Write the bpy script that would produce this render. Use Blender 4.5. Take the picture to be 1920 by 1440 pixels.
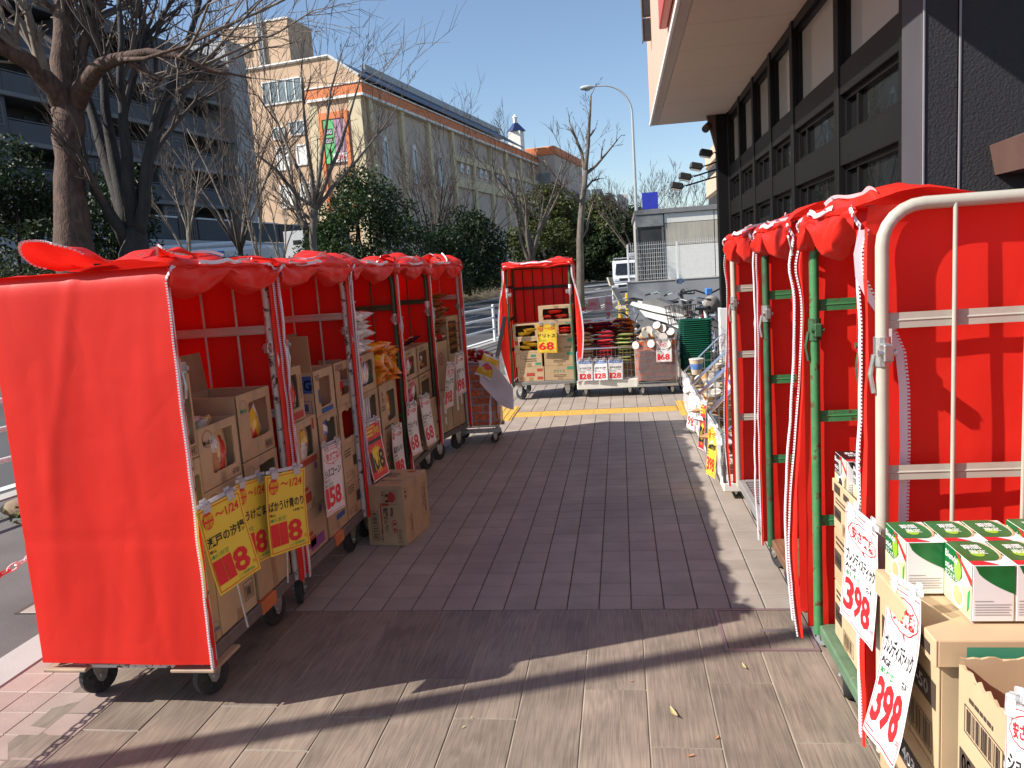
import bpy, bmesh, math, random
import numpy as np
from mathutils import Vector, Matrix, noise
from math import sin, cos, pi, radians as rad

for o in list(bpy.data.objects):
    bpy.data.objects.remove(o)
scn = bpy.context.scene
COL = scn.collection
rnd = random.Random(7)

# ---------------------------------------------------------------- camera
cam = bpy.data.cameras.new('camera')
cam.sensor_width = 36.0
cam.lens = 27.54
cam.clip_start = 0.05
cam.clip_end = 1500
camo = bpy.data.objects.new('camera', cam)
COL.objects.link(camo)
_p, _r, _y = .1407, -.0681, -.1442
_f = Vector((sin(_y)*cos(_p), cos(_y)*cos(_p), -sin(_p)))
_x = Vector((cos(_y), -sin(_y), 0))
_u = _x.cross(_f)
_x2 = cos(_r)*_x + sin(_r)*_u
_u2 = -sin(_r)*_x + cos(_r)*_u
camo.matrix_world = Matrix(((_x2.x, _u2.x, -_f.x, 0), (_x2.y, _u2.y, -_f.y, 0), (_x2.z, _u2.z, -_f.z, 1.5716), (0, 0, 0, 1)))
scn.camera = camo

# ---------------------------------------------------------------- sky and sun
SUN_EL, SUN_AZ = 38.0, 20.5          # elevation; shadows run towards (cos az, sin az)
world = bpy.data.worlds.new('World')
scn.world = world
world.use_nodes = True
_nt = world.node_tree
_sky = _nt.nodes.new('ShaderNodeTexSky')
_sky.sky_type = 'NISHITA'
_sky.sun_disc = False
_sky.sun_elevation = rad(SUN_EL)
_sky.sun_rotation = rad(180 + 90 - SUN_AZ)
_sky.altitude = 50
_sky.air_density = 1.0
_sky.dust_density = 0.6
_sky.ozone_density = 2.0
_bg = _nt.nodes['Background']
_bg.inputs['Strength'].default_value = 0.098
_nt.links.new(_sky.outputs[0], _bg.inputs[0])
sl = bpy.data.lights.new('sun', 'SUN')
sl.energy = 4.7
sl.angle = rad(0.5)
sl.color = (1.0, .95, .87)
slo = bpy.data.objects.new('sun', sl)
COL.objects.link(slo)
_d = Vector((cos(rad(SUN_AZ))*cos(rad(SUN_EL)), sin(rad(SUN_AZ))*cos(rad(SUN_EL)), -sin(rad(SUN_EL))))
slo.rotation_euler = _d.to_track_quat('-Z', 'Y').to_euler()
slo.location = (-20, -8, 20)
vs = scn.view_settings
vs.view_transform = 'Standard'
vs.look = 'None'
vs.gamma = 1.0
vs.exposure = 0.75
vs.use_curve_mapping = False
scn.cycles.max_bounces = 8
scn.cycles.transparent_max_bounces = 12

# ---------------------------------------------------------------- materials
MATS = {}
def mat(name, col=(.5, .5, .5), rough=.6, metal=0., var=.12, vs=6., bump=0., bs=120., spec=.5, dirt=None, trans=0., alpha=1., emis=0., bdist=.003, stretch=None, crease=0.):
    """procedural material: colour varied by noise, optional stains (dirt = (colour, scale, threshold)), relief from a finer noise"""
    if name in MATS:
        return MATS[name]
    m = bpy.data.materials.new(name)
    m.use_nodes = True
    nt = m.node_tree
    N, K = nt.nodes, nt.links
    b = N['Principled BSDF']
    out = N['Material Output']
    tc = N.new('ShaderNodeTexCoord')
    src = tc.outputs['Object']
    if stretch:
        mp = N.new('ShaderNodeMapping')
        mp.inputs['Scale'].default_value = stretch
        K.new(src, mp.inputs[0])
        src = mp.outputs[0]
    nz = N.new('ShaderNodeTexNoise')
    nz.inputs['Scale'].default_value = vs
    nz.inputs['Detail'].default_value = 5
    K.new(src, nz.inputs[0])
    rp = N.new('ShaderNodeValToRGB')
    rp.color_ramp.elements[0].position = .3
    rp.color_ramp.elements[1].position = .7
    rp.color_ramp.elements[0].color = tuple(c*(1-var) for c in col)+(1,)
    rp.color_ramp.elements[1].color = tuple(min(1, c*(1+var)) for c in col)+(1,)
    K.new(nz.outputs[0], rp.inputs[0])
    csrc = rp.outputs[0]
    if dirt:
        n2 = N.new('ShaderNodeTexNoise')
        n2.inputs['Scale'].default_value = dirt[1]
        n2.inputs['Detail'].default_value = 7
        n2.inputs['Roughness'].default_value = .65
        K.new(tc.outputs['Object'], n2.inputs[0])
        r2 = N.new('ShaderNodeValToRGB')
        r2.color_ramp.elements[0].position = dirt[2]
        r2.color_ramp.elements[1].position = dirt[2]+(dirt[3] if len(dirt) > 3 else .03)
        K.new(n2.outputs[0], r2.inputs[0])
        mx = N.new('ShaderNodeMix')
        mx.data_type = 'RGBA'
        K.new(r2.outputs[0], mx.inputs[0])
        K.new(csrc, mx.inputs[6])
        mx.inputs[7].default_value = tuple(dirt[0])+(1,)
        csrc = mx.outputs[2]
    K.new(csrc, b.inputs['Base Color'])
    b.inputs['Roughness'].default_value = rough
    b.inputs['Metallic'].default_value = metal
    b.inputs['Specular IOR Level'].default_value = spec
    b.inputs['Alpha'].default_value = alpha
    if emis:
        K.new(csrc, b.inputs['Emission Color'])
        b.inputs['Emission Strength'].default_value = emis
    if bump:
        n3 = N.new('ShaderNodeTexNoise')
        n3.inputs['Scale'].default_value = bs
        n3.inputs['Detail'].default_value = 4
        K.new(src, n3.inputs[0])
        bp = N.new('ShaderNodeBump')
        bp.inputs['Strength'].default_value = bump
        bp.inputs['Distance'].default_value = bdist
        K.new(n3.outputs[0], bp.inputs['Height'])
        K.new(bp.outputs[0], b.inputs['Normal'])
        if crease:
            n4 = N.new('ShaderNodeTexNoise')
            n4.inputs['Scale'].default_value = 3.2
            n4.inputs['Detail'].default_value = 2
            n4.inputs['Distortion'].default_value = .5
            K.new(tc.outputs['Object'], n4.inputs[0])
            r4 = N.new('ShaderNodeMath'); r4.operation = 'SUBTRACT'; r4.inputs[1].default_value = .5
            r5 = N.new('ShaderNodeMath'); r5.operation = 'ABSOLUTE'
            K.new(n4.outputs[0], r4.inputs[0]); K.new(r4.outputs[0], r5.inputs[0])
            b4 = N.new('ShaderNodeBump'); b4.inputs['Strength'].default_value = crease; b4.inputs['Distance'].default_value = .03
            K.new(r5.outputs[0], b4.inputs['Height']); K.new(b4.outputs[0], bp.inputs['Normal'])
    if trans:
        t = N.new('ShaderNodeBsdfTranslucent')
        K.new(csrc, t.inputs[0])
        ms = N.new('ShaderNodeMixShader')
        ms.inputs[0].default_value = trans
        K.new(b.outputs[0], ms.inputs[1])
        K.new(t.outputs[0], ms.inputs[2])
        K.new(ms.outputs[0], out.inputs[0])
    MATS[name] = m
    return m

def clear(name, col, opacity, rough=.08):
    """clear plastic film or sheet: glossy coat over see-through"""
    if name in MATS:
        return MATS[name]
    m = bpy.data.materials.new(name)
    m.use_nodes = True
    nt = m.node_tree
    b = nt.nodes['Principled BSDF']
    b.inputs['Base Color'].default_value = tuple(col)+(1,)
    b.inputs['Roughness'].default_value = rough
    t = nt.nodes.new('ShaderNodeBsdfTransparent')
    ms = nt.nodes.new('ShaderNodeMixShader')
    fr = nt.nodes.new('ShaderNodeFresnel')
    fr.inputs[0].default_value = 1.45
    mt = nt.nodes.new('ShaderNodeMath')
    mt.operation = 'ADD'
    mt.use_clamp = True
    mt.inputs[1].default_value = opacity
    nt.links.new(fr.outputs[0], mt.inputs[0])
    nt.links.new(mt.outputs[0], ms.inputs[0])
    nt.links.new(t.outputs[0], ms.inputs[1])
    nt.links.new(b.outputs[0], ms.inputs[2])
    nt.links.new(ms.outputs[0], nt.nodes['Material Output'].inputs[0])
    MATS[name] = m
    return m

RED = mat('red_vinyl', (.80, .030, .018), rough=.45, var=.04, vs=2.5, bump=.12, bs=35, trans=.24, bdist=.003, spec=.32, crease=.22)
WHITE = mat('white_tape', (.74, .72, .76), rough=.6, var=.04)
CARD = mat('cardboard', (.46, .325, .19), rough=.85, var=.09, vs=9, bump=.12, bs=300, bdist=.001, spec=.2)
CARD2 = mat('cardboard_pale', (.51, .37, .225), rough=.85, var=.08, vs=7, bump=.12, bs=300, bdist=.001, spec=.2)
CARDIN = mat('cardboard_inside', (.38, .25, .13), rough=.9, var=.08, vs=7, bump=.4, bs=60, stretch=(8, 1, .3), bdist=.002, spec=.2)
INK = mat('brown_ink', (.055, .035, .025), rough=.8, var=.2)
INKRED = mat('red_ink', (.42, .05, .03), rough=.7, var=.1)
INKGREEN = mat('green_ink', (.05, .26, .15), rough=.7, var=.1)
INKBLUE = mat('blue_ink', (.03, .10, .30), rough=.7, var=.1)
INKPUR = mat('purple_ink', (.26, .06, .24), rough=.7, var=.1)
TAPE = mat('packing_tape', (.36, .235, .12), rough=.35, var=.06)
P_RED = mat('print_red', (.72, .02, .025), rough=.5, var=.03)
P_BLK = mat('print_black', (.015, .014, .014), rough=.5, var=.05)
P_GRN = mat('print_green', (.03, .33, .08), rough=.5, var=.05)
P_YEL = mat('print_yellow', (.85, .62, .03), rough=.5, var=.03)
P_WHT = mat('print_white', (.82, .81, .80), rough=.5, var=.02)
P_BLU = mat('print_blue', (.06, .22, .62), rough=.5, var=.05)
PAPERY = mat('yellow_paper', (.80, .60, .055), rough=.45, var=.03, bump=.08, bs=20)
PAPERW = mat('white_paper', (.80, .78, .77), rough=.42, var=.03, bump=.08, bs=20)
CLIP = clear('clear_plastic', (.75, .76, .78), .22)
FILM = clear('clear_film', (.7, .72, .76), .10, .12)
IVORY = mat('ivory_paint', (.48, .45, .38), rough=.45, var=.07, vs=14, dirt=((.10, .06, .04), 22, .66, .03), bump=.15, bs=90)
RUSTY = mat('flaking_white_paint', (.58, .54, .48), rough=.55, var=.12, vs=20, dirt=((.085, .05, .035), 34, .57, .03), bump=.4, bs=60)
CREAM = mat('cream_steel', (.44, .41, .34), rough=.42, var=.05, vs=12, dirt=((.16, .12, .09), 45, .70, .03), bump=.12, bs=70)
GREEN = mat('green_paint', (.05, .19, .07), rough=.45, var=.2, vs=14, dirt=((.09, .045, .02), 28, .58, .05), bump=.25, bs=90)
DKGREEN = mat('dark_green_paint', (.035, .10, .045), rough=.45, var=.25, vs=14, dirt=((.06, .035, .02), 20, .57, .06), bump=.25, bs=90)
DECK = mat('grey_brown_plastic', (.14, .12, .11), rough=.6, var=.2, vs=14, bump=.2, bs=60)
DECKG = mat('green_deck_paint', (.10, .17, .10), rough=.6, var=.22, vs=10, dirt=((.30, .30, .24), 30, .62, .05), bump=.2)
DECKW = mat('white_deck_paint', (.68, .66, .58), rough=.5, var=.08, dirt=((.25, .2, .14), 14, .64, .06))
WOOD = mat('brown_plywood', (.20, .10, .055), rough=.6, var=.3, vs=7, stretch=(1, 8, 1), bump=.2, bs=60)
TYRE = mat('black_rubber', (.028, .028, .03), rough=.7, var=.35, vs=20, bump=.2, bs=100)
GREYR = mat('grey_rubber', (.20, .21, .22), rough=.7, var=.15, vs=20)
ZINC = mat('zinc_plate', (.52, .52, .50), rough=.38, metal=.85, var=.15, vs=30, bump=.1)
CHROME = mat('chrome_tube', (.72, .73, .76), rough=.18, metal=1., var=.05)
BLACKP = mat('black_plastic', (.02, .02, .022), rough=.45, var=.2)
GREYP = mat('grey_plastic', (.12, .12, .125), rough=.5, var=.1)
ORANGE = mat('orange_tape', (.62, .17, .05), rough=.55, var=.15)
WHITEPNT = mat('white_paint', (.74, .74, .74), rough=.4, var=.05, dirt=((.45, .42, .38), 9, .62, .1))

# ---------------------------------------------------------------- text outlines, taken once while the file is empty
TXT = ("0 1 2 3 4 5 6 7 8 9 〜1/24 118 158 108 68 198 128 168 398 128 瀬戸の汐揚 ばかうけ青のり かうけごま シスコーン 黒豆せんべい カニチーズ "
       "ドリトス 本体価格 (＋消費税) 18枚入 栗山 日清シスコ AGF 円 安さ実感 期間 限定 ブレンディスティック 各種 赤札 広告の品 Blendy stick カフェオレ "
       "Meiko BIG 88g 塩揚せんべい 入数12袋入 072811 20166-30 -5403-50 31596-30 67-50 お買得品 セブンの品 ばかうけ梅 瀬戸の汐揚梅 カラムーチョ "
       "亀田製菓 じゃがりこ よかいち CLUB 熊五 A-B7 RIGHT プレンディ チップス スープ ポテト 特価 日本サンガリア ショコラ 濃厚 お徳用 P2 "
       "BIGカツ 本 物 市 場 売 切 御 免 ダイエー").split(' ')
BOLD = ('118 158 108 68 198 128 168 398 98', '〜1/24 瀬戸の汐揚 ばかうけ青のり かうけごま シスコーン 黒豆せんべい カニチーズ カラムーチョ ドリトス ばかうけ梅 瀬戸の汐揚梅 本体価格 ブレンディスティック 安さ実感 チップス ポテト スープ 濃厚 ショコラ 特 安 塩揚せんべい 88g 20166-30 -5403-50 31596-30 赤札 売切御免')
_tx = {}
for _key, _s, _off in [(t, t, .010) for t in dict.fromkeys(TXT+['98', '特', '安', '売切御免'])]+[('*'+t, t, .045) for t in BOLD[0].split()]+[('#'+t, t, .030) for t in '0123456789']+[('*'+t, t, .022) for t in BOLD[1].split()]:
    _c = bpy.data.curves.new('txt', 'FONT')
    _c.body = _s
    _c.resolution_u = 2
    _c.offset = _off
    _o = bpy.data.objects.new('txt', _c)
    COL.objects.link(_o)
    _tx[_key] = _o
bpy.context.view_layer.update()
_dg = bpy.context.evaluated_depsgraph_get()
GLYPH = {}
for _s, _o in _tx.items():
    _me = _o.evaluated_get(_dg).to_mesh()
    _v = [(v.co.x, v.co.y) for v in _me.vertices]
    _fc = [tuple(p.vertices) for p in _me.polygons]
    if _v:
        x0 = min(v[0] for v in _v); x1 = max(v[0] for v in _v); y0 = min(v[1] for v in _v); y1 = max(v[1] for v in _v)
        GLYPH[_s] = ([((a-x0)/(x1-x0), (b-y0)/(y1-y0)) for a, b in _v], _fc, (x1-x0)/(y1-y0))
    _o.evaluated_get(_dg).to_mesh_clear()
for _o in _tx.values():
    _c = _o.data
    bpy.data.objects.remove(_o)
    bpy.data.curves.remove(_c)

# ---------------------------------------------------------------- mesh building
class MB:
    def __init__(s):
        s.v, s.f, s.m = [], [], []
    def add(s, vs, fs, mi=0):
        n = len(s.v)
        s.v += [tuple(v) for v in vs]
        s.f += [tuple(i+n for i in f) for f in fs]
        s.m += [mi]*len(fs)
        return s
    def box(s, a, b, mi=0, M=None):
        x0, y0, z0 = a; x1, y1, z1 = b
        vs = [(x0, y0, z0), (x1, y0, z0), (x1, y1, z0), (x0, y1, z0), (x0, y0, z1), (x1, y0, z1), (x1, y1, z1), (x0, y1, z1)]
        if M is not None:
            vs = [M @ Vector(v) for v in vs]
        return s.add(vs, [(3, 2, 1, 0), (4, 5, 6, 7), (0, 1, 5, 4), (1, 2, 6, 5), (2, 3, 7, 6), (3, 0, 4, 7)], mi)
    def bbox(s, a, b, r, mi=0, M=None):
        """box with chamfered edges"""
        x0, y0, z0 = a; x1, y1, z1 = b
        r = min(r, (x1-x0)*.45, (y1-y0)*.45, (z1-z0)*.45)
        ring = lambda i: [(x0+i, y0+r), (x0+r, y0+i), (x1-r, y0+i), (x1-i, y0+r), (x1-i, y1-r), (x1-r, y1-i), (x0+r, y1-i), (x0+i, y1-r)]
        vs, L = [], [(z0, r), (z0+r, 0), (z1-r, 0), (z1, r)]
        for z, i in L:
            vs += [(x, y, z) for x, y in ([(min(max(p, x0+i), x1-i), min(max(q, y0+i), y1-i)) for p, q in ring(0)])]
        if M is not None:
            vs = [M @ Vector(v) for v in vs]
        fs = [tuple(range(7, -1, -1)), tuple(range(24, 32))]
        for k in range(3):
            fs += [(k*8+i, k*8+(i+1) % 8, k*8+8+(i+1) % 8, k*8+8+i) for i in range(8)]
        return s.add(vs, fs, mi)
    def tube(s, pts, r, n=8, mi=0, closed=False, cap=True):
        pts = [Vector(p) for p in pts]
        k = len(pts)
        rs = r if isinstance(r, (list, tuple)) else [r]*k
        up = None
        vs = []
        for i, p in enumerate(pts):
            a = pts[i-1] if (i or closed) else p
            b = pts[(i+1) % k] if (i < k-1 or closed) else p
            t = (b-a)
            t = t.normalized() if t.length > 1e-9 else Vector((0, 0, 1))
            if up is None:
                up = Vector((0, 0, 1)) if abs(t.z) < .9 else Vector((1, 0, 0))
            u = up - t*up.dot(t)
            u = u.normalized() if u.length > 1e-6 else t.orthogonal().normalized()
            w = t.cross(u)
            up = u
            vs += [p + (u*cos(2*pi*j/n)+w*sin(2*pi*j/n))*rs[i] for j in range(n)]
        fs = []
        for i in range(k if closed else k-1):
            for j in range(n):
                a, b = i*n, ((i+1) % k)*n
                fs.append((a+j, a+(j+1) % n, b+(j+1) % n, b+j))
        if cap and not closed:
            fs += [tuple(range(n-1, -1, -1)), tuple(range((k-1)*n, k*n))]
        return s.add(vs, fs, mi)
    def cyl(s, a, b, r, n=12, mi=0, r2=None):
        return s.tube([a, b], [r, r if r2 is None else r2], n, mi)
    def grid(s, fn, nu, nv, mi=0):
        vs = [fn(i/nu, j/nv) for j in range(nv+1) for i in range(nu+1)]
        w = nu+1
        return s.add(vs, [(j*w+i, j*w+i+1, (j+1)*w+i+1, (j+1)*w+i) for j in range(nv) for i in range(nu)], mi)
    def lathe(s, prof, n=16, mi=0, c=(0, 0, 0), M=None):
        vs = []
        for r, z in prof:
            vs += [Vector((c[0]+r*cos(2*pi*j/n), c[1]+r*sin(2*pi*j/n), c[2]+z)) for j in range(n)]
        if M is not None:
            vs = [M @ v for v in vs]
        k = len(prof)
        fs = [(i*n+j, i*n+(j+1) % n, (i+1)*n+(j+1) % n, (i+1)*n+j) for i in range(k-1) for j in range(n)]
        fs += [tuple(range(n-1, -1, -1)), tuple(range((k-1)*n, k*n))]
        return s.add(vs, fs, mi)
    def prism(s, poly, y0, y1, mi=0, M=None):
        """outline in x,z carried from y0 to y1"""
        n = len(poly)
        vs = [(x, y0, z) for x, z in poly]+[(x, y1, z) for x, z in poly]
        if M is not None:
            vs = [M @ Vector(v) for v in vs]
        fs = [tuple(range(n)), tuple(range(2*n-1, n-1, -1))]+[(i, i+n, (i+1) % n+n, (i+1) % n) for i in range(n)]
        return s.add(vs, fs, mi)
    def rect(s, P, x0, z0, x1, z1, mi=0, n=1):
        """flat print: rectangle on the surface P(x, z)"""
        vs = []
        for i in range(n+1):
            x = x0+(x1-x0)*i/n
            vs += [P(x, z0), P(x, z1)]
        return s.add(vs, [(2*i, 2*i+2, 2*i+3, 2*i+1) for i in range(n)], mi)
    def frame(s, P, x0, z0, x1, z1, t, mi=0, n=1):
        s.rect(P, x0, z0, x1, z0+t, mi, n); s.rect(P, x0, z1-t, x1, z1, mi, n)
        s.rect(P, x0, z0+t, x0+t, z1-t, mi); return s.rect(P, x1-t, z0+t, x1, z1-t, mi)
    def disc(s, P, x, z, rx, rz, mi=0, n=16, inner=0):
        if inner:
            vs = [P(x+rx*k*cos(2*pi*i/n), z+rz*k*sin(2*pi*i/n)) for k in (1, inner) for i in range(n)]
            return s.add(vs, [(i, (i+1) % n, n+(i+1) % n, n+i) for i in range(n)], mi)
        return s.add([P(x+rx*cos(2*pi*i/n), z+rz*sin(2*pi*i/n)) for i in range(n)], [tuple(range(n))], mi)
    def text(s, body, P, x, z, h, w=None, mi=0, rot=0):
        """lettering with its lower left corner at x,z; rot = quarter turns"""
        body = '*'+body if '*'+body in GLYPH else body
        if body not in GLYPH:
            return s
        v, f, asp = GLYPH[body]
        if w is None:
            w = h*asp
        if rot == 0:
            vs = [P(x+a*w, z+b*h) for a, b in v]
        elif rot == 1:
            vs = [P(x-b*h, z+a*w) for a, b in v]
        elif rot == 2:
            vs = [P(x+w-a*w, z+h-b*h) for a, b in v]
        else:
            vs = [P(x+b*h, z-a*w) for a, b in v]
        return s.add(vs, f, mi)
    def price(s, body, P, x, z, h, w, mi=0):
        """heavy figures set tight"""
        ws = [.56 if c == '1' else 1. for c in body]
        k = w/(sum(ws)+.03*(len(ws)-1))
        for c, q in zip(body, ws):
            v, f, asp = GLYPH['#'+c]
            s.add([P(x+a*q*k, z+b*h) for a, b in v], f, mi)
            x += (q+.03)*k
        return s
    def mesh(s, name, mats, smooth=False, ang=40):
        me = bpy.data.meshes.new(name)
        me.from_pydata(s.v, [], s.f)
        for m in (mats if isinstance(mats, (list, tuple)) else [mats]):
            me.materials.append(m)
        if any(s.m):
            me.polygons.foreach_set('material_index', s.m)
        if smooth:
            me.polygons.foreach_set('use_smooth', [True]*len(s.f))
            if ang < 180:
                me.set_sharp_from_angle(angle=rad(ang))
        me.update()
        return me
    def build(s, name, mats, parent=None, smooth=False, ang=40, loc=None, rot=None):
        return link(name, s.mesh(name, mats, smooth, ang), parent, loc, rot)

def link(name, me, parent=None, loc=None, rot=None, scale=None):
    o = bpy.data.objects.new(name, me)
    COL.objects.link(o)
    if parent is not None:
        o.parent = parent
    if loc is not None:
        o.location = loc
    if rot is not None:
        o.rotation_euler = rot
    if scale is not None:
        o.scale = scale
    return o

def tag(o, label, cat, group=None, kind=None):
    if label:
        o['label'] = label
    if cat:
        o['category'] = cat
    if group:
        o['group'] = group
    if kind:
        o['kind'] = kind
    return o

def thing(name, label, cat, loc=(0, 0, 0), rz=0., group=None):
    o = bpy.data.objects.new(name, None)
    COL.objects.link(o)
    o.empty_display_size = .1
    o.location = loc
    o.rotation_euler = (0, 0, rz)
    return tag(o, label, cat, group)

def struct(name, mb, m, parent=None, smooth=False):
    o = mb.build(name, m, parent, smooth)
    if parent is None:
        o['kind'] = 'structure'
    return o

def np_mesh(name, co, quads, mats, midx=None, smooth=False, n=4):
    """fast mesh from numpy arrays (all faces with n corners)"""
    me = bpy.data.meshes.new(name)
    nv, nf = len(co), len(quads)
    me.vertices.add(nv)
    me.vertices.foreach_set('co', np.asarray(co, np.float32).ravel())
    me.loops.add(nf*n)
    me.loops.foreach_set('vertex_index', np.asarray(quads, np.int32).ravel())
    me.polygons.add(nf)
    me.polygons.foreach_set('loop_start', np.arange(nf, dtype=np.int32)*n)
    for m in mats:
        me.materials.append(m)
    if midx is not None:
        me.polygons.foreach_set('material_index', np.asarray(midx, np.int32))
    if smooth:
        me.polygons.foreach_set('use_smooth', np.ones(nf, bool))
    me.update(calc_edges=True)
    return me

def copy_tree(o, parent=None, **kw):
    c = o.copy()
    COL.objects.link(c)
    c.parent = parent
    for ch in o.children:
        copy_tree(ch, c)
    return c

def nz(x, y, z=0.):
    return noise.noise(Vector((x, y, z)))
# ================================================================ SETTING
ASPH = mat('asphalt', (.125, .118, .112), rough=.9, var=.22, vs=1.2, bump=.5, bs=160, bdist=.006, dirt=((.20, .19, .17), 90, .60, .12), spec=.25)
ROADM = mat('road_asphalt', (.085, .083, .085), rough=.88, var=.25, vs=.35, bump=.4, bs=90, bdist=.006, spec=.3)
CONC = mat('concrete', (.36, .345, .32), rough=.85, var=.14, vs=2., bump=.3, bs=60, dirt=((.2, .18, .15), 3.5, .62, .2))
SOIL = mat('leafy_soil', (.115, .085, .05), rough=.95, var=.5, vs=3, bump=.8, bs=25, bdist=.04)
MORTAR = mat('dark_mortar', (.075, .062, .055), rough=.95, var=.15)
GROUT = mat('pale_grout', (.36, .31, .24), rough=.95, var=.3, vs=5)

def ground_mat(name, col, rough, kind):
    """tiles and planks: each piece its own tone from the object's random number"""
    m = bpy.data.materials.new(name)
    m.use_nodes = True
    nt = m.node_tree
    N, K = nt.nodes, nt.links
    b = N['Principled BSDF']
    b.inputs['Roughness'].default_value = rough
    b.inputs['Specular IOR Level'].default_value = .35
    tc = N.new('ShaderNodeTexCoord')
    oi = N.new('ShaderNodeObjectInfo')
    off = N.new('ShaderNodeVectorMath'); off.operation = 'MULTIPLY_ADD'
    cmb = N.new('ShaderNodeCombineXYZ')
    for k in range(3):
        K.new(oi.outputs['Random'], cmb.inputs[k])
    K.new(cmb.outputs[0], off.inputs[0])
    off.inputs[1].default_value = (37, 91, 53)
    K.new(tc.outputs['Object'], off.inputs[2])
    hsv = N.new('ShaderNodeHueSaturation')
    mr = N.new('ShaderNodeMapRange')
    mr.inputs[3].default_value = .93 if kind == 'tile' else .89
    mr.inputs[4].default_value = 1.06 if kind == 'tile' else 1.09
    K.new(oi.outputs['Random'], mr.inputs[0])
    K.new(mr.outputs[0], hsv.inputs['Value'])
    rp = N.new('ShaderNodeValToRGB')
    if kind == 'tile':
        n1 = N.new('ShaderNodeTexNoise'); n1.inputs['Scale'].default_value = 240; n1.inputs['Detail'].default_value = 3
        K.new(off.outputs[0], n1.inputs[0])
        n2 = N.new('ShaderNodeTexNoise'); n2.inputs['Scale'].default_value = 5; n2.inputs['Detail'].default_value = 6
        K.new(tc.outputs['Generated'], n2.inputs[0]) if False else K.new(off.outputs[0], n2.inputs[0])
        ad = N.new('ShaderNodeMath'); ad.operation = 'ADD'
        ml = N.new('ShaderNodeMath'); ml.operation = 'MULTIPLY'; ml.inputs[1].default_value = .5
        K.new(n1.outputs[0], ad.inputs[0]); K.new(n2.outputs[0], ad.inputs[1]); K.new(ad.outputs[0], ml.inputs[0])
        K.new(ml.outputs[0], rp.inputs[0])
        rp.color_ramp.elements[0].position = .32; rp.color_ramp.elements[1].position = .68
        lo, hi = .80, 1.16
        hsrc, hs = n1.outputs[0], .25
    else:
        mp = N.new('ShaderNodeMapping'); mp.inputs['Scale'].default_value = (1, .10, 1)
        K.new(off.outputs[0], mp.inputs[0])
        wn = N.new('ShaderNodeTexNoise'); wn.inputs['Scale'].default_value = 9; wn.inputs['Detail'].default_value = 2; wn.inputs['Distortion'].default_value = .6
        K.new(mp.outputs[0], wn.inputs[0])
        sn = N.new('ShaderNodeMath'); sn.operation = 'MULTIPLY'; sn.inputs[1].default_value = 75
        K.new(wn.outputs[0], sn.inputs[0])
        si = N.new('ShaderNodeMath'); si.operation = 'SINE'
        K.new(sn.outputs[0], si.inputs[0])
        mp2 = N.new('ShaderNodeMapping'); mp2.inputs['Scale'].default_value = (1, .03, 1)
        K.new(off.outputs[0], mp2.inputs[0])
        fn = N.new('ShaderNodeTexNoise'); fn.inputs['Scale'].default_value = 220; fn.inputs['Detail'].default_value = 4
        K.new(mp2.outputs[0], fn.inputs[0])
        bn = N.new('ShaderNodeTexNoise'); bn.inputs['Scale'].default_value = 4; bn.inputs['Detail'].default_value = 5
        K.new(off.outputs[0], bn.inputs[0])
        a1 = N.new('ShaderNodeMath'); a1.operation = 'MULTIPLY_ADD'; a1.inputs[1].default_value = .075
        K.new(si.outputs[0], a1.inputs[0]); K.new(fn.outputs[0], a1.inputs[2])
        a2 = N.new('ShaderNodeMath'); a2.operation = 'ADD'
        K.new(a1.outputs[0], a2.inputs[0]); K.new(bn.outputs[0], a2.inputs[1])
        ml = N.new('ShaderNodeMath'); ml.operation = 'MULTIPLY'; ml.inputs[1].default_value = .5
        K.new(a2.outputs[0], ml.inputs[0])
        K.new(ml.outputs[0], rp.inputs[0])
        rp.color_ramp.elements[0].position = .36; rp.color_ramp.elements[1].position = .64
        lo, hi = .66, 1.24
        hsrc, hs = a1.outputs[0], .22
    rp.color_ramp.elements[0].color = tuple(c*lo for c in col)+(1,)
    rp.color_ramp.elements[1].color = tuple(c*hi for c in col)+(1,)
    K.new(rp.outputs[0], hsv.inputs['Color'])
    # worn, dusty patches running across the pieces
    geo = N.new('ShaderNodeNewGeometry')
    dn = N.new('ShaderNodeTexNoise'); dn.inputs['Scale'].default_value = 1.7; dn.inputs['Detail'].default_value = 7; dn.inputs['Roughness'].default_value = .6
    K.new(geo.outputs['Position'], dn.inputs[0])
    dr = N.new('ShaderNodeMapRange'); dr.inputs[1].default_value = .3; dr.inputs[2].default_value = .75; dr.inputs[3].default_value = .84; dr.inputs[4].default_value = 1.14
    K.new(dn.outputs[0], dr.inputs[0])
    mm = N.new('ShaderNodeVectorMath'); mm.operation = 'SCALE'
    K.new(hsv.outputs[0], mm.inputs[0]); K.new(dr.outputs[0], mm.inputs[3])
    K.new(mm.outputs[0], b.inputs['Base Color'])
    bp = N.new('ShaderNodeBump'); bp.inputs['Strength'].default_value = hs; bp.inputs['Distance'].default_value = .002
    K.new(hsrc, bp.inputs['Height']); K.new(bp.outputs[0], b.inputs['Normal'])
    return m
TILEM = ground_mat('quarry_tile', (.335, .282, .240), .62, 'tile')
TILEP = ground_mat('pink_tile', (.36, .265, .225), .65, 'tile')
PLANKM = ground_mat('wood_look_plank', (.245, .192, .150), .5, 'plank')

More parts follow.
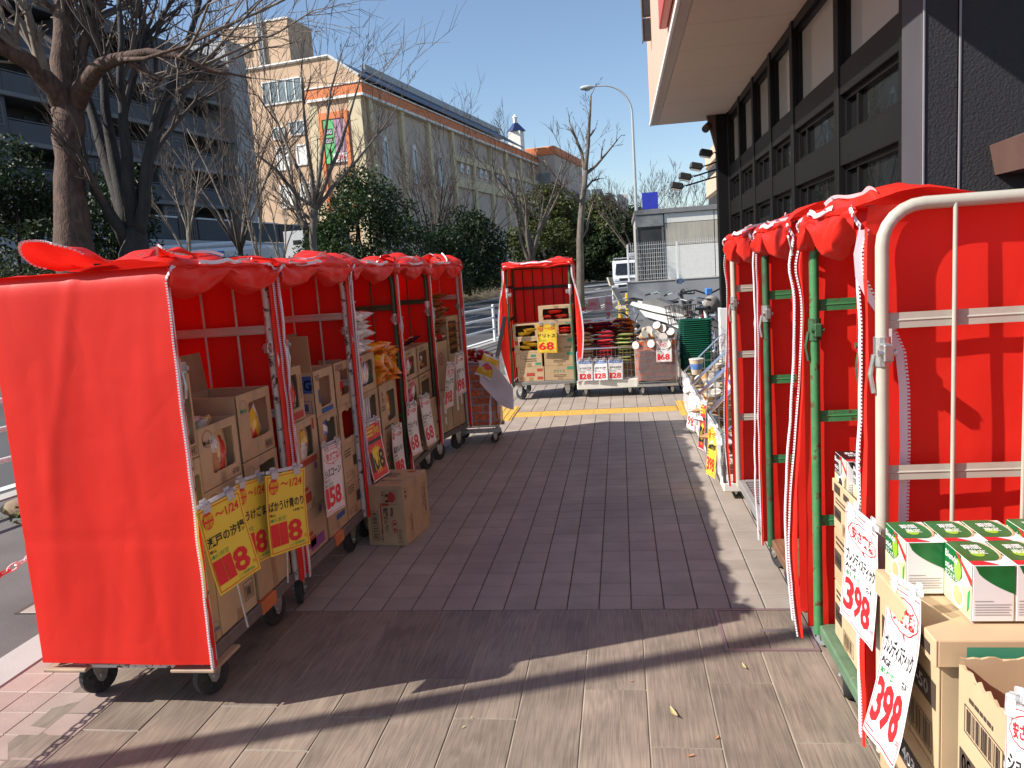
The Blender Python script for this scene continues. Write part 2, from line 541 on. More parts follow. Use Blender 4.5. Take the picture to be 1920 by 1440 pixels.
# --- ground, road, pavement
b = MB(); b.add([(-500, -300, -.13), (500, -300, -.13), (500, 700, -.13), (-500, 700, -.13)], [(0, 1, 2, 3)])
struct('ground', b, SOIL)
KERB = [(-8.2, -12), (-5.27, 6.0), (-3.07, 18.4), (-.4, 33.5), (1.6, 46), (4.6, 70), (9, 110)]   # right edge of the road
LEFT = [(-20.5, -12), (-17.2, 6.0), (-15.0, 17.), (-11.6, 30), (-9.3, 42), (-7.2, 58), (-4.5, 75), (-1, 110)]
b = MB()
def strip(b, A, B, z, mi=0):
    vs = [(x, y, z) for x, y in A]+[(x, y, z) for x, y in B]
    n = len(A)
    return b.add(vs, [(i, n+i, n+i+1, i+1) for i in range(n-1)], mi)
def resample(L, ys):
    out = []
    for y in ys:
        for (x0, y0), (x1, y1) in zip(L, L[1:]):
            if y0 <= y <= y1 or (L[-1][1] == y1 and y > y1) or (L[0][1] == y0 and y < y0):
                out.append((x0+(x1-x0)*(y-y0)/(y1-y0), y)); break
    return out
YS = [-12, 0, 6, 12, 17, 24, 30, 38, 46, 58, 75, 110]
RK, RL = resample(KERB, YS), resample(LEFT, YS)
strip(b, RK, RL, -.115)
struct('road', b, ROADM)
b = MB()
strip(b, [(60, y) for x, y in RK], [(x+.18, y) for x, y in RK], -.012)
struct('pavement', b, ASPH)
# kerbs with a real step
def kerb(name, L, s, m, z0=-.12, z1=.0):
    b = MB()
    A, B = [(x, y) for x, y in L], [(x+s, y) for x, y in L]
    n = len(A)
    vs = [(x, y, z1) for x, y in A]+[(x, y, z1) for x, y in B]+[(x, y, z0) for x, y in A]+[(x, y, z0) for x, y in B]
    fs = []
    for i in range(n-1):
        fs += [(i, n+i, n+i+1, i+1), (i, i+1, 2*n+i+1, 2*n+i), (n+i, 3*n+i, 3*n+i+1, n+i+1)]
    b.add(vs, fs)
    struct(name, b, m)
kerb('kerb', RK, .18, CONC)
kerb('kerb', RL, -.18, CONC)
# painted road markings
b = MB()
mid = [((a[0]*.5+c[0]*.5), a[1]) for a, c in zip(RK, RL)]
ED = [(x-.55, y) for x, y in RK]
strip(b, ED, [(x-.15, y) for x, y in ED], -.110)
MID = resample([(x, y) for x, y in mid], [i*2.5 for i in range(40)])
for i in range(0, 38, 3):
    (x0, y0), (x1, y1) = MID[i], MID[i+1]
    b.add([(x0, y0, -.110), (x0-.15, y0, -.110), (x1-.15, y1, -.110), (x1, y1, -.110)], [(0, 1, 2, 3)])
LM = mat('road_paint', (.62, .62, .60), rough=.7, var=.15, vs=6, dirt=((.2, .2, .2), 30, .6, .1))
struct('road_marking', b, LM)

# left embankment
b = MB()
RL2 = resample(LEFT, [-12+i*4 for i in range(31)])
prof = [(0, -.05), (.6, .12), (2, .45), (4, .85), (7, 1.1), (11, 1.15), (16, 1.15), (60, 1.3), (160, 2.0)]
vs = []
for x, y in RL2:
    for d, z in prof:
        vs.append((x-.2-d*.985, y+d*.17, z+(.10*nz(x*.4-d*.3, y*.3) if 0 < d < 30 else 0)))
n = len(prof)
b.add(vs, [(i*n+j, i*n+j+1, (i+1)*n+j+1, (i+1)*n+j) for i in range(len(RL2)-1) for j in range(n-1)])
struct('embankment', b, SOIL, smooth=True)

# --- tile paving
TX0, TY0 = -1.2185, 3.4701
b = MB()
b.box((-3.2, TY0+.002, -.03), (1.62, 12.1, -.004), 0)
b.box((-2.63, 1.2, -.03), (-2.055, TY0, -.0045), 0)
paving = struct('tile_paving', b, MORTAR)
tb = MB().bbox((-.0725, -.0725, -.02), (.0725, .0725, 0), .003)
tile_me = tb.mesh('tile', TILEM)
tile_pk = MB().bbox((-.0725, -.0725, -.02), (.0725, .0725, 0), .003).mesh('tile', TILEP)
TACT = lambda x, y: (8.37 < y < 8.69 and -1.23 < x < .56) or (-1.84 < x < -1.22 and 8.2 < y < 9.05) or (.55 < x < 1.15 and 8.1 < y < 8.95)
rest = MB()
for j in range(57):
    for i in range(-13, 19):
        x, y = TX0+.15*i+.075, TY0+.15*j+.075
        if TACT(x, y):
            continue
        dz = -.0006*rnd.random()
        if j < 12 and -4 <= i <= 13 or (j < 4 and i >= -7 and i < -4):
            link('tile', tile_me, paving, (x, y, dz), (rnd.uniform(-.004, .004), rnd.uniform(-.004, .004), 0))
        else:
            rest.bbox((x-.0725, y-.0725, -.02), (x+.0725, y+.0725, dz), .003)
for j in range(15):
    for i in range(4):
        x, y = -2.06-.145*i-.073, 1.3+.148*j
        if y > 3.44:
            continue
        link('tile', tile_pk, paving, (x, y, -.0006*rnd.random()), (rnd.uniform(-.004, .004), rnd.uniform(-.004, .004), 0))
ro = rest.build('distant_tiles', TILEM, paving)
ro['kind'] = 'stuff'
# concrete edging left of the tiles
b = MB().bbox((-2.86, 1.0, -.1), (-2.645, 3.47, .004), .006)
struct('edging', b, CONC)
# --- wood-look planks
b = MB().box((-2.05, -1.5, -.03), (1.6, 3.466, -.0035))
planks = struct('plank_paving', b, GROUT)
PW, PL = .232, .93
ends = {0: 2.765, 1: 2.41, 2: 2.817, -1: 3.03, -2: 2.56, -3: 2.835, -4: 2.56, -5: 2.35, -6: 2.62, -7: 2.95, -8: 2.45, -9: 2.7, 3: 2.45, 4: 2.9, 5: 2.6, 6: 2.2, -10: 2.6}
pm = {}
for c in range(-9, 7):
    x = -.205+PW*c
    y1 = TY0-.004
    cut = ends.get(c, 2.6)
    ys = [y1, cut]
    while ys[-1] > -.8:
        ys.append(ys[-1]-PL)
    for a, e in zip(ys, ys[1:]):
        L = round(a-e, 3)
        if L < .05:
            continue
        if L not in pm:
            pm[L] = MB().bbox((-PW/2+.0025, -L/2+.0025, -.02), (PW/2-.0025, L/2-.0025, 0), .002).mesh('plank', PLANKM)
        link('plank', pm[L], planks, (x+PW/2, (a+e)/2, -.0005*rnd.random()))
# floor hatch with a metal rim
h = thing('floor_hatch', 'metal framed square access hatch filled with wood look planks in the floor', 'hatch', (.535, 3.255, 0))
b = MB()
for a, c in (((-.185, -.195, -.002), (.185, -.18, .006)), ((-.185, .18, -.002), (.185, .195, .006)), ((-.185, -.18, -.002), (-.17, .18, .006)), ((.17, -.18, -.002), (.185, .18, .006))):
    b.box(a, c)
b.build('rim', mat('hatch_rim', (.30, .20, .20), rough=.45, metal=.4, var=.1), h)
for k in range(2):
    MB().bbox((-.083, -.178, -.002), (.083, .178, .004), .002).build('plank', PLANKM, h, loc=(-.085+.17*k, 0, 0))
MB().box((-.02, -.03, .003), (.10, -.005, .0058)).build('handle_plate', ZINC, h)
# --- tactile paving
TACM = mat('yellow_tactile', (.60, .37, .075), rough=.6, var=.12, vs=8, dirt=((.35, .25, .1), 20, .63, .08))
tl = MB().bbox((-.148, -.148, -.02), (.148, .148, .001), .003)
for k in range(4):
    tl.bbox((-.13, -.115+.07*k-.013, 0), (.13, -.115+.07*k+.013, .006), .004)
tme = tl.mesh('tactile_block', TACM)
td = MB().bbox((-.148, -.148, -.02), (.148, .148, .001), .003)
for i in range(5):
    for j in range(5):
        td.lathe([(.018, 0), (.014, .005), (.004, .006)], 8, 0, (-.116+.058*i, -.116+.058*j, .001))
tdm = td.mesh('tactile_block', TACM)
tac = thing('tactile_strip', 'yellow ridged tactile strip for blind walkers set across the tiled aisle', 'tactile paving', (0, 8.53, 0))
for k in range(6):
    link('tactile_block', tme, tac, (-1.07+.295*k, 0, 0))
for sx in (-1.38, -1.68, .71, 1.01):
    for k in range(3 if sx < 0 else 3):
        link('tactile_block', tme if True else tdm, tac, (sx, -.20+.295*k-(0 if sx < 0 else .07), 0), (0, 0, pi/2))

# ================================================================ STORE
BLK = mat('black_aluminium', (.010, .0095, .010), rough=.42, var=.1, vs=3, bump=.05, bs=200, spec=.18)
STUC = mat('charcoal_stucco', (.022, .022, .026), rough=.8, var=.1, vs=2, bump=.9, bs=75, bdist=.006)
SMOO = mat('charcoal_render', (.055, .052, .060), rough=.75, var=.08, vs=3, bump=.15, bs=60)
GLASS = mat('window_glass', (.010, .011, .011), rough=.015, var=.02, spec=.6)
SOFREFL = mat('soffit_reflection_glass', (.42, .39, .35), rough=.08, var=.04, vs=.8, spec=.7)  # pale base colour stands in for the cream soffit mirrored in the panes
SOFF = mat('soffit_board', (.64, .56, .49), rough=.75, var=.04, vs=1.5)
FASC = mat('pink_fascia', (.62, .37, .28), rough=.55, var=.05, vs=.6)
TRIM = mat('white_trim', (.82, .80, .77), rough=.45, var=.03)
store = thing('store_building', 'black fronted discount store with wide cream canopy on the right of the aisle', 'building', (1.6, 8, 0))
def sp(name, bm, m, smooth=False, parent=None):
    o = bm.build(name, m, parent or store, smooth)
    if parent is None:
        o.matrix_parent_inverse = Matrix.Translation((-1.6, -8, 0))
    return o
YM = [4.8, 6.15, 7.62, 8.66, 9.7, 10.75, 11.80]
FX = 1.6
tiers = [('low', .12, 2.17), ('mid', 2.37, 2.66), ('up', 2.86, 3.52)]
for k, (y0, y1) in enumerate(zip(YM, YM[1:])):
    for nm, z0, z1 in tiers:
        a, e = y0+.055, y1-.055
        f = MB()
        t = .035
        for p, q in (((FX+.05, a, z0), (FX+.13, e, z0+t)), ((FX+.05, a, z1-t), (FX+.13, e, z1)), ((FX+.05, a, z0+t), (FX+.13, a+t, z1-t)), ((FX+.05, e-t, z0+t), (FX+.13, e, z1-t))):
            f.box(p, q)
        if nm == 'mid' or (nm == 'low' and k != 3):   # sliding sash stile near the far jamb
            f.box((FX+.055, e-.30, z0+t), (FX+.12, e-.26, z1-t))
        if nm == 'low' and k == 3:
            f.box((FX+.045, (a+e)/2-.05, z0+t), (FX+.12, (a+e)/2+.05, 1.92))
            f.box((FX+.045, a+t, 1.92), (FX+.12, e-t, 2.0))
        w = sp('window', f, BLK)
        g = MB().box((FX+.085, a+t, z0+t), (FX+.095, e-t, z1-t)).build('pane', SOFREFL if nm == 'up' else GLASS, w)
for y in YM:
    sp('mullion', MB().bbox((FX, y-.055, 0), (FX+.16, y+.055, 3.6), .004), BLK)
for z0, z1 in ((0, .12), (2.17, 2.37), (2.66, 2.86), (3.52, 3.6)):
    for y0, y1 in zip(YM, YM[1:]):
        sp('transom', MB().bbox((FX+.012, y0+.0555, z0), (FX+.15, y1-.0555, z1), .004), BLK)
sp('floor_slab', MB().box((FX+.3, 4.5, 0), (9, 11.7, .02)), CONC)
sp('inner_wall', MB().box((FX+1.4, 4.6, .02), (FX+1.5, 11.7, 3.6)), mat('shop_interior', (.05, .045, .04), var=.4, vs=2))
sp('corner_post', MB().bbox((1.46, 11.87, .85), (1.78, 12.05, 3.6), .006), BLK)
sp('corner_plinth', MB().bbox((1.43, 11.86, 0), (1.62, 12.06, .85), .006), WHITEPNT)
sp('corner_bracket', MB().prism([(1.46, 3.6), (1.46, 3.1), (1.40, 3.35), (1.34, 3.6)], 11.9, 12.0), mat('brown_bracket', (.12, .07, .055)))
# end wall towards the viewer
sp('return_wall', MB().bbox((FX-.02, 4.46, 0), (FX+.1, 4.744, 7.2), .004), SMOO)
w1 = MB().box((FX-.016, 4.43, 0), (1.742, 4.459, 7.2)); sp('end_wall_panel', w1, STUC)
w1 = MB().box((1.757, 4.43, 0), (2.09, 4.459, 7.2)); sp('end_wall_panel', w1, STUC)
w1 = MB().box((2.105, 4.43, 0), (9, 4.459, 7.2)); sp('end_wall_panel', w1, STUC)
sp('corner_bead', MB().tube([(FX-.018, 4.428, 0), (FX-.018, 4.428, 7.2)], .006, 6), mat('bead_grey', (.22, .21, .23), rough=.5))
sp('corner_bead', MB().tube([(1.755, 4.43, 0), (1.755, 4.43, 7.2)], .006, 6), mat('bead_grey', (.22, .21, .23)))
sp('wall_core', MB().box((FX+.12, 4.461, 0), (9, 4.7, 7.2)), STUC)
sp('upper_wall', MB().box((FX+.02, 4.75, 3.64), (9, 12.0, 7.2)), STUC)
# hood on the end wall
hd = MB()
hd.prism([(1.90, 2.05), (1.93, 1.90), (3.2, 1.90), (3.2, 2.45)], 4.05, 4.43)
sp('hood', hd, mat('brown_hood', (.13, .075, .06), rough=.45, var=.2, vs=3))
# canopy
CX0, CY1 = .56, 12.3
yk = [2.6, 3.9, 5.2, 6.5, 7.35, 8.2, 9.05, 9.9, 10.75, 11.6, CY1]
for y0, y1 in zip(yk, yk[1:]):
    sp('soffit_panel', MB().bbox((CX0+.115, y0+.004, 3.602), (1.9, y1-.004, 3.622), .003), SOFF)
sp('soffit_backing', MB().box((CX0+.11, 2.6, 3.624), (1.9, CY1, 3.64)), mat('soffit_joint_dark', (.12, .1, .09)))  # dark sheet behind the open joints between soffit panels
sp('soffit_border', MB().bbox((CX0+.02, 2.6, 3.600), (CX0+.112, CY1+.02, 3.63), .003), mat('soffit_edge', (.48, .44, .40), var=.05))
sp('edge_trim', MB().bbox((CX0-.012, 2.58, 3.592), (CX0+.018, CY1+.03, 3.64), .005), TRIM)
sp('end_trim', MB().bbox((CX0+.02, CY1+.002, 3.60), (1.6, CY1+.02, 3.64), .003), FASC)
fa = MB()
y = 2.6
while y < CY1-.01:
    fa.bbox((CX0, y+.004, 3.645), (CX0+.04, min(y+.196, CY1), 6.6), .008)
    y += .2
sp('fascia_ribs', fa, FASC)
sp('fascia_core', MB().box((CX0+.02, 2.6, 3.66), (1.6, CY1-.01, 6.6)), FASC)
# signs on the fascia
sg = thing('letter_sign', 'red channel letter box with white front fixed to the pink canopy fascia', 'shop sign', (.5, 7.4, 4.4))
MB().bbox((-.02, -.9, -.65), (.056, .55, .85), .01).build('letter_box', mat('sign_red', (.45, .07, .04), rough=.4), sg)
b = MB()
P = lambda x, z: (-.024, x, z)
b.text('本', P, -.75, -.5, 1.1, 1.1)
b.build('letter', mat('sign_white', (.80, .55, .55), rough=.3), sg)
bl = thing('louvre_sign_back', 'black slatted back of a blade sign bracketed to the canopy corner', 'blade sign', (.0, 11.0, 4.45))
MB().bbox((.44, -.06, 0), (.455, .06, 3.), .003).build('edge_frame', GREYP, bl)
for k in range(9):
    MB().bbox((.456, -.05, .02+k*.30), (.555+.01*k*0, .05, .285+k*.30), .004).build('slat', BLACKP, bl)
for z in (.25, .95, 1.65):
    MB().tube([(.5, 0, z), (.58, 0, z)], .008, 6).build('arm', BLACKP, bl)
# security camera and floodlights
sc = thing('security_camera', 'brown bullet security camera under the canopy at the store corner', 'camera', (1.42, 11.95, 3.45))
MB().tube([(-.06, 0, .03), (.02, 0, .10)], .02, 8).build('bracket', ZINC, sc)
b = MB(); b.tube([(-.02, .04, .05), (-.10, -.10, -.03), (-.115, -.128, -.046)], [.05, .055, .055], 12); b.build('body', mat('camera_brown', (.10, .055, .045), rough=.4), sc, True)
MB().tube([(-.115, -.13, -.047), (-.12, -.138, -.051)], .035, 12).build('lens', BLACKP, sc)
for k, (x, y, z, ln) in enumerate(((1.36, 12.1, 3.10, .16), (1.22, 12.15, 2.93, .30), (1.06, 12.2, 2.80, .50), (.94, 12.25, 2.68, .62))):
    lab = ['uppermost black floodlight tight against the store corner', 'black floodlight second from the top on the store corner', 'black floodlight third from the top on a longer arm', 'lowest black floodlight on the longest arm at the store corner'][k]
    fl = thing('floodlight', lab, 'floodlight', (x, y, z), 0, 'floodlights on arms beside the store corner')
    MB().tube([(.10, 0, .0), (.12+ln*.9, 0, .05+ln*.12)], .012, 6).build('arm', BLK, fl)
    b = MB(); b.bbox((-.12, -.08, -.05), (.06, .08, .05), .02, 0, Matrix.Rotation(rad(14), 4, 'Y')); b.build('housing', BLACKP, fl)
    MB().box((-.10, -.07, -.058), (.05, .07, -.051), 0, Matrix.Rotation(rad(14), 4, 'Y')).build('lamp_glass', mat('lamp_glass', (.6, .58, .52), rough=.15), fl)
    b = MB(); b.tube([(.09, -.09, .0), (.0, -.095, -.03), (.0, .095, -.03), (.09, .09, 0)], .008, 5); b.build('yoke', BLACKP, fl)
# ================================================================ BACKGROUND

GREYC = mat('grey_apartment_paint', (.075, .08, .095), rough=.8, var=.12, vs=.5, bump=.1, bs=20)
GREYL = mat('slab_concrete', (.16, .162, .17), rough=.85, var=.12, vs=.8)
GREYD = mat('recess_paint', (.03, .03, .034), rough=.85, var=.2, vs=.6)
PANE = mat('pale_pane', (.30, .34, .38), rough=.12, var=.25, vs=.5, spec=.8)
DARKG = mat('dark_pane', (.02, .022, .025), rough=.05, spec=.8)
apt = thing('apartment_block', 'long dark grey apartment block with stacked gallery balconies behind the left trees', 'building', (-30.9, 62.2, 0), rad(-100))
LEN = 46
lev = [0.4, 3.0, 5.7, 8.4, 11.1, 13.8, 16.5]
# local: x towards the viewer along the front, -y inwards
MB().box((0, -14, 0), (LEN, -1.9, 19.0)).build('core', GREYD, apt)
b = MB(); b.bbox((-.6, -15, 19.0), (LEN, .35, 19.5), .05); b.bbox((-.6, -14.6, 19.5), (LEN, .1, 20.0), .05); b.build('roof', GREYC, apt)
b = MB(); b.bbox((-3.2, -9, 0), (-.9, .2, 21.8), .05); b.build('stair_tower', mat('tower_concrete', (.36, .37, .38), rough=.8, var=.1, vs=.6), apt)
wf = MB()
for a, c in (((-.6, -.05, 0), (.6, .06, .07)), ((-.6, -.05, 1.23), (.6, .06, 1.3)), ((-.6, -.05, .07), (-.53, .06, 1.23)), ((.53, -.05, .07), (.6, .06, 1.23))):
    wf.box(a, c)
for k in range(3):
    wf.box((-.32+.30*k, -.02, .07), (-.28+.30*k, .03, 1.23))
for k in range(4):
    wf.box((-.53, -.02, .27+.24*k), (.53, .03, .31+.24*k))
win_me = wf.mesh('window', GREYL)
pane_me = MB().box((-.53, -.03, .07), (.53, -.022, 1.23)).mesh('pane', PANE)
door_me = MB().box((-.42, 0, 0), (.42, .05, 2.0)).mesh('door', mat('door_dark', (.03, .035, .05), rough=.5))
for li, z in enumerate(lev):
    MB().bbox((-.4, -2.2, z-.28), (LEN, .32, z), .04).build('floor_slab', GREYL, apt)
    x = 1.0
    k = 0
    while x < LEN-6:
        MB().bbox((x, -.10, z), (x+4.2, .02, z+1.15), .03).build('parapet', GREYC, apt)
        MB().tube([(x, -.04, z+1.25), (x+4.2, -.04, z+1.25)], .03, 5).build('rail', GREYL, apt)
        MB().bbox((x+4.2, -2.0, z), (x+7.4, .03, z+2.42), .03).build('wall_bay', GREYC, apt)
        for q in (5.1, 6.55):
            w = link('window', win_me, apt, (x+q, .032, z+.75))
            link('pane', pane_me, w)
        for q in (1.0, 3.0):
            link('door', door_me, apt, (x+q, -1.9, z+.02))
        x += 7.4
        k += 1
# boundary wall in front of the apartments
pw = thing('boundary_wall', 'grey panelled boundary wall with brown slatted bays and white capping below the apartments', 'wall', (-22.2, 60.0, 0), rad(-100))
BRS = mat('brown_slats', (.12, .10, .085), rough=.8, var=.2, vs=3)
MB().bbox((-4, -.3, 1.0), (42, .1, 4.75), .03).build('base', mat('pale_base', (.42, .43, .45), rough=.8, var=.1, vs=.7), pw)
for k in range(9):
    x = -3+5*k
    MB().bbox((x+.06, -.12, 4.78), (x+3.3, .02, 6.0), .03).build('grey_panel', GREYC, pw)
    MB().bbox((x+.02, -.15, 6.0), (x+3.34, .06, 6.1), .02).build('capping', mat('white_capping', (.62, .63, .64)), pw)
    for q in range(8):
        MB().box((x+3.45+.19*q, -.1, 4.78), (x+3.45+.19*q+.13, .02, 6.05)).build('slat', BRS, pw)
# ---- shopping mall
TAN = mat('tan_cladding', (.56, .385, .255), rough=.8, var=.07, vs=.25, bump=.1, bs=3)
TANSHADE = mat('shaded_tan_cladding', (.50, .41, .34), rough=.8, var=.08, vs=.25)  # greyer copy of the tan, the long side's shade put into its colour
CRM = mat('cream_cladding', (.62, .52, .34), rough=.8, var=.06, vs=.3)
ORG = mat('orange_band', (.66, .19, .06), rough=.7, var=.08, vs=.5)
BLUR = mat('blue_roof', (.07, .10, .17), rough=.5, var=.15, vs=.4)
WTR = mat('mall_trim', (.74, .72, .68), rough=.6)
GPN = mat('mall_pane', (.20, .25, .26), rough=.1, var=.2, vs=.3, spec=.8)
mall = thing('shopping_mall', 'tan shopping mall with orange cornice band and grey roof edge stretching behind the trees', 'building', (-26.8, 85.5, 0), rad(80))
LL, DD = 92., 24.
# local: x along the shaded long side (away), y along the lit end wall (to the left)
b = MB(); b.prism([(0, 0), (0, 23.6), (3.4, 26.1), (DD, 26.1), (DD, 0)], 0, 1, 0, Matrix(((0, 1, 0, 0), (1, 0, 0, 0), (0, 0, 1, 0), (0, 0, 0, 1))))
b.build('end_wall', TAN, mall)
MB().box((1.0, .3, 0), (LL, DD, 23.2)).build('long_wall', TANSHADE, mall)
# end wall trim
b = MB()
def bar(b, y0, z0, y1, z1, t, x0=-.12, x1=.0):
    b.tube([(x0, y0, z0), (x0, y1, z1)], t, 4)
bar(b, 0, 23.75, 3.4, 26.2, .16); bar(b, 3.4, 26.2, DD, 26.2, .16)
b.build('eave_trim', WTR, mall)
MB().box((-.25, -.35, 21.9), (0, 6.6, 22.95)).build('orange_band', ORG, mall)
MB().box((-.35, -.45, 21.6), (0, 6.6, 21.88)).build('band_trim', WTR, mall)
MB().box((-.35, -.45, 22.97), (0, 6.6, 23.12)).build('band_trim', WTR, mall)
MB().box((-.14, -.02, 0), (0, 1.4, 21.6)).build('corner_pilaster', CRM, mall)
MB().box((-.10, 5.4, 0), (0, 6.6, 21.6)).build('corner_pilaster', CRM, mall)
def mwin(parent, a, c, bars=3, axis='y', pane=GPN):
    """framed window on the end wall: a, c = (y, z)"""
    y0, z0 = a; y1, z1 = c
    b = MB()
    t = .16
    for p, q in (((y0, z0), (y1, z0+t)), ((y0, z1-t), (y1, z1)), ((y0, z0+t), (y0+t, z1-t)), ((y1-t, z0+t), (y1, z1-t))):
        b.box((-.14, p[0], p[1]), (.0, q[0], q[1]))
    for k in range(1, bars):
        y = y0+(y1-y0)*k/bars
        b.box((-.12, y-.06, z0+t), (.0, y+.06, z1-t))
    w = b.build('window', WTR, parent)
    MB().box((-.06, y0+t, z0+t), (-.02, y1-t, z1-t)).build('pane', pane, w)
mwin(mall, (7.0, 22.0), (12.2, 24.6), 5)
mwin(mall, (9.8, 18.2), (11.4, 19.6), 2); mwin(mall, (7.2, 18.4), (9.2, 20.0), 2)
WSH = mat('white_shutter', (.72, .70, .66), rough=.6)
for z in (14.8, 10.6):
    mwin(mall, (9.6, z), (11.2, z+2.6), 1, pane=WSH); mwin(mall, (7.2, z+.3), (8.6, z+2.6), 1, pane=WSH)
mwin(mall, (7.2, 6.0), (11.4, 8.0), 4)
# banner
bn = thing('mall_banner', 'green and mauve advertising banner in an orange frame on the mall end wall', 'banner', (-26.8, 85.5, 0), rad(80))
b = MB()
for p, q in (((1.7, 19.6), (5.3, 20.3)), ((1.7, 9.4), (5.3, 10)), ((1.7, 10), (2.1, 19.6)), ((4.9, 10), (5.3, 19.6))):
    b.box((-.28, p[0], p[1]), (-.0, q[0], q[1]))
b.build('frame', ORG, bn)
MB().box((-.2, 3.55, 14.9), (-.1, 4.85, 19.6)).build('green_sheet', mat('banner_green', (.12, .48, .16), rough=.6, var=.15, vs=.8), bn)
MB().box((-.2, 2.15, 14.9), (-.1, 3.5, 19.6)).build('mauve_sheet', mat('banner_mauve', (.38, .22, .32), rough=.6, var=.6, vs=1.2), bn)
b = MB(); P = lambda x, z: (-.215, x, z)
b.rect(P, 3.7, 17.9, 4.7, 18.6, 0); b.rect(P, 3.7, 17.0, 4.7, 17.6, 0)
b.build('dark_label', P_BLK, bn)
b = MB(); P2 = lambda x, z: (-.225, -x, z)
b.text('CLUB', P2, -4.6, 17.1, .38, .8); b.text('BIG', P2, -4.6, 18.05, .42, .8)
b.build('lettering', P_WHT, bn)
b = MB(); b.rect(lambda x, z: (-.212, x, z), 2.2, 14.95, 3.9, 15.9); b.build('white_patch', P_WHT, bn)
b = MB(); b.text('特価', P2, -3.5, 15.1, .65, 1.2); b.build('lettering', P_RED, bn)
# long side: cornice, band, roof slope, pilasters, narrow windows
MB().box((.02, -.45, 21.6), (LL, .28, 21.88)).build('cornice_trim', WTR, mall)
MB().box((.02, -.28, 21.9), (LL, .28, 22.95)).build('orange_band', ORG, mall)
MB().box((.02, -.45, 22.97), (LL, .28, 23.12)).build('cornice_trim', WTR, mall)
b = MB(); b.prism([(-.4, 23.5), (-.4, 23.75), (3.4, 26.2), (DD, 26.2), (DD, 25.5), (3.0, 25.5)], .05, 60, 0, Matrix(((0, 1, 0, 0), (1, 0, 0, 0), (0, 0, 1, 0), (0, 0, 0, 1))))
b.build('roof', BLUR, mall)
MB().box((8, 3.2, 26.25), (58, 3.5, 27.1)).build('roof_parapet', mat('grey_metal_roof', (.30, .32, .34), rough=.5), mall)
for k in range(11):
    x = 1.5+8.1*k
    MB().box((x, -.18, 0), (x+.9, .28, 21.6)).build('pilaster', CRM if k else CRM, mall)
    if k < 10:
        z0, z1 = (13.5, 17.5) if k < 3 else (16.5, 17.0)
        nb = 1 if k < 3 else 2
        for q in range(nb):
            xx = x+3.6+2.4*q
            b = MB()
            b.box((xx-.55, -.0, z0-.15), (xx+.55, .28, z0)); b.box((xx-.55, -.0, z0), (xx-.42, .28, z1)); b.box((xx+.42, -.0, z0), (xx+.55, .28, z1))
            b.prism([(xx-.55, z1), (xx-.4, z1+.5), (xx, z1+.75), (xx+.4, z1+.5), (xx+.55, z1)], 0, .28)
            w = b.build('window', WTR, mall)
            MB().box((xx-.42, .1, z0), (xx+.42, .2, z1)).build('pane', GPN, w)
    if k >= 3 and k < 10:
        MB().box((x+.9, -.06, 14.2), (x+8.1, .28, 15.6)).build('cream_panel', CRM, mall)
        MB().box((x+1.4, -.06, 4.0), (x+3.6, .28, 7.5)).build('cream_panel', CRM, mall)
        MB().box((x+.9, -.06, 17.8), (x+8.1, .28, 18.6)).build('cream_panel', CRM, mall)
# roof turret and stair tower
b = MB(); b.bbox((1.5, 9.0, 26.1), (6.5, 18, 31.4), .05); b.build('stair_tower', TAN, mall)
MB().box((1.4, 8.9, 31.4), (6.6, 18.1, 31.6)).build('tower_coping', WTR, mall)
b = MB(); [b.tube([(1.3, 12.3+.28*k, 23.2), (1.3, 12.3+.28*k, 33.0)], .11, 6) for k in range(3)]; b.build('flue', mat('steel_flue', (.62, .60, .56), rough=.35, metal=.5), mall)
MB().tube([(6.3, 9.2, 28), (6.3, 9.2, 36.8)], .05, 5).build('antenna_mast', BLACKP, mall)
MB().bbox((1.0, 14.6, 28.6), (1.5, 15.6, 29.4), .05).build('vent_box', WTR, mall)
b = MB(); b.bbox((65, 1.5, 23.2), (67.4, 3.9, 27.6), .05); b.build('turret', mat('turret_white', (.68, .66, .60)), mall)
b = MB(); b.lathe([(2.0, 27.6), (1.8, 27.8), (.5, 29.2), (.4, 29.3)], 4, 0, (66.2, 2.7, 0)); b.build('turret_roof', mat('turret_blue', (.03, .045, .13), rough=.4), mall)
b = MB(); b.lathe([(.4, 29.2), (.4, 30.1), (.55, 30.2), (.12, 30.8)], 6, 0, (66.2, 2.7, 0)); b.build('turret_lantern', WTR, mall)
MB().bbox((70, -3.5, 0), (LL+2, 6, 25.0), .05).build('far_wing', TANSHADE, mall)
MB().box((69.8, -3.8, 23.4), (LL+2.2, -3.5, 24.8)).build('orange_band', ORG, mall)
MB().box((69.7, -3.5, 23.4), (69.98, 6, 24.8)).build('orange_band', ORG, mall)
MB().box((69.9, -2.4, 16.5), (69.98, .8, 20.0)).build('pane', GPN, mall)
# far white housing block and beige block on the right
fb = thing('distant_housing', 'row of low white housing blocks on the horizon behind the street trees', 'building', (-3, 166, 0))
for k in range(4):
    MB().bbox((-4.5+2.6*k, 0, 0), (-2.3+2.6*k, 8, 17.5-.7*k+(.6 if k % 2 else 0)), .05).build('block', mat('housing_white', (.66, .64, .60)), fb)
rb = thing('beige_building', 'sliver of beige building with rounded balconies behind the store corner', 'building', (8.0, 63, 0))
for z, z1 in ((0, 6.0), (6.6, 8.4), (9.0, 10.6)):
    MB().bbox((-.3 if z else .2, 0, z), (6, 8, z1), .25).build('storey', mat('beige_render', (.60, .44, .32), rough=.8), rb)
MB().bbox((-.1, .3, 0), (6, 8, 10.3), .1).build('core', GREYD, rb)
MB().bbox((-.35, -.3, 5.6), (1.5, .2, 6.3), .1).build('red_sign', P_RED, rb)

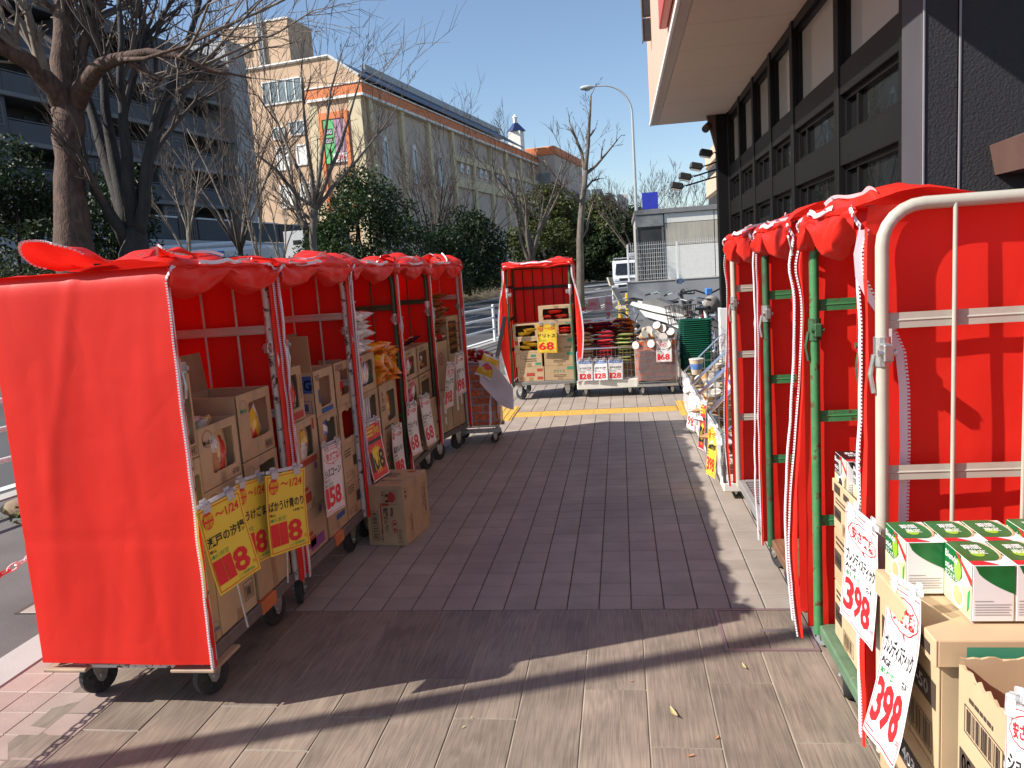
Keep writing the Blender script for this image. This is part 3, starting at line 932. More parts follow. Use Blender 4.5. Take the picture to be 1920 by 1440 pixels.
# ---- concrete service building, low wall, mesh fence
sb = thing('service_building', 'low concrete building with white bands and a dark glass end beyond the parked bikes', 'building', (2.3, 27, 0))
CONW = mat('streaked_concrete', (.40, .37, .31), rough=.85, var=.16, vs=3, stretch=(4, 4, .35), dirt=((.25, .2, .15), 6, .63, .15))
WHB = mat('white_render', (.70, .69, .64), rough=.7, var=.05, dirt=((.5, .44, .34), 3, .64, .15))
GLZ = mat('dark_grey_glass', (.05, .055, .058), rough=.15, var=.3, vs=1.2)
MB().box((-1.66, .06, 0), (6, 6, 3.15)).build('core', CONC, sb)
for x0, x1 in ((-.74, .86), (.89, 2.5), (2.53, 6)):
    MB().bbox((x0, 0, 2.86), (x1, .06, 3.17), .005).build('band_panel', WHB, sb)
    MB().bbox((x0, 0, 2.12), (x1, .06, 2.84), .005).build('concrete_panel', CONW, sb)
    MB().bbox((x0, 0, 0), (x1, .06, 2.10), .005).build('lower_panel', WHB, sb)
MB().bbox((-1.72, -.08, 3.18), (6, 6, 3.34), .01).build('coping', mat('coping_grey', (.20, .20, .20), rough=.5), sb)
MB().bbox((-1.70, -.05, 2.78), (-.78, .06, 3.17), .01).build('end_fascia', mat('end_grey', (.22, .225, .225), rough=.45), sb)
b = MB(); b.box((-1.70, -.03, 0), (-1.62, .06, 2.75)); b.box((-.84, -.03, 0), (-.78, .06, 2.75)); b.build('end_frame', GREYP, sb)
MB().box((-1.62, .0, 0), (-.84, .04, 2.75)).build('end_glass', GLZ, sb)
b = MB(); [b.box((-1.6+.11*k, -.02, .2), (-1.56+.11*k, -.002, 1.9)) for k in range(7)]; b.build('louvres', mat('louvre_brown', (.16, .135, .11)), sb)
bs_ = thing('blue_sign', 'plain blue signboard on a post above the concrete building', 'signboard', (2.15, 52, 0))
MB().bbox((-.5, -.08, 5.0), (.5, .08, 6.05), .01).build('board', mat('sign_blue', (.03, .045, .42), rough=.4), bs_)
MB().tube([(0, .1, -.1), (0, .1, 5.3)], .06, 6).build('post', ZINC, bs_)
lw = thing('low_wall', 'grey rendered low wall under the white mesh fence behind the bikes', 'wall', (.2, 22.85, 0))
MB().bbox((0, 0, -.02), (5, .2, 1.05), .012).build('wall', mat('wall_grey', (.27, .275, .285), rough=.85, var=.12, vs=1.5), lw)
MB().bbox((-.01, -.02, 1.053), (5, .22, 1.09), .008).build('coping', CONC, lw)
mf = thing('mesh_fence', 'white welded wire mesh fence standing on the grey low wall', 'fence', (.2, 22.95, 1.09))
for x in (.06, 1.45, 2.9, 4.3):
    MB().bbox((x-.025, -.025, 0), (x+.025, .025, 1.05), .004).build('post', WHITEPNT, mf)
for q in range(3):
    b = MB()
    x0 = .09+1.42*q
    k = 0
    while k*.06 < 1.34:
        b.box((x0+.06*k-.0035, -.004, .02), (x0+.06*k+.0035, .003, 1.09)); k += 1
    for j in range(9):
        b.box((x0-.02, .0035, .06+.118*j), (x0+1.34, .009, .068+.118*j))
    b.build('mesh_panel', WHITEPNT, mf)

# ---- guard fence along the kerb
def guard(name, pts, label):
    o = thing(name, label, 'fence', (pts[0][0], pts[0][1], 0))
    ox, oy = pts[0]
    L = [(x-ox, y-oy) for x, y in pts]
    for x, y in L:
        b = MB(); b.tube([(x, y, -.05), (x, y, .84)], .034, 10); b.lathe([(.036, .84), (.03, .86), (.012, .87)], 10, 0, (x, y, 0)); b.build('post', WHITEPNT, o, True)
    for z in (.80, .56, .30):
        MB().tube([(x, y, z) for x, y in L], .024, 8).build('rail', WHITEPNT, o, True)
gp = [(x+.1, y) for x, y in resample(KERB, [0.5, 3.3, 6.1, 8.9, 11.8, 14.8, 18.3])]
guard('guard_fence', gp, 'white three rail pipe guard fence along the near kerb behind the red carts')
guard('guard_fence', [(-1.5, 32.4), (-.32, 34.6), (.48, 37.3)], 'short white pipe guard fence beside the van past the driveway')
for k, (x, y) in enumerate(((-.025, 23.05), (.2, 23.85))):
    o = thing('bollard', ['shorter looking yellow bollard nearer the road by the low wall', 'yellow bollard right against the low wall end'][k], 'bollard', (x, y, 0), 0, 'yellow bollards at the wall end')
    b = MB(); b.tube([(0, 0, -.02), (0, 0, .70)], .065, 14); b.lathe([(.065, .70), (.055, .725), (.02, .735)], 14); b.build('post', mat('bollard_yellow', (.70, .42, .02), rough=.5, var=.08), o, True)
def lamp(loc, H, reach, label, r=.085):
    o = thing('street_lamp', label, 'street lamp', loc)
    n = 12
    arc = [(-reach*.62*(1-cos(t)), 0, H-1.35+1.35*sin(t)) for t in [pi/2*i/n for i in range(n+1)]]
    pts = [(0, 0, 0), (0, 0, H*.5), (0, 0, H-1.9)]+arc+[(-reach*.82, 0, H+.01)]
    rr = [r, r*.85, r*.7]+[r*.6-(r*.2)*i/n for i in range(n+1)]+[r*.38]
    MB().tube(pts, rr, 10).build('pole', mat('lamp_pole', (.50, .52, .53), rough=.35, metal=.3, var=.05), o, True)
    b = MB(); b.lathe([(.05, 0), (.17, .10), (.20, .30), (.15, .50), (.07, .62)], 14, 0, (0, 0, 0), Matrix.Translation((-reach*1.08, 0, H-.02)) @ Matrix.Rotation(rad(90), 4, 'Y') @ Matrix.Diagonal((.55, 1, 1, 1)))
    b.build('lamp_head', mat('lamp_head_grey', (.46, .47, .47), rough=.4), o, True)
    b = MB(); b.lathe([(.04, -.13), (.12, -.09), (.15, -.02), (.15, .0)], 14, 0, (-reach*.92, 0, H-.04)); b.build('lens', clear('lamp_lens', (.6, .6, .58), .5), o, True)
lamp((.9, 37, 0), 9.6, 2.1, 'tall grey street lamp curving left against the sky behind the concrete building')
lamp((8.35, 73.5, 0), 9.1, 2.0, 'distant street lamp seen under the black floodlights')

lamp((-5.45, .915, 0), 8.5, 2.0, 'street lamp standing by the kerb behind the viewer', .068)
# ---- vehicles
VW = mat('van_white', (.66, .67, .69), rough=.25, var=.02)
van = thing('van', 'white van with roof rack driving towards the store on the road', 'van', (.45, 47.4, -.115))
prof = [(0, .35), (0, .95), (.18, 1.05), (.75, 1.85), (1.1, 1.98), (4.4, 1.98), (4.6, 1.8), (4.65, .35)]
b = MB(); b.prism([(y, z) for y, z in prof], -.85, .85, 0, Matrix(((0, 1, 0, 0), (1, 0, 0, 0), (0, 0, 1, 0), (0, 0, 0, 1)))); b.build('body', VW, van)
b = MB(); b.add([(-.70, .20, 1.14), (.70, .20, 1.14), (.62, .70, 1.80), (-.62, .70, 1.80)], [(0, 1, 2, 3)]); [setattr(b, 'v', [(x, y-.02, z) for x, y, z in b.v])]; b.build('windscreen', DARKG, van)
for s in (-1, 1):
    b = MB(); b.bbox((s*.62-.16, -.03, .78), (s*.62+.16, .02, .95), .03); b.build('headlight', mat('headlight', (.75, .76, .78), rough=.1), van)
    b = MB(); b.bbox((s*.98-.09, .35, 1.15), (s*.98+.09, .42, 1.38), .02); b.build('wing_mirror', BLACKP, van)
    for y in (.75, 3.8):
        b = MB(); b.tube([(s*.86-.1, y, .32), (s*.86+.02, y, .32)], .32, 16); w = b.build('wheel', TYRE, van)
b = MB(); b.bbox((-.45, -.03, .78), (.45, .01, .92), .02); b.build('grille', BLACKP, van)
b = MB(); b.bbox((-.88, -.08, .34), (.88, .05, .62), .06); b.build('bumper', VW, van)
b = MB(); b.bbox((-.55, -.09, .40), (.55, -.075, .55), .01); b.build('lower_grille', BLACKP, van)
b = MB()
for y in (1.2, 2.4, 3.6):
    b.tube([(-.75, y, 1.98), (-.75, y, 2.12), (.75, y, 2.12), (.75, y, 1.98)], .025, 5)
for x in (-.6, -.2, .2, .6):
    b.tube([(x, 1.0, 2.15), (x, 4.0, 2.15)], .03, 5)
b.bbox((.15, 1.2, 2.18), (.65, 3.6, 2.4), .04); b.build('roof_rack', mat('rack_grey', (.5, .5, .5), metal=.3), van)
bus = thing('bus', 'white city bus with a blue roof stripe half hidden behind the hedge', 'bus', (-17.2, 38.4, .95), rad(-172.3))
# local x runs towards the rear (left in view), y away from the viewer's side is negative
b = MB(); b.bbox((0, -1.2, .35), (10.4, 1.2, 2.82), .18); b.build('body', VW, bus)
b = MB(); b.bbox((.4, -1.26, 1.25), (10.0, 1.26, 2.35), .05); b.build('window_band', DARKG, bus)
b = MB(); b.bbox((2.2, -1.27, 2.40), (4.6, 1.27, 2.66), .03); b.build('blue_stripe', P_BLU, bus)
b = MB(); b.bbox((1.2, -.95, 2.84), (5.4, .95, 3.12), .10); b.build('roof_unit', VW, bus)
b = MB(); b.add([(10.41, -1.0, 1.1), (10.41, 1.0, 1.1), (10.41, .95, 2.4), (10.41, -.95, 2.4)], [(0, 1, 2, 3)]); b.build('front_glass', DARKG, bus)
for x in (2.0, 8.0):
    for s in (-1, 1):
        MB().tube([(x, s*1.22-.1, .45), (x, s*1.22+.05, .45)], .45, 16).build('wheel', TYRE, bus)
nb = thing('notice_board', 'white notice board on the bank behind the bare tree', 'notice board', (-13.9, 33, 1.1))
MB().bbox((-.45, -.03, 1.6), (.45, .03, 2.9), .01).build('board', WHITEPNT, nb)
b = MB(); b.rect(lambda x, z: (x, -.034, z), -.05, 2.3, .33, 2.5); b.build('print', P_BLK, nb)
for x in (-.35, .35):
    MB().tube([(x, .05, 0), (x, .05, 2.7)], .03, 6).build('post', ZINC, nb)

# ================================================================ TREES
BARK1 = mat('reddish_bark', (.085, .048, .034), rough=.9, var=.45, vs=9, bump=.9, bs=22, bdist=.03, stretch=(1, 1, .4), dirt=((.13, .115, .10), 5, .60, .14))
BARK2 = mat('dark_bark', (.032, .028, .026), rough=.9, var=.35, vs=6, bump=.8, bs=25, bdist=.02, stretch=(1, 1, .4))
BARK3 = mat('grey_brown_bark', (.13, .105, .085), rough=.9, var=.3, vs=8, bump=.6, bs=30, bdist=.01, stretch=(1, 1, .4), dirt=((.22, .20, .17), 7, .6, .12))
BARK4 = mat('pale_bark', (.30, .25, .19), rough=.85, var=.25, vs=9, bump=.5, bs=30, bdist=.01)
TWIG = mat('brown_twigs', (.075, .053, .043), rough=.9, var=.3, vs=2)
TWIGP = mat('pale_twigs', (.17, .135, .11), rough=.9, var=.3, vs=2)

def jit(d, ang, R, up):
    """direction d turned by about ang to a random side, pulled upwards"""
    a = d.orthogonal().normalized()
    b_ = d.cross(a)
    t = R.uniform(0, 2*pi)
    s = (a*cos(t)+b_*sin(t))
    v = d*cos(ang)+s*sin(ang)
    v.z += up
    return v.normalized()

def limb(mb, p, d, L, r, R, up, n=5, k=3, wob=.16):
    pts, rs = [p.copy()], [r]
    for i in range(k):
        d = jit(d, R.uniform(0, wob), R, up*.25)
        p = p+d*(L/k)
        pts.append(p.copy()); rs.append(r*(1-.55*(i+1)/k))
    mb.tube(pts, rs, n, 0, False, False)
    return pts, rs, d

def twigs(mb, pts, rs, R, depth, ratio, ang, up, per, rmin, lfac=1.0):
    """children along a limb; per = children per limb"""
    if depth == 0:
        return
    L = sum((b-a).length for a, b in zip(pts, pts[1:]))
    for q in range(per):
        t = R.uniform(.28, 1.0) if q else 1.0
        f = t*(len(pts)-1)
        i = min(int(f), len(pts)-2)
        p = pts[i].lerp(pts[i+1], f-i)
        d = (pts[i+1]-pts[i]).normalized()
        r = max(rmin, (rs[i]+(rs[i+1]-rs[i])*(f-i))*R.uniform(.55, .8))
        dd = jit(d, R.uniform(ang*.5, ang*1.25), R, up)
        LL_ = L*ratio*R.uniform(.7, 1.2)*lfac
        q2, r2, _ = limb(mb, p, dd, LL_, r, R, up, 4 if r > .02 else 3, 3 if depth > 1 else 2)
        twigs(mb, q2, r2, R, depth-1, ratio, ang, up, per, rmin)

def limb_tree(label, polys, bark, twigm, seed, depth, per, ratio, ang, up, rmin, group=None, trunk_n=12, lens=1.0, first=0, name='bare_tree'):
    R = random.Random(seed)
    x0, y0, z0, _ = polys[0][0]
    g = min(z0, 1.0 if x0 < -8 else z0)
    o = thing(name, label, 'tree', (x0, y0, 0), 0, group)
    tb_, cb = MB(), MB()
    for k, pl in enumerate(polys):
        pts = [Vector((x-x0, y-y0, z)) for x, y, z, r in pl]
        rs = [q[3] for q in pl]
        if k == 0:
            pts = [Vector((pts[0].x, pts[0].y, -.2 if x0 > -8 else .3))]+pts
            rs = [rs[0]*1.25]+rs
        # smooth the run
        P2, R2 = [], []
        for i in range(len(pts)-1):
            for s in (0, .5):
                q = pts[i].lerp(pts[i+1], s)
                if s:
                    q += Vector((R.uniform(-1, 1), R.uniform(-1, 1), 0))*rs[i]*.18
                P2.append(q); R2.append((rs[i]+(rs[i+1]-rs[i])*s)*(1+R.uniform(-.05, .05)))
        P2.append(pts[-1]); R2.append(rs[-1])
        tb_.tube(P2, R2, trunk_n if rs[0] > .12 else 8)
        if k >= first:
            twigs(cb, P2, R2, R, depth, ratio, ang, up, per if k else max(2, per-3), rmin, lens)
            # long whips straight from the limb
            for q in range(per):
                i = R.randrange(max(1, len(P2)//2), len(P2)-1)
                dd = jit((P2[i+1]-P2[i]).normalized(), R.uniform(.4, .9), R, up)
                a, c, _ = limb(cb, P2[i], dd, R.uniform(.6, 1.5)*lens, max(rmin*1.4, R2[i]*.22), R, up, 4, 4)
                twigs(cb, a, c, R, max(1, depth-2), .5, ang, up, 3, rmin)
    tb_.build('trunk', bark, o, True, 180)
    cb.build('crown', twigm, o, True, 180)
    return o

def vase_tree(label, loc, H, r, seed, bark, twigm, limbs=6, depth=4, per=3, spread=.45, h1=.3, rmin=.008, group=None, up=.12, ang=.5, ratio=.62):
    R = random.Random(seed)
    polys = [[(loc[0], loc[1], loc[2], r), (loc[0]+.03, loc[1], loc[2]+H*h1*.5, r*.88), (loc[0], loc[1]+.03, loc[2]+H*h1, r*.85)]]
    for k in range(limbs):
        t = 2*pi*k/limbs+R.uniform(-.4, .4)
        z = loc[2]+H*h1*R.uniform(.75, 1.0)
        sp_ = H*spread*R.uniform(.35, 1.0)
        hh = (H*R.uniform(.78, 1.0)+loc[2]-z)*.8
        pl = [(loc[0], loc[1], z, r*.6)]
        for q in (.3, .62, 1.0):
            pl.append((loc[0]+cos(t)*sp_*q**1.15+R.uniform(-.1, .1), loc[1]+sin(t)*sp_*q**1.15, z+hh*q**.92, r*.6*(1-.8*q)))
        polys.append(pl)
    return limb_tree(label, polys, bark, twigm, seed+5, depth, per, ratio, ang, up, rmin, group, 10, H/11, 1)

T1 = [
[(-14.39,19.51,2.73,0.52),(-14.43,19.63,3.66,0.44),(-14.46,19.79,4.79,0.4),(-14.45,19.96,5.93,0.38),(-14.43,20.07,6.7,0.4)],
[(-14.41,20.05,6.56,0.33),(-14.62,20.37,7.54,0.3),(-14.67,20.59,8.43,0.27),(-14.69,20.84,9.47,0.24),(-14.68,21.11,10.66,0.2)],
[(-14.43,20.07,6.7,0.3),(-14.42,19.72,7.11,0.26),(-14.58,19.17,7.66,0.22),(-14.85,18.65,7.92,0.19),(-15.35,18.12,8.23,0.15)],
[(-14.3,20.09,6.7,0.26),(-13.94,19.99,7.05,0.24),(-13.19,19.65,7.48,0.2),(-12.48,19.47,7.63,0.15),(-11.43,19.32,7.66,0.11),(-10.71,19.3,7.5,0.08),(-9.89,19.25,7.08,0.05),(-8.85,19.37,6.8,0.02)],
[(-14.15,20.15,6.97,0.2),(-14.35,20.76,7.88,0.17),(-14.34,20.96,8.57,0.16),(-14.1,21.31,9.3,0.13),(-14.08,21.64,10.22,0.1)],
[(-12.09,19.41,7.54,0.09),(-11.71,19.32,7.26,0.07),(-11.19,19.25,6.96,0.06),(-11.03,19.29,7.08,0.03)],
[(-12.48,19.47,7.63,0.07),(-11.27,18.79,7.36,0.05),(-10.12,18.78,7.55,0.03),(-8.94,19.01,7.99,0.015)],
[(-14.71,20.79,9.18,0.1),(-14.95,20.61,9.57,0.08),(-15.21,20.42,9.95,0.05)]]
T2 = [
[(-13.46,20.62,2.46,0.42),(-13.39,20.72,3.04,0.34),(-13.44,20.78,3.49,0.3)],
[(-13.51,20.77,3.5,0.22),(-14.09,21.17,4.76,0.18),(-14.6,21.58,6.04,0.16),(-14.99,21.89,7.17,0.13),(-15.53,22.19,8.34,0.1),(-16.25,22.41,9.22,0.08),(-17.31,22.57,9.98,0.06),(-17.75,22.6,10.64,0.05)],
[(-13.52,20.74,3.35,0.22),(-13.75,20.9,4.7,0.17),(-13.98,21.09,6.2,0.15),(-14.06,21.27,7.54,0.11),(-14.21,21.46,9.04,0.08),(-14.38,21.6,10.24,0.06)],
[(-13.45,20.75,3.35,0.2),(-13.28,20.57,4.78,0.16),(-13.2,20.58,6.19,0.13),(-13.12,20.55,7.3,0.1),(-12.9,20.53,8.37,0.08),(-12.93,20.69,9.51,0.06)],
[(-13.36,20.77,3.34,0.22),(-13.24,21.16,4.54,0.18),(-13.17,21.51,5.46,0.16),(-12.82,21.94,6.68,0.13),(-12.5,22.34,7.77,0.1),(-12.16,22.65,8.86,0.09),(-11.8,22.98,10.1,0.07)],
[(-13.34,20.75,3.19,0.2),(-12.9,20.65,4.18,0.16),(-12.76,20.71,5.18,0.14),(-12.42,20.82,6.3,0.11),(-12.0,20.89,7.12,0.07),(-11.48,21.09,7.95,0.05),(-10.37,21.34,8.6,0.03)],
[(-13.61,20.69,3.06,0.2),(-13.76,20.28,3.93,0.15),(-13.9,20.04,4.49,0.12),(-14.02,19.91,5.19,0.09),(-14.11,20.04,6.19,0.05)],
[(-13.62,21.18,6.48,0.1),(-13.36,21.59,7.69,0.08),(-13.06,21.91,8.9,0.09),(-13.19,22.15,9.99,0.07)],
[(-13.07,21.9,8.82,0.08),(-12.71,22.24,9.39,0.06),(-12.32,22.61,10.19,0.05)]]
T3 = [
[(-9.96,25.18,2.21,0.14),(-10.0,25.3,3.09,0.125),(-9.95,25.41,3.79,0.12),(-9.9,25.48,4.22,0.13)],
[(-9.93,25.46,4.14,0.09),(-10.33,25.84,5.08,0.07),(-10.85,26.21,6.04,0.055),(-11.37,26.61,7.21,0.04),(-11.82,26.81,8.35,0.025)],
[(-9.97,25.47,4.23,0.08),(-10.25,25.05,4.48,0.06),(-10.77,24.8,5.34,0.05),(-11.45,24.49,6.03,0.03)],
[(-9.9,25.46,4.14,0.09),(-9.82,25.31,5.15,0.07),(-9.86,25.27,6.34,0.055),(-9.84,25.24,7.5,0.04),(-9.81,25.28,8.49,0.02)],
[(-9.86,25.48,4.22,0.09),(-9.78,25.97,5.39,0.07),(-9.58,26.28,6.64,0.055),(-9.37,26.62,8.07,0.04),(-8.98,26.95,9.32,0.02)],
[(-9.83,25.49,4.22,0.085),(-9.3,25.39,5.12,0.065),(-8.75,25.4,6.09,0.05),(-8.32,25.53,7.24,0.035),(-7.89,25.65,8.39,0.02)],
[(-9.83,25.47,4.13,0.085),(-9.4,26.05,4.84,0.06),(-8.65,26.59,5.72,0.045),(-7.95,27.02,6.61,0.03),(-7.4,27.3,7.32,0.02)],
[(-9.89,25.39,3.61,0.07),(-10.38,25.68,4.01,0.05),(-10.89,25.86,4.33,0.04),(-11.4,26.06,4.83,0.03)],
[(-10.2,25.32,3.46,0.1),(-10.39,25.35,3.82,0.08),(-10.68,25.67,4.91,0.06),(-10.91,25.87,5.83,0.045),(-11.05,25.97,6.72,0.03)]]
T6 = [
[(-1.57,31.15,-0.25,0.21),(-1.54,31.36,1.21,0.19),(-1.49,31.58,2.67,0.17),(-1.32,31.81,4.13,0.15),(-1.13,32.02,5.37,0.13)],
[(-1.14,31.99,5.16,0.1),(-1.27,32.31,6.14,0.08),(-1.5,32.47,6.8,0.06),(-1.69,32.63,7.36,0.04)],
[(-1.14,32.0,5.26,0.11),(-0.97,31.98,6.37,0.09),(-0.88,32.02,7.28,0.07),(-0.78,32.17,8.21,0.04)],
[(-1.1,32.01,5.26,0.09),(-0.71,32.31,5.57,0.07),(-0.33,32.53,5.98,0.05),(0.18,32.79,6.56,0.03)],
[(-1.36,31.81,4.13,0.09),(-1.94,31.49,4.66,0.07),(-2.31,31.31,5.18,0.05),(-2.68,31.14,5.8,0.03)],
[(-1.26,31.88,4.54,0.07),(-0.91,32.19,4.96,0.05),(-0.59,32.36,5.05,0.03)],
[(-1.52,31.56,2.57,0.07),(-1.21,31.88,3.08,0.06),(-1.06,32.1,3.71,0.05),(-0.91,32.18,4.12,0.03)]]

limb_tree('big gnarled tree with flaking reddish bark behind the first red cart', T1, BARK1, TWIGP, 11, 3, 5, .46, .75, .10, .008, None, 16, 1.3, 1)
limb_tree('dark many stemmed bare tree next to the reddish trunk', T2, BARK2, TWIG, 12, 3, 5, .42, .55, .14, .008, None, 12, 1.2, 1)
limb_tree('bare vase shaped tree in front of the tan mall end wall', T3, BARK3, TWIG, 13, 4, 3, .44, .55, .14, .007, None, 12, .45, 1)
limb_tree('bare street tree with sparse sideways limbs standing right of the central cart', [[(x, y, z, r*.80) for x, y, z, r in p] for p in T6], BARK3, TWIG, 14, 4, 3, .44, .6, .10, .007, None, 12, .45, 1)
vase_tree('bare vase shaped street tree rising behind the red central cart', (-2.72, 25.0, 0), 5.7, .11, 21, BARK3, TWIG, 7, 4, 3, .30, .36, .006)
vase_tree('broad bushy bare tree before the shaded mall side', (-10.3, 43.8, .9), 7.6, .17, 22, BARK2, TWIG, 9, 4, 3, .42, .12, .010)
vase_tree('small bare tree low behind the hedge right of the camellia', (-9.6, 50, .9), 7.5, .12, 23, BARK2, TWIG, 8, 3, 4, .50, .12, .012)
vase_tree('far bare tree left of the blue sign', (1.5, 82, 0), 8.6, .18, 24, BARK3, TWIG, 7, 4, 3, .45, .3, .018)
vase_tree('far bare tree directly behind the blue sign', (4.6, 78, 0), 8.4, .18, 25, BARK3, TWIG, 7, 4, 3, .42, .3, .018)
vase_tree('far bare tree right of the blue sign', (6.6, 84, 0), 7.6, .16, 26, BARK3, TWIG, 7, 4, 3, .45, .3, .018)
vase_tree('slim pale stemmed bare tree nearest the dark many stemmed tree', (-13.7, 24.0, .9), 6.0, .07, 31, BARK4, TWIGP, 5, 3, 4, .22, .35, .006)
vase_tree('slim pale stemmed bare tree before the bus roof centre', (-11.45, 24.2, .9), 5.4, .07, 32, BARK4, TWIGP, 4, 3, 4, .20, .30, .006)
vase_tree('slim pale leaning bare tree closest to the vase shaped tree', (-10.9, 24.6, .9), 4.8, .06, 33, BARK4, TWIGP, 4, 3, 4, .22, .3, .006)
vase_tree('bare tree with fine brown twigs behind the dark many stemmed tree', (-15.2, 30.5, 1.0), 9.5, .12, 34, BARK3, TWIG, 8, 3, 4, .40, .25, .010)
vase_tree('fine twigged bare tree in front of the apartment end', (-14.2, 36.0, 1.0), 9.0, .12, 35, BARK3, TWIG, 8, 3, 4, .38, .2, .012)

# ---- evergreens and hedges: leaf-sized faces through the crown's volume
def leafmat(name, c0, c1, rough=.55):
    m = mat(name, c0, rough=rough, var=.45, vs=1.1, spec=.28, dirt=(c1, 2.6, .52, .15), trans=.15)
    return m
LEAFD = leafmat('dark_leaves', (.022, .040, .014), (.045, .065, .020))
LEAFM = leafmat('camellia_leaves', (.030, .055, .017), (.075, .095, .028), .45)
LEAFY = leafmat('olive_leaves', (.065, .080, .022), (.12, .115, .035))
LEAFH = leafmat('hedge_leaves', (.045, .060, .020), (.10, .095, .045))
def leaf_mesh(P, size, rs, m):
    n = len(P)
    N_ = rs.normal(size=(n, 3)); N_[:, 2] += .5
    N_ /= np.linalg.norm(N_, axis=1)[:, None]
    A_ = np.cross(N_, rs.normal(size=(n, 3))); A_ /= np.linalg.norm(A_, axis=1)[:, None]
    B_ = np.cross(N_, A_)
    s = size*rs.uniform(.6, 1.3, (n, 1))
    co = np.stack([P-A_*s, P+B_*s*.45, P+A_*s, P-B_*s*.45], 1).reshape(-1, 3)
    return np_mesh('crown', co, np.arange(4*n).reshape(n, 4), [m])
def evergreen(label, loc, W, H, n, size, seed, m, z0=.0, name='evergreen_tree', lob=26):
    rs = np.random.RandomState(seed)
    o = thing(name, label, 'tree', loc)
    C_ = []
    for k in range(lob):
        t = rs.uniform(0, 2*pi); h = rs.uniform(.12, .95)
        wid = W*.5*(math.sin(pi*min(1, h*.85+.18)))**.6
        r = wid*math.sqrt(rs.uniform(.1, 1))*.8
        C_.append((r*cos(t), r*sin(t), z0+H*h*.93, W*rs.uniform(.12, .21)))
    C_ = np.array(C_)
    idx = rs.randint(0, lob, n)
    d = rs.normal(size=(n, 3)); d /= np.linalg.norm(d, axis=1)[:, None]
    rad_ = rs.uniform(.35, 1.08, (n, 1))**.6
    P = C_[idx, :3]+d*rad_*C_[idx, 3:4]*np.array([1, 1, .85])
    P = P[P[:, 2] > z0*.5]
    link('crown', leaf_mesh(P, size, rs, m), o)
    R = random.Random(seed)
    b = MB()
    for k in range(4):
        pts = [Vector((0, 0, -.3))]
        for q in range(4):
            pts.append(pts[-1]+Vector((R.uniform(-.12, .12)*W*.6, R.uniform(-.12, .12)*W*.6, H*.2)))
        b.tube(pts, [.04*W*.5, .035*W*.5, .025*W*.5, .018*W*.5, .008*W*.5], 6)
    b.build('trunk', BARK2, o, True, 180)
evergreen('tall dark evergreen at the far left edge beyond the road', (-18.3, 22.5, .9), 5.2, 6.0, 16000, .085, 41, LEAFD)
evergreen('dark evergreen showing between the reddish trunk and the many stemmed tree', (-17.4, 26, .9), 4.2, 5.6, 9000, .09, 42, LEAFD)
evergreen('large rounded glossy evergreen in front of the mall', (-9.6, 29.8, .8), 5.0, 5.2, 17000, .075, 43, LEAFM, lob=34)
evergreen('dark low evergreen below the bushy bare tree', (-9.3, 47.3, .8), 6.0, 5.0, 11000, .12, 44, LEAFD)
evergreen('olive green evergreen behind the central street tree', (-6.2, 68, .6), 7.2, 9.4, 12000, .17, 45, LEAFY)
evergreen('yellowish evergreen right of the street tree with sideways limbs', (-2.0, 97, 0), 10.5, 10.2, 13000, .24, 46, LEAFY)
evergreen('dark rounded evergreen above the white van', (1.2, 84, 0), 7.5, 7.8, 10000, .20, 47, LEAFD)
evergreen('dark evergreen filling the gap left of the white van', (-4.2, 84, 0), 8.0, 7.5, 9000, .20, 48, LEAFD)
evergreen('small dark evergreen beside the glossy evergreen', (-11.8, 31.5, .9), 3.0, 3.6, 6000, .075, 49, LEAFM)
evergreen('dark evergreen shrub deep behind the camellia on its right', (-8.6, 38.5, .7), 3.6, 3.4, 6500, .09, 50, LEAFD, name='evergreen_shrub')
def hedge(label, pts, w, h, n, size, seed, m):
    rs = np.random.RandomState(seed)
    o = thing('hedge', label, 'hedge', (pts[0][0], pts[0][1], pts[0][2]))
    pts = np.array(pts)
    seg = rs.randint(0, len(pts)-1, n); t = rs.uniform(0, 1, (n, 1))
    B_ = pts[seg]*(1-t)+pts[seg+1]*t
    s = np.sin(B_[:, 1]*2.3)+np.sin(B_[:, 1]*5.1+1)
    hh = h*(1+.10*s)
    P = B_+np.stack([rs.uniform(-.5, .5, n)*w, np.zeros(n), hh*rs.uniform(0, 1, n)**.7], 1)+rs.normal(size=(n, 3))*.07-pts[0]
    k = link('foliage', leaf_mesh(P, size, rs, m), o)
    k['kind'] = 'stuff'
    b = MB()
    R = random.Random(seed)
    for q in range(40):
        i = R.randrange(n)
        x, y, z = B_[i]-pts[0]
        b.tube([(x, y, z-.1), (x+R.uniform(-.1, .1), y, z+h*.7)], [.02, .008], 4)
    q_ = b.build('stems', BARK2, o); q_['kind'] = 'stuff'
hedge('clipped hedge on the bank in front of the bus', [(-18.3, 15, .55), (-16.6, 21, .6), (-14.0, 27.5, .6)], 1.6, 2.15, 19000, .06, 61, LEAFH)
hedge('clipped hedge on the bank below the glossy evergreen', [(-13.6, 28.2, .6), (-11.8, 34.5, .6), (-10.6, 41, .6)], 1.5, 1.9, 12000, .065, 62, LEAFH)
hedge('far hedge on the bank behind the central cart', [(-10.4, 42, .5), (-9.1, 50, .5), (-8.0, 60, .5)], 2.2, 1.6, 9000, .09, 63, LEAFY)
hedge('hedge at the far bend of the road', [(-7.6, 62, .4), (-5.6, 76, .2), (-3.2, 92, .0)], 2.0, 1.8, 7000, .12, 64, LEAFD)
# ================================================================ ROLL CARTS
def arc(c, r, a0, a1, n, f):
    return [f(c[0]+r*cos(a0+(a1-a0)*i/n), c[1]+r*sin(a0+(a1-a0)*i/n)) for i in range(n+1)]

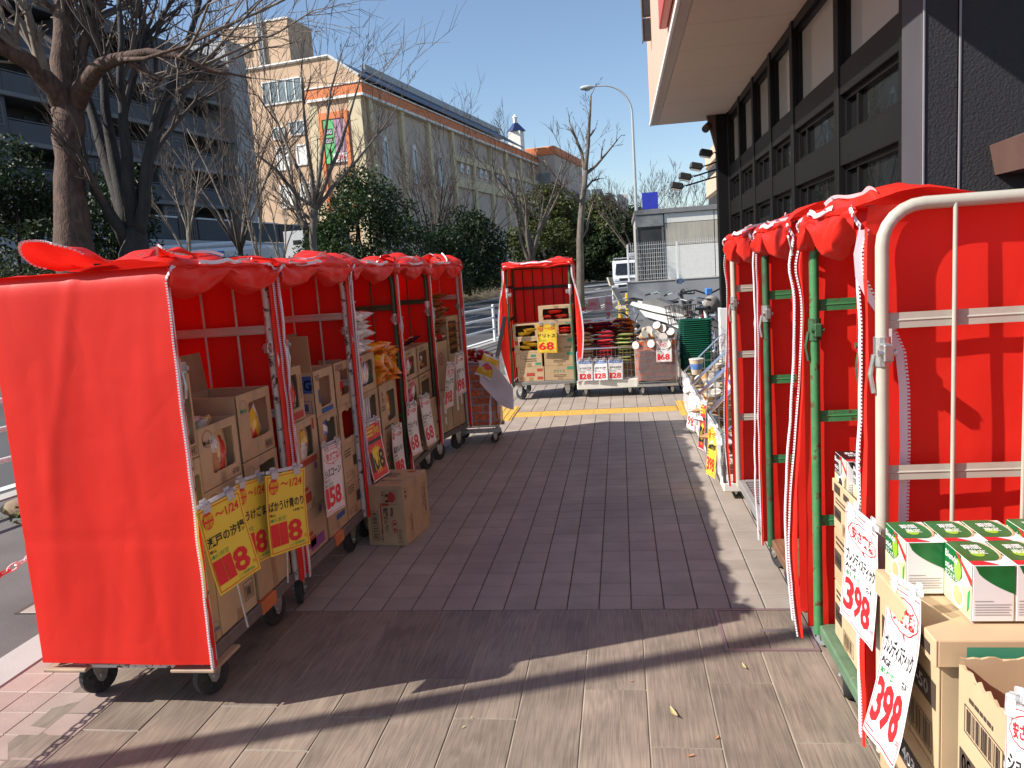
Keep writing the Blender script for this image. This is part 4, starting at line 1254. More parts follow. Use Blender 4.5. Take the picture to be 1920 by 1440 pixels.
wheel_mb = MB(); wheel_mb.lathe([(.058, -.017), (.074, -.014), (.0765, 0), (.074, .014), (.058, .017)], 22, 0, (0, 0, 0), Matrix.Rotation(pi/2, 4, 'X'))
WHEEL = wheel_mb.mesh('tyre', TYRE, True)
WHEELG = wheel_mb.mesh('tyre', GREYR, True)
rim_mb = MB(); rim_mb.lathe([(.018, -.019), (.02, -.015), (.057, -.012), (.057, .012), (.02, .015), (.018, .019)], 18, 0, (0, 0, 0), Matrix.Rotation(pi/2, 4, 'X'))
for k in range(7):
    t = 2*pi*k/7
    rim_mb.bbox((.018, -.0185, -.006), (.056, .0185, .006), .002, 0, Matrix.Rotation(t, 4, 'Y'))
RIM = rim_mb.mesh('rim', BLACKP)
fk = MB()
for s in (-1, 1):
    fk.prism([(-.035, .155), (.035, .155), (.03, .10), (.016, .06), (0, .05), (-.016, .06), (-.03, .10)], s*.024-.002, s*.024+.002)
    fk.tube([(0, s*.026, .0765), (0, s*.034, .0765)], .010, 8)
fk.bbox((-.045, -.035, .155), (.045, .035, .163), .002)
fk.tube([(0, 0, .163), (0, 0, .176)], .026, 12)
FORK = fk.mesh('caster', ZINC)

def caster(par, x, y, rz, grey=False, s=1.0):
    c = link('caster', FORK, par, (x, y, 0), (0, 0, rz))
    link('tyre', WHEELG if grey else WHEEL, c, (0, 0, .0765), (0, rnd.random()*3, 0))
    link('rim', RIM, c, (0, 0, .0765), (0, rnd.random()*3, 0))
    c.scale = (s, s, s)

def frame_tube(H, D, r, R=.10):
    f = lambda y, z: (0, y, z)
    pts = [(0, 0, .19)]+arc((R, H-R), R, pi, pi/2, 6, f)+arc((D-R, H-R), R, pi/2, 0, 6, f)+[(0, D, .19)]
    return pts

def roll_cart(label, loc, rz, L, D, H, pm, bm, dm, deck='mesh', nb=4, zb=(.62, 1.0, 1.39), grey=False, back=True, cast=None, group='red covered roll carts'):
    o = thing('roll_cart', label, 'roll cart', loc, rz, group)
    # deck
    if deck == 'mesh':
        b = MB()
        t = .035
        for a, c in (((0, 0), (L, t)), ((0, D-t), (L, D)), ((0, t), (t, D-t)), ((L-t, t), (L, D-t))):
            b.bbox((a[0], a[1], .178), (c[0], c[1], .232), .004)
        ny = 6; nx = 8
        for i in range(1, ny):
            y = t+(D-2*t)*i/ny
            b.box((t, y-.009, .20), (L-t, y+.009, .229))
        for i in range(1, nx*2):
            x = t+(L-2*t)*i/(nx*2)
            b.box((x-.006, t, .202), (x+.006, D-t, .2285))
        for k in range(2):
            b.box((t, D*.3+k*D*.4-.03, .199), (L-t, D*.3+k*D*.4+.03, .2275))
        b.build('deck', dm, o)
    else:
        b = MB(); b.bbox((0, 0, .185), (L, D, .228), .006); b.build('deck', dm, o)
    b = MB()
    for x in (0, L):
        b.box((x-.012, .03, .165), (x+.012, D-.03, .178))
    b.build('underframe', pm, o)
    pts = frame_tube(H, D, .0165)
    for s, x in ((0, 0.), (1, L)):
        e = MB().tube(pts, .0165, 12).build('end_panel', pm, o, True, 60, loc=(x, 0, 0))
        for z in zb:
            MB().prism([(.008, z-.02), (.008, z+.02), (.004, z+.012), (.010, z), (.004, z-.012)], .0, 1, 0, Matrix(((1, 0, 0, -.006), (0, D-.03, 0, .015), (0, 0, 1, 0), (0, 0, 0, 1)))).build('bar', bm, e)
        for k in range(nb-1):
            y = D*(k+1)/nb
            MB().tube([(.010, y, .232), (.010, y, H-.005)], .0058, 8).build('bar', bm, e, True, 60)
    if back:
        e = MB().tube([(0, 0, H-.02), (L, 0, H-.02)], .011, 8).build('back_panel', pm, o, True, 60, loc=(0, D, 0))
        for z in (.62, 1.36):
            MB().bbox((.015, -.008, z-.02), (L-.015, .004, z+.02), .003).build('bar', bm, e)
        n = 5
        for k in range(n):
            x = L*(k+1)/(n+1)
            MB().tube([(x, -.010, .232), (x, -.010, H-.02)], .0062, 8).build('bar', bm, e, True, 60)
    for x in (.09, L-.09):
        for y in (.085, D-.085):
            caster(o, x+rnd.uniform(-.02, .02), y+rnd.uniform(-.015, .015), (cast if cast is not None and x < .3 else rnd.uniform(-.5, .5)+(pi if rnd.random() < .5 else 0)), grey and x > .3)
    for x, sx in ((0, 1), (L, -1)):
        b = MB()
        b.tube([(x, 0, 1.27), (x, 0, 1.345)], .0215, 12)
        b.bbox((x+sx*.012 if sx > 0 else x-.055, -.012, 1.285), (x+.055 if sx > 0 else x-.012, .012, 1.33), .003)
        b.tube([(x+sx*.045, -.022, 1.308), (x+sx*.045, .02, 1.308)], .009, 8)
        b.tube([(x+sx*.005, -.022, 1.30), (x+sx*.002, -.030, 1.25), (x+sx*.004, -.022, 1.20)], .006, 6)
        b.build('latch', ZINC if pm is not GREEN else DKGREEN, o)
    return o

# ---------------------------------------------------------------- covers
def ribbon(mb, pts, w, teeth=None, tw=.010, mi=0, pitch=.0095):
    """tape along pts, w = width vector; teeth = direction of the zip teeth at the far edge"""
    pts = [Vector(p) for p in pts]; w = Vector(w)
    n = len(pts)
    mb.add(pts+[p+w for p in pts], [(i, i+1, n+i+1, n+i) for i in range(n-1)], mi)
    if teeth is not None:
        tv = Vector(teeth)
        for a, c in zip(pts, pts[1:]):
            k = max(1, int((c-a).length/pitch))
            d = (c-a)/k
            nn = d.cross(tv)
            nn = nn.normalized()*.0035 if nn.length > 1e-8 else Vector((0, 0, .003))
            for q in range(k):
                p = a+d*q-tv*tw*.15
                e = d*.52
                mb.add([p-nn, p+e-nn, p+e+tv*tw-nn, p+tv*tw-nn, p+nn, p+e+nn, p+e+tv*tw+nn, p+tv*tw+nn],
                       [(4, 5, 6, 7), (3, 2, 1, 0), (0, 1, 5, 4), (1, 2, 6, 5), (2, 3, 7, 6), (3, 0, 4, 7)], mi)

def cover(label, cart, L, D, H, seed, hero=False, spread=(0., 0.), gap=(.024, .0), bulge=0., zips=(1, 1), flap=True, roll=.07, top=True, sides=(1, 1), folds=(), flare=(0., 0.), win=None, drop=.10, group='red vinyl cart covers', ztop=0., zbot=.205, strips=(1, 1), low=(None, None), extra=()):
    """vinyl cover over a roll cart: end sheets, back, top, thrown-back front flap, corner strips with zips"""
    o = thing('cart_cover', label, 'cart cover', cart.location, cart.rotation_euler.z, group)
    S = seed*7.31
    g = .034
    def fold(u, v, s, k=5.0, amp=.014):
        a = nz(u*k+s, v*.9+s*.3)*amp
        a += abs(nz(u*k*1.9+v*2.2+s, v*1.6-u))*amp*.55
        a += nz(u*14+s, v*9)*amp*.10
        return a
    RT = .05
    # end sheets
    for q, x0, sg in ((0, -g, -1), (1, L+g, 1)):
        if not sides[q]:
            continue
        nu, nv = (44, 60) if hero and q == 0 else (26, 34)
        def fe(u, v, x0=x0, sg=sg, q=q):
            y = -.030+u*(D+.072)
            z = zbot+v*(H+.022-zbot)
            e = min(1, (1-v)*7) 
            x = x0+sg*(-.004+e*max(-.3*.02, fold(u, v, S+q*3.3, 3.0 if hero else 5., .0075 if hero else .014)))
            x += sg*(1-v)*(.010*u+spread[q]*(1-u))+sg*bulge*(1-u)**2*sin(pi*min(1, v*1.08))
            if hero and q == 0:                    # stretched creases from the upper corners and pressed fold lines
                d = abs((u-.62)*1.0+(v-.80)*.55)
                x -= .0035*math.exp(-(d/.03)**2)*max(0, min(1, (v-.45)*5))
                d = abs((u-.78)*1.0+(v-.55)*.18)
                x -= .004*math.exp(-(d/.045)**2)*max(0, 1-abs(v-.5)*2)
                d = abs((u-.30)*1.0-(v-.4)*.10)
                x += .003*math.exp(-(d/.04)**2)*max(0, 1-v*1.1)
                x += .0025*math.exp(-((v-.33)/.012)**2)
            r = max(0, (v-.955)/.045)
            x -= sg*.022*r**2
            return (x, y, z)
        b = MB().grid(fe, nu, nv)
        b.build('end_sheet', RED, o, True, 180)
        hm = MB(); ribbon(hm, [Vector(fe(u/20., 0))+Vector((sg*.002, 0, -.004)) for u in range(21)], (0, 0, .014)); hm.build('hem', RED, o)
    # back
    def fb(u, v):
        x = -g+u*(L+2*g); z = zbot+v*(H+.02-zbot)
        e = min(1, (1-v)*6)*min(1, u*8, (1-u)*8)
        return (x, D+.034+abs(e*fold(u, v, S+9, 5.5, .030)), z)
    MB().grid(fb, 30, 30).build('back_sheet', RED, o, True, 180)
    if win:
        x0, z0, x1, z1 = win
        fw = lambda u, v: (x0+(x1-x0)*u, D+.024+.004*nz(u*3+S, v*2), z0+(z1-z0)*v)
        MB().grid(fw, 10, 8).build('window', clear('smoked_window', (.012, .02, .014), .55, .2) if False else mat('dark_window_vinyl', (.012, .022, .014), rough=.25, var=.6, vs=3), o, True)
    # top
    def ft(u, v):
        x = -g+u*(L+2*g); y = -.045+v*(D+.083)
        e = min(1, u*9, (1-u)*9)*min(1, v*6+.3, (1-v)*8)
        z = H+.022+ztop-e*.012+.020*e*nz(u*4+S, v*3+S)+.018*e*abs(nz(u*6-v*4+S, v*5))
        return (x, y, z)
    if top:
        MB().grid(ft, 30, 20).build('top_sheet', RED, o, True, 180)
    # front flap thrown over the top bar: scalloped edge hanging in front
    R = random.Random(seed)
    ph = R.uniform(0, 1)
    def dr(u):
        a = drop*(.22+.85*abs(sin(pi*(u*1.6+ph)))*(1-.5*abs(u-.5))+.25*abs(nz(u*3+S, 4)))
        return a
    def fv(u, v):
        x = -g+u*(L+2*g)
        d = max(.03, dr(u))
        cr = abs(nz(u*4+S, v*1.2+u*2))
        y = -.034-.030*sin(pi*min(1, v*.85))*(.35+1.1*cr)-.012*nz(u*9+S, v*2)
        z = H+.026+ztop-d*v**1.05
        if v > .86:
            y += (v-.86)*.30
        return (x, y, z+.010*nz(u*7+S, v*3))
    if flap:
        MB().grid(fv, 54, 14).build('front_flap', RED, o, True, 180)
    z_ = MB()
    if flap:
        u0 = R.uniform(.12, .35); u1 = u0+R.uniform(.35, .5)
        ribbon(z_, [Vector(fv(u0+(u1-u0)*i/24., .04+.22*sin(pi*i/24.)))+Vector((0, -.006, .012+.012*sin(pi*i/24.))) for i in range(25)], (0, .004, .014), (0, .2, 1), .005)
    # the front flap rolled back over the top bar: an uneven ridge with crisp creases
    tri = lambda x: abs((x % 1.)*2-1)
    if flap:
        p1, p2, p3 = R.random(), R.random(), R.random()
        def amp(u):
            return .018+roll*(.75*tri(u*1.1+p1)**1.4+.45*tri(u*2.3+p2)*tri(u*.7+p3))
        def yy(u):
            return .03*nz(u*2.5+S, 7)+.05*tri(u*1.7+p2)
        def fr_(u, v):
            A = amp(u)
            # cross-section: rises from the top sheet, folds over the bar and comes down outside
            k = [(.34, .0), (.22, .45), (.13, 1.0), (.05, .92), (-.015, .55), (-.045, .10), (-.040, -.25)]
            f = v*(len(k)-1); i = min(int(f), len(k)-2); t = f-i
            t = t*t*(3-2*t)*.6+t*.4
            y = k[i][0]+(k[i+1][0]-k[i][0])*t+yy(u)*(1 if y_ok(v) else .2)
            z = k[i][1]+(k[i+1][1]-k[i][1])*t
            cr = (tri(u*3.1+v*.8+p3)-.5)*.022+(tri(u*5.3-v*1.3+p1)-.5)*.012
            x = -g-.006+u*(L+2*g+.012)+.02*nz(v*3+S, u*4)
            return (x, y-.004, H+.028+A*z+cr*sin(pi*min(1, v*1.05))*(A/.05)**.5)
        y_ok = lambda v: v < .7
        MB().grid(fr_, 70, 22).build('rolled_flap', RED, o, True, 180)
        for q in range(2):
            a0 = R.uniform(.0, .25)+.35*q; a1 = min(.985, a0+R.uniform(.35, .55)); v0 = R.uniform(.42, .58); v1 = R.uniform(.66, .84)
            if q:
                v0, v1 = v1, v0
            pth = [Vector(fr_(a0+(a1-a0)*i/24., v0+(v1-v0)*(i/24.)**2))+Vector((0, -.004, .006)) for i in range(25)]
            pth = [sum(pth[max(0, i-2):i+3], Vector())/len(pth[max(0, i-2):i+3]) for i in range(25)]
            ribbon(z_, pth, (.002, -.006, .010))
    # loose loops standing up from the roll
    for cx, w, cy, ry, rz_, sk, end in folds:
        s2 = S+cx*5
        def ff(s, t):
            a = -.7+s*4.0
            k = 1-sk*abs(t)
            y = cy+ry*cos(a)*(1-.25*t)+.05*sk*t+.03*nz(t*3+s2, s*3)
            z = H+.03+ztop+rz_*(1+sin(a))*max(.12, (1-sk*t))+.02*(tri(s*1.7+t*1.3+cx)-.5)
            x = cx+w*(t-.5)+.06*sin(a)*end+.02*nz(s*3, t*2+s2)+.03*(tri(s*2.1)-.5)
            return (x, y, max(z, H+.01))
        MB().grid(ff, 26, 14).build('loose_fold', RED, o, True, 180)
        for en in ((-1, 1) if end == 0 else (end,)):
            ribbon(z_, [Vector(ff(s/24., 0. if en < 0 else 1.)) for s in range(25)], (.012*en, 0, .003), (en, 0, 0), .006)
    # corner strips beside the posts, with the open zips
    for q, xa, sg in ((0, -g, 1), (1, L+g, -1)):
        if not strips[q]:
            continue
        fl = flare[q]
        lo = low[q] if low[q] is not None else zbot-.02
        ge = gap[q]
        def fs(u, v, xa=xa, sg=sg, fl=fl, q=q, lo=lo, ge=ge):
            z = lo+v*(H-.03-lo)
            bu = fl*(math.exp(-((v-.25)/.35)**2)+.35*math.exp(-((v-.93)/.05)**2))
            x0_ = xa-sg*((1-v)*spread[q]+bulge*sin(pi*min(1, v*1.08)))
            x1_ = -sg*ge if q == 0 else L-sg*ge
            x = x0_+(x1_-x0_)*u+sg*.004*nz(v*5+S, u+q)
            y = -.026-.004*sin(pi*u)-bu*(1-u*.35)-.008*abs(nz(v*6+S+q*5, u*2))
            return (x, y, z)
        MB().grid(fs, 8, 48).build('corner_strip', RED, o, True, 180)
        if not zips[q]:
            continue
        edge = [Vector(fs(0, v/48.))+Vector((-sg*.002, -.003, 0)) for v in range(49)]
        ribbon(z_, edge, (sg*.015, -.002, 0), (-sg*1., -.2, 0), .005)
        # the zip goes on in a curve over the post and along the flap
        e2 = []
        for i in range(17):
            t = i/16.
            e2.append(edge[-1]+Vector((sg*(.02*t+.20*t*t), -.020*sin(pi*min(1, t*1.6))+.03*t*t, .052*sin(min(1, t*2.2)*pi/2)+.010*nz(t*4+S, q))))
        ribbon(z_, e2, (sg*.004, .004, .013), (0, .3, 1), .005)
    z_.build('zip', WHITE, o)
    for p in extra:                                    # zip pull tabs
        b = MB(); b.bbox((-.008, -.003, -.042), (.008, .003, .042), .002, 0, Matrix.Translation(p[:3]) @ Matrix.Rotation(p[3], 4, 'Y') @ Matrix.Rotation(.3, 4, 'X')); b.build('zip_pull', mat('zip_pull_white', (.72, .70, .66), rough=.4), o)
    return o

HP = pi/2
c1 = roll_cart('nearest left roll cart with badly flaking white posts and a grey slatted deck', (-1.60, 2.615, 0), HP, .79, .64, 1.655, RUSTY, IVORY, DECK, cast=-.42)
c2 = roll_cart('second left roll cart, white chipped posts, full of snack cartons', (-1.58, 3.48, 0), HP, .89, .64, 1.655, RUSTY, IVORY, DECK)
c3 = roll_cart('third left roll cart with dark green posts behind the carton on the floor', (-1.57, 4.445, 0), HP, .89, .64, 1.655, DKGREEN, DKGREEN, DECK, 'solid')
c4 = roll_cart('fourth left roll cart with green posts and two 68 yen signs', (-1.57, 5.41, 0), HP, .89, .64, 1.655, DKGREEN, DKGREEN, DECK, 'solid')
c5 = roll_cart('farthest left roll cart with ivory posts turned slightly outwards', (-1.575, 6.42, 0), rad(78.7), .61, .74, 1.655, IVORY, IVORY, DECK, 'solid')
r1 = roll_cart('farthest right roll cart, ivory posts and pale slatted plastic deck', (.66, 4.78, 0), -HP, .90, .64, 1.655, CREAM, CREAM, mat('pale_grey_plastic', (.26, .25, .24), rough=.6, var=.12), 'mesh')
r2 = roll_cart('right roll cart with dark green posts and a bare brown plywood deck', (.66, 3.74, 0), -HP, .72, .64, 1.655, DKGREEN, GREEN, WOOD, 'solid', grey=True)
r3 = roll_cart('right roll cart with bright green posts holding black coffee boxes', (.66, 2.83, 0), -HP, .60, .64, 1.655, GREEN, GREEN, DECKG, 'solid')
r4 = roll_cart('nearest right roll cart with cream tube frame holding green coffee boxes', (.66, 2.12, 0), -HP, .92, .68, 1.675, CREAM, CREAM, DECKG, 'solid', zb=(.60, .985, 1.385))
cc = roll_cart('green roll cart facing the viewer in the middle at the end of the aisle', (-1.365, 9.5, 0), 0, .77, .62, 1.63, DKGREEN, mat('black_bar_paint', (.03, .035, .03), rough=.5), mat('zinc_deck', (.24, .235, .22), rough=.5, metal=.3), 'solid')

cover('smooth red cover over the nearest left cart, its big end panel facing the viewer', c1, .79, .64, 1.655, 3, True, folds=((.27, .40, .47, .11, .058, .6, -1), (.12, .13, -.01, .055, .030, .2, -1)), roll=.055, drop=.13, spread=(.025, .0), gap=(.019, -.02), extra=((.86, -.05, 1.665, 1.35),))
cover('red cover over the second left cart with a dark window in its back', c2, .89, .64, 1.655, 4, folds=(), roll=.06, win=(.08, 1.36, .62, 1.585), drop=.12, gap=(.02, -.02), extra=((.90, -.05, 1.60, -.3),))
cover('red cover over the third left cart, green post showing at its edge', c3, .89, .64, 1.655, 5, folds=((.80, .16, .0, .06, .032, .2, 1),), roll=.06, win=(.03, 1.33, .62, 1.60), drop=.11, gap=(.03, -.02))
cover('red cover over the fourth left cart with a high peaked fold', c4, .89, .64, 1.655, 6, folds=(), roll=.10, win=(.05, 1.36, .55, 1.60), drop=.11, gap=(.03, -.02))
cover('red cover over the farthest left cart with a white looped zip', c5, .61, .74, 1.655, 7, folds=((.08, .14, -.02, .07, .040, .2, 0),), roll=.10, drop=.13, gap=(.03, -.02))
cover('red cover over the farthest right cart beside the wire baskets', r1, .90, .64, 1.655, 8, folds=(), roll=.05, drop=.15, flare=(.04, .02), gap=(.02, .0))
cover('red cover over the right cart with the plywood deck', r2, .72, .64, 1.655, 9, folds=(), roll=.06, drop=.13, flare=(.01, .05), low=(None, .17), gap=(.02, .0))
cover('red cover over the right cart holding black coffee boxes', r3, .60, .64, 1.655, 10, folds=(), roll=.06, drop=.13, flare=(.06, .01), low=(.16, None), gap=(.02, .0), extra=((.02, -.08, 1.60, .7),))
k4 = cover('red cover behind the cream tube frame of the nearest right cart', r4, .92, .68, 1.655, 11, folds=((-.01, .13, .60, .22, .05, .2, 1),), top=False, drop=.02, flare=(.02, 0), ztop=-.02, flap=False, zips=(0, 1), gap=(.018, .0))
b = MB()
pth = [(1.62, -.028), (1.56, -.040), (1.50, -.036), (1.44, -.008), (1.38, .030), (1.30, .062), (1.20, .072), (1.05, .074), (.85, .070), (.60, .062), (.35, .060)]
ribbon(b, [Vector((-.030, y, z)) for z, y in pth], (0, -.020, 0), (0, 1, 0), .007)
b.build('zip', WHITE, k4)
cover('red cover draped like a tent over the central green cart', cc, .77, .62, 1.63, 12, folds=(), roll=.05, drop=.05, flare=(.03, .03), bulge=.10, gap=(.05, .05))
for y0, y1 in ((-.03, .15), (.50, .68)):
    MB().bbox((-.05, y0, .163), (.16, y1, .177), .004).build('corner_board', mat('pale_board', (.40, .28, .19), rough=.75, var=.2, vs=8), c1)
MB().bbox((.42, -.006, .176), (.56, .04, .234), .003).build('orange_tape', ORANGE, c1)
MB().bbox((.40, -.006, .176), (.52, .04, .234), .003).build('orange_tape', ORANGE, c2)
for cart_, x in ((c4, .89), (cc, 0.), (cc, .77)):
    b = MB(); b.tube([(x, 0, 1.33), (x, 0, 1.39)], .021, 10); b.build('tape_wrap', WHITEPNT, cart_)
# ================================================================ CARTONS AND SNACKS
def W(cart, x, y, z):
    """cart coordinates to the world"""
    a = cart.rotation_euler.z
    return (cart.location.x+x*cos(a)-y*sin(a), cart.location.y+x*sin(a)+y*cos(a), cart.location.z+z)

PRN = {'k': INK, 'r': INKRED, 'g': INKGREEN, 'b': INKBLUE, 'p': INKPUR, 't': TAPE, 'K': P_BLK, 'R': P_RED, 'W': P_WHT, 'Y': P_YEL, 'G': P_GRN, 'B': P_BLU}
def barcode(b, P, x, z, w, h, up=False, seed=0):
    R = random.Random(seed+int(x*1000))
    b.frame(P, x, z, x+w, z+h, .0022)
    if up:
        q = z+.01
        while q < z+h-.012:
            t = R.choice((.0015, .0025, .004)); b.rect(P, x+.008, q, x+w-.008, q+t); q += t+R.choice((.002, .003, .005))
    else:
        q = x+.01
        while q < x+w-.012:
            t = R.choice((.0015, .0025, .004)); b.rect(P, q, z+.006, q+t, z+h-.006); q += t+R.choice((.002, .003, .005))
def smalltext(b, P, x, z, w, h, n, seed=0):
    """rows of print too small to read"""
    R = random.Random(seed)
    for k in range(n):
        zz = z+h*(k+.2)/n
        q = x
        while q < x+w:
            t = R.uniform(.006, .022)
            b.rect(P, q, zz, min(q+t, x+w), zz+h*.45/n); q += t+.004

def prints(par, items, P, default='k'):
    """items = list of (ink, kind, args...) on the surface P(x, z); one mesh for each ink"""
    by = {}
    for it in items:
        b = by.setdefault(it[0], MB())
        k = it[1]
        if k == 'T': b.text(it[2], P, *it[3:])
        elif k == 'R': b.rect(P, *it[2:])
        elif k == 'F': b.frame(P, *it[2:])
        elif k == 'C': b.disc(P, *it[2:6])
        elif k == 'O': b.disc(P, it[2], it[3], it[4], it[5], 0, 18, it[6] if len(it) > 6 else .93)
        elif k == 'B': barcode(b, P, *it[2:])
        elif k == 'S': smalltext(b, P, *it[2:])
    for ink, b in by.items():
        if b.f:
            b.build('print', PRN[ink], par)

def hole_panel(b, w, h, t, hole, R, mi=0, edge=1):
    """front panel (0..w, y 0..t, 0..h) with a torn opening"""
    x0, z0, x1, z1 = hole
    cx, cz = (x0+x1)/2, (z0+z1)/2
    N = 40
    outer, inner = [], []
    for i in range(N):
        t_ = 2*pi*i/N+pi/N
        d = Vector((cos(t_), sin(t_)))
        def hit(a, c, e, f):
            ks = []
            if d.x > 0: ks.append((c-cx)/d.x)
            if d.x < 0: ks.append((a-cx)/d.x)
            if d.y > 0: ks.append((f-cz)/d.y)
            if d.y < 0: ks.append((e-cz)/d.y)
            return min(ks)
        k = hit(0, w, 0, h); outer.append((cx+d.x*k, cz+d.y*k))
        k = hit(x0, x1, z0, z1)*(1-R.uniform(0, .055)); inner.append((cx+d.x*k, cz+d.y*k))
    # true corners on the outline
    for X, Z in ((0, 0), (w, 0), (w, h), (0, h)):
        i = min(range(N), key=lambda q: (outer[q][0]-X)**2+(outer[q][1]-Z)**2)
        outer[i] = (X, Z)
    vs = [(x, 0, z) for x, z in outer]+[(x, 0, z) for x, z in inner]+[(x, t, z) for x, z in inner]+[(x, t, z) for x, z in outer]
    fs = []
    for i in range(N):
        j = (i+1) % N
        fs += [(i, j, N+j, N+i), (N+i, N+j, 2*N+j, 2*N+i), (2*N+i, 2*N+j, 3*N+j, 3*N+i)]
    b.add(vs, fs, mi)

def carton(label, loc, rz, w, h, d, win=None, top='closed', flap=0., marks=(), side=(), topmarks=(), m=None, group=None, tape=True, seed=0, cat='carton', sideflap=0.):
    """cardboard carton standing at loc; front face at local y=0 looking along -y"""
    m = m or (CARD if seed % 2 else CARD2)
    R = random.Random(seed+17)
    o = thing('carton', label, cat, loc, rz, group)
    t = .006
    b = MB()
    if win:
        hole_panel(b, w, h, t, win, R)
    else:
        b.bbox((0, 0, 0), (w, t, h), .002)
    b.bbox((0, d-t, 0), (w, d, h), .002)
    b.bbox((0, t, 0), (t, d-t, h), .002)
    b.bbox((w-t, t, 0), (w, d-t, h), .002)
    b.box((t, t, .001), (w-t, d-t, t))
    if top == 'closed':
        b.bbox((.001, .001, h-t*.6), (w-.001, d/2-.0015, h+.001), .001)
        b.bbox((.001, d/2+.0015, h-t*.6), (w-.001, d-.001, h+.001), .001)
    b.build('body', m, o)
    if top == 'open':
        if flap:
            MB().bbox((.003, -t/2, 0), (w-.003, t/2, flap), .001).build('flap', CARDIN, o, loc=(0, d-t/2, h), rot=(R.uniform(-.12, .02), 0, 0))
        if sideflap:
            MB().bbox((-t/2, .004, 0), (t/2, d-.004, sideflap), .001).build('flap', CARDIN, o, loc=(t/2, 0, h), rot=(0, R.uniform(-.1, .15), 0))
    if tape and top == 'closed':
        b = MB(); b.rect(lambda x, z: (x, -.0012, z), w*.42, 0 if not win else h-.04, w*.58, min(.05, h*.3) if not win else h); b.build('tape', TAPE, o)
    prints(o, marks, lambda x, z: (x, -.0013, z))
    prints(o, side, lambda x, z: (-.0013, d-x, z))      # left side face, x measured from the back
    if topmarks:
        prints(o, topmarks, lambda x, z: (x, z, h+.0025))
    return o

# ---- snack bags: pillow packs with crimped ends
def bag_mesh(w, h, t, seed, mats, pat):
    R = random.Random(seed)
    nu, nv = 12, 12
    S = seed*3.7
    vs, fs, mi = [], [], []
    for side in (1, -1):
        base = len(vs)
        for j in range(nv+1):
            for i in range(nu+1):
                u, v = i/nu, j/nv
                e = (sin(pi*min(1, max(0, (u-.02)/.96)))**.38)*(sin(pi*min(1, max(0, (v-.06)/.88)))**.42)
                wr = nz(u*5+S, v*5+side)*.09*t+abs(nz(u*9+S, v*8+side*2))*.12*t
                x = (u-.5)*w*(1-.07*sin(pi*v)); z = (v-.5)*h*(1-.05*sin(pi*u))
                vs.append((x+.004*nz(v*6+S, u), side*(t*.5*e+wr*e)+.02*w*nz(u*2+S, v*2+7), z))
        for j in range(nv):
            for i in range(nu):
                a = base+j*(nu+1)+i
                q = (a, a+1, a+nu+2, a+nu+1)
                fs.append(q if side < 0 else q[::-1])
                mi.append(pat((i+.5)/nu, (j+.5)/nv, side))
    me = bpy.data.meshes.new('snack_bag')
    me.from_pydata(vs, [], fs)
    for m in mats:
        me.materials.append(m)
    me.polygons.foreach_set('material_index', mi)
    me.polygons.foreach_set('use_smooth', [True]*len(fs))
    me.update()
    return me
def foil(name, c, met=0., rough=.22):
    return mat(name, c, rough=rough, metal=met, var=.18, vs=30, bump=.35, bs=45, bdist=.004)
SIL = foil('silver_foil', (.62, .61, .60), .8, .2)
FWHT = foil('bag_white', (.70, .68, .64)); FRED = foil('bag_red', (.55, .03, .02)); FYEL = foil('bag_yellow', (.68, .42, .03)); FORG = foil('bag_orange', (.66, .22, .02))
FBRN = foil('bag_brown', (.22, .09, .03)); FPNK = foil('bag_pink', (.65, .12, .20)); FGRN = foil('bag_green', (.10, .30, .06)); FBLU = foil('bag_blue', (.03, .12, .42)); FCRM = foil('bag_cream', (.62, .50, .25)); FBLK = foil('bag_black', (.03, .02, .02)); FPUR = foil('bag_purple', (.16, .06, .22)); FTAN = foil('bag_toffee', (.42, .20, .07))
def blob(cx, cy, r, r2=None):
    return lambda u, v: ((u-cx)/r)**2+((v-cy)/(r2 or r))**2 < 1
def pats(base, *reg):
    def f(u, v, s):
        for fn, k in reg:
            if fn(u, v):
                return k
        return base
    return f
BAGS = {}
def bagtype(key, w, h, t, mats, pat, n=2):
    BAGS[key] = [bag_mesh(w, h, t, hash(key) % 50+k*13 if False else sum(map(ord, key))+k*13, mats, pat) for k in range(n)]
ends = lambda u, v: v < .07 or v > .93
bagtype('cookie', .17, .22, .06, [FCRM, FRED, FTAN, FWHT], pats(0, (blob(.62, .45, .16, .40), 1), (blob(.25, .22, .25), 2), (blob(.2, .72, .18), 3)))
bagtype('silver', .16, .20, .06, [SIL, FRED, FWHT], pats(0, (blob(.5, .5, .28, .3), 1), (blob(.7, .35, .16), 2)))
bagtype('whitebag', .18, .24, .05, [FWHT, FRED, SIL], pats(0, (ends, 2), (blob(.5, .6, .3, .1), 1)))
bagtype('caramel', .17, .24, .06, [FTAN, FWHT, FGRN, FYEL], pats(0, (blob(.4, .35, .3, .22), 1), (blob(.35, .12, .16, .1), 2), (blob(.45, .68, .22, .14), 3)))
bagtype('yellow', .16, .22, .05, [FYEL, FRED, FWHT], pats(0, (blob(.5, .5, .32, .16), 1), (ends, 2)))
bagtype('orangepack', .14, .22, .055, [FORG, FYEL, FBRN, FWHT], pats(0, (blob(.3, .4, .22, .2), 1), (blob(.7, .65, .22, .12), 2), (blob(.6, .25, .25, .06), 3)), 3)
bagtype('whitepack', .13, .20, .06, [FWHT, FBLK, FRED], pats(0, (blob(.5, .5, .35, .08), 1), (blob(.3, .75, .2, .06), 2)), 3)
bagtype('pinkbag', .16, .22, .05, [FPNK, FWHT, FCRM], pats(0, (blob(.45, .55, .28, .2), 1), (blob(.7, .25, .2), 2)))
bagtype('blackbag', .15, .21, .05, [FBLK, FWHT, FORG], pats(0, (blob(.5, .62, .3, .14), 1), (blob(.45, .3, .28, .16), 2)))
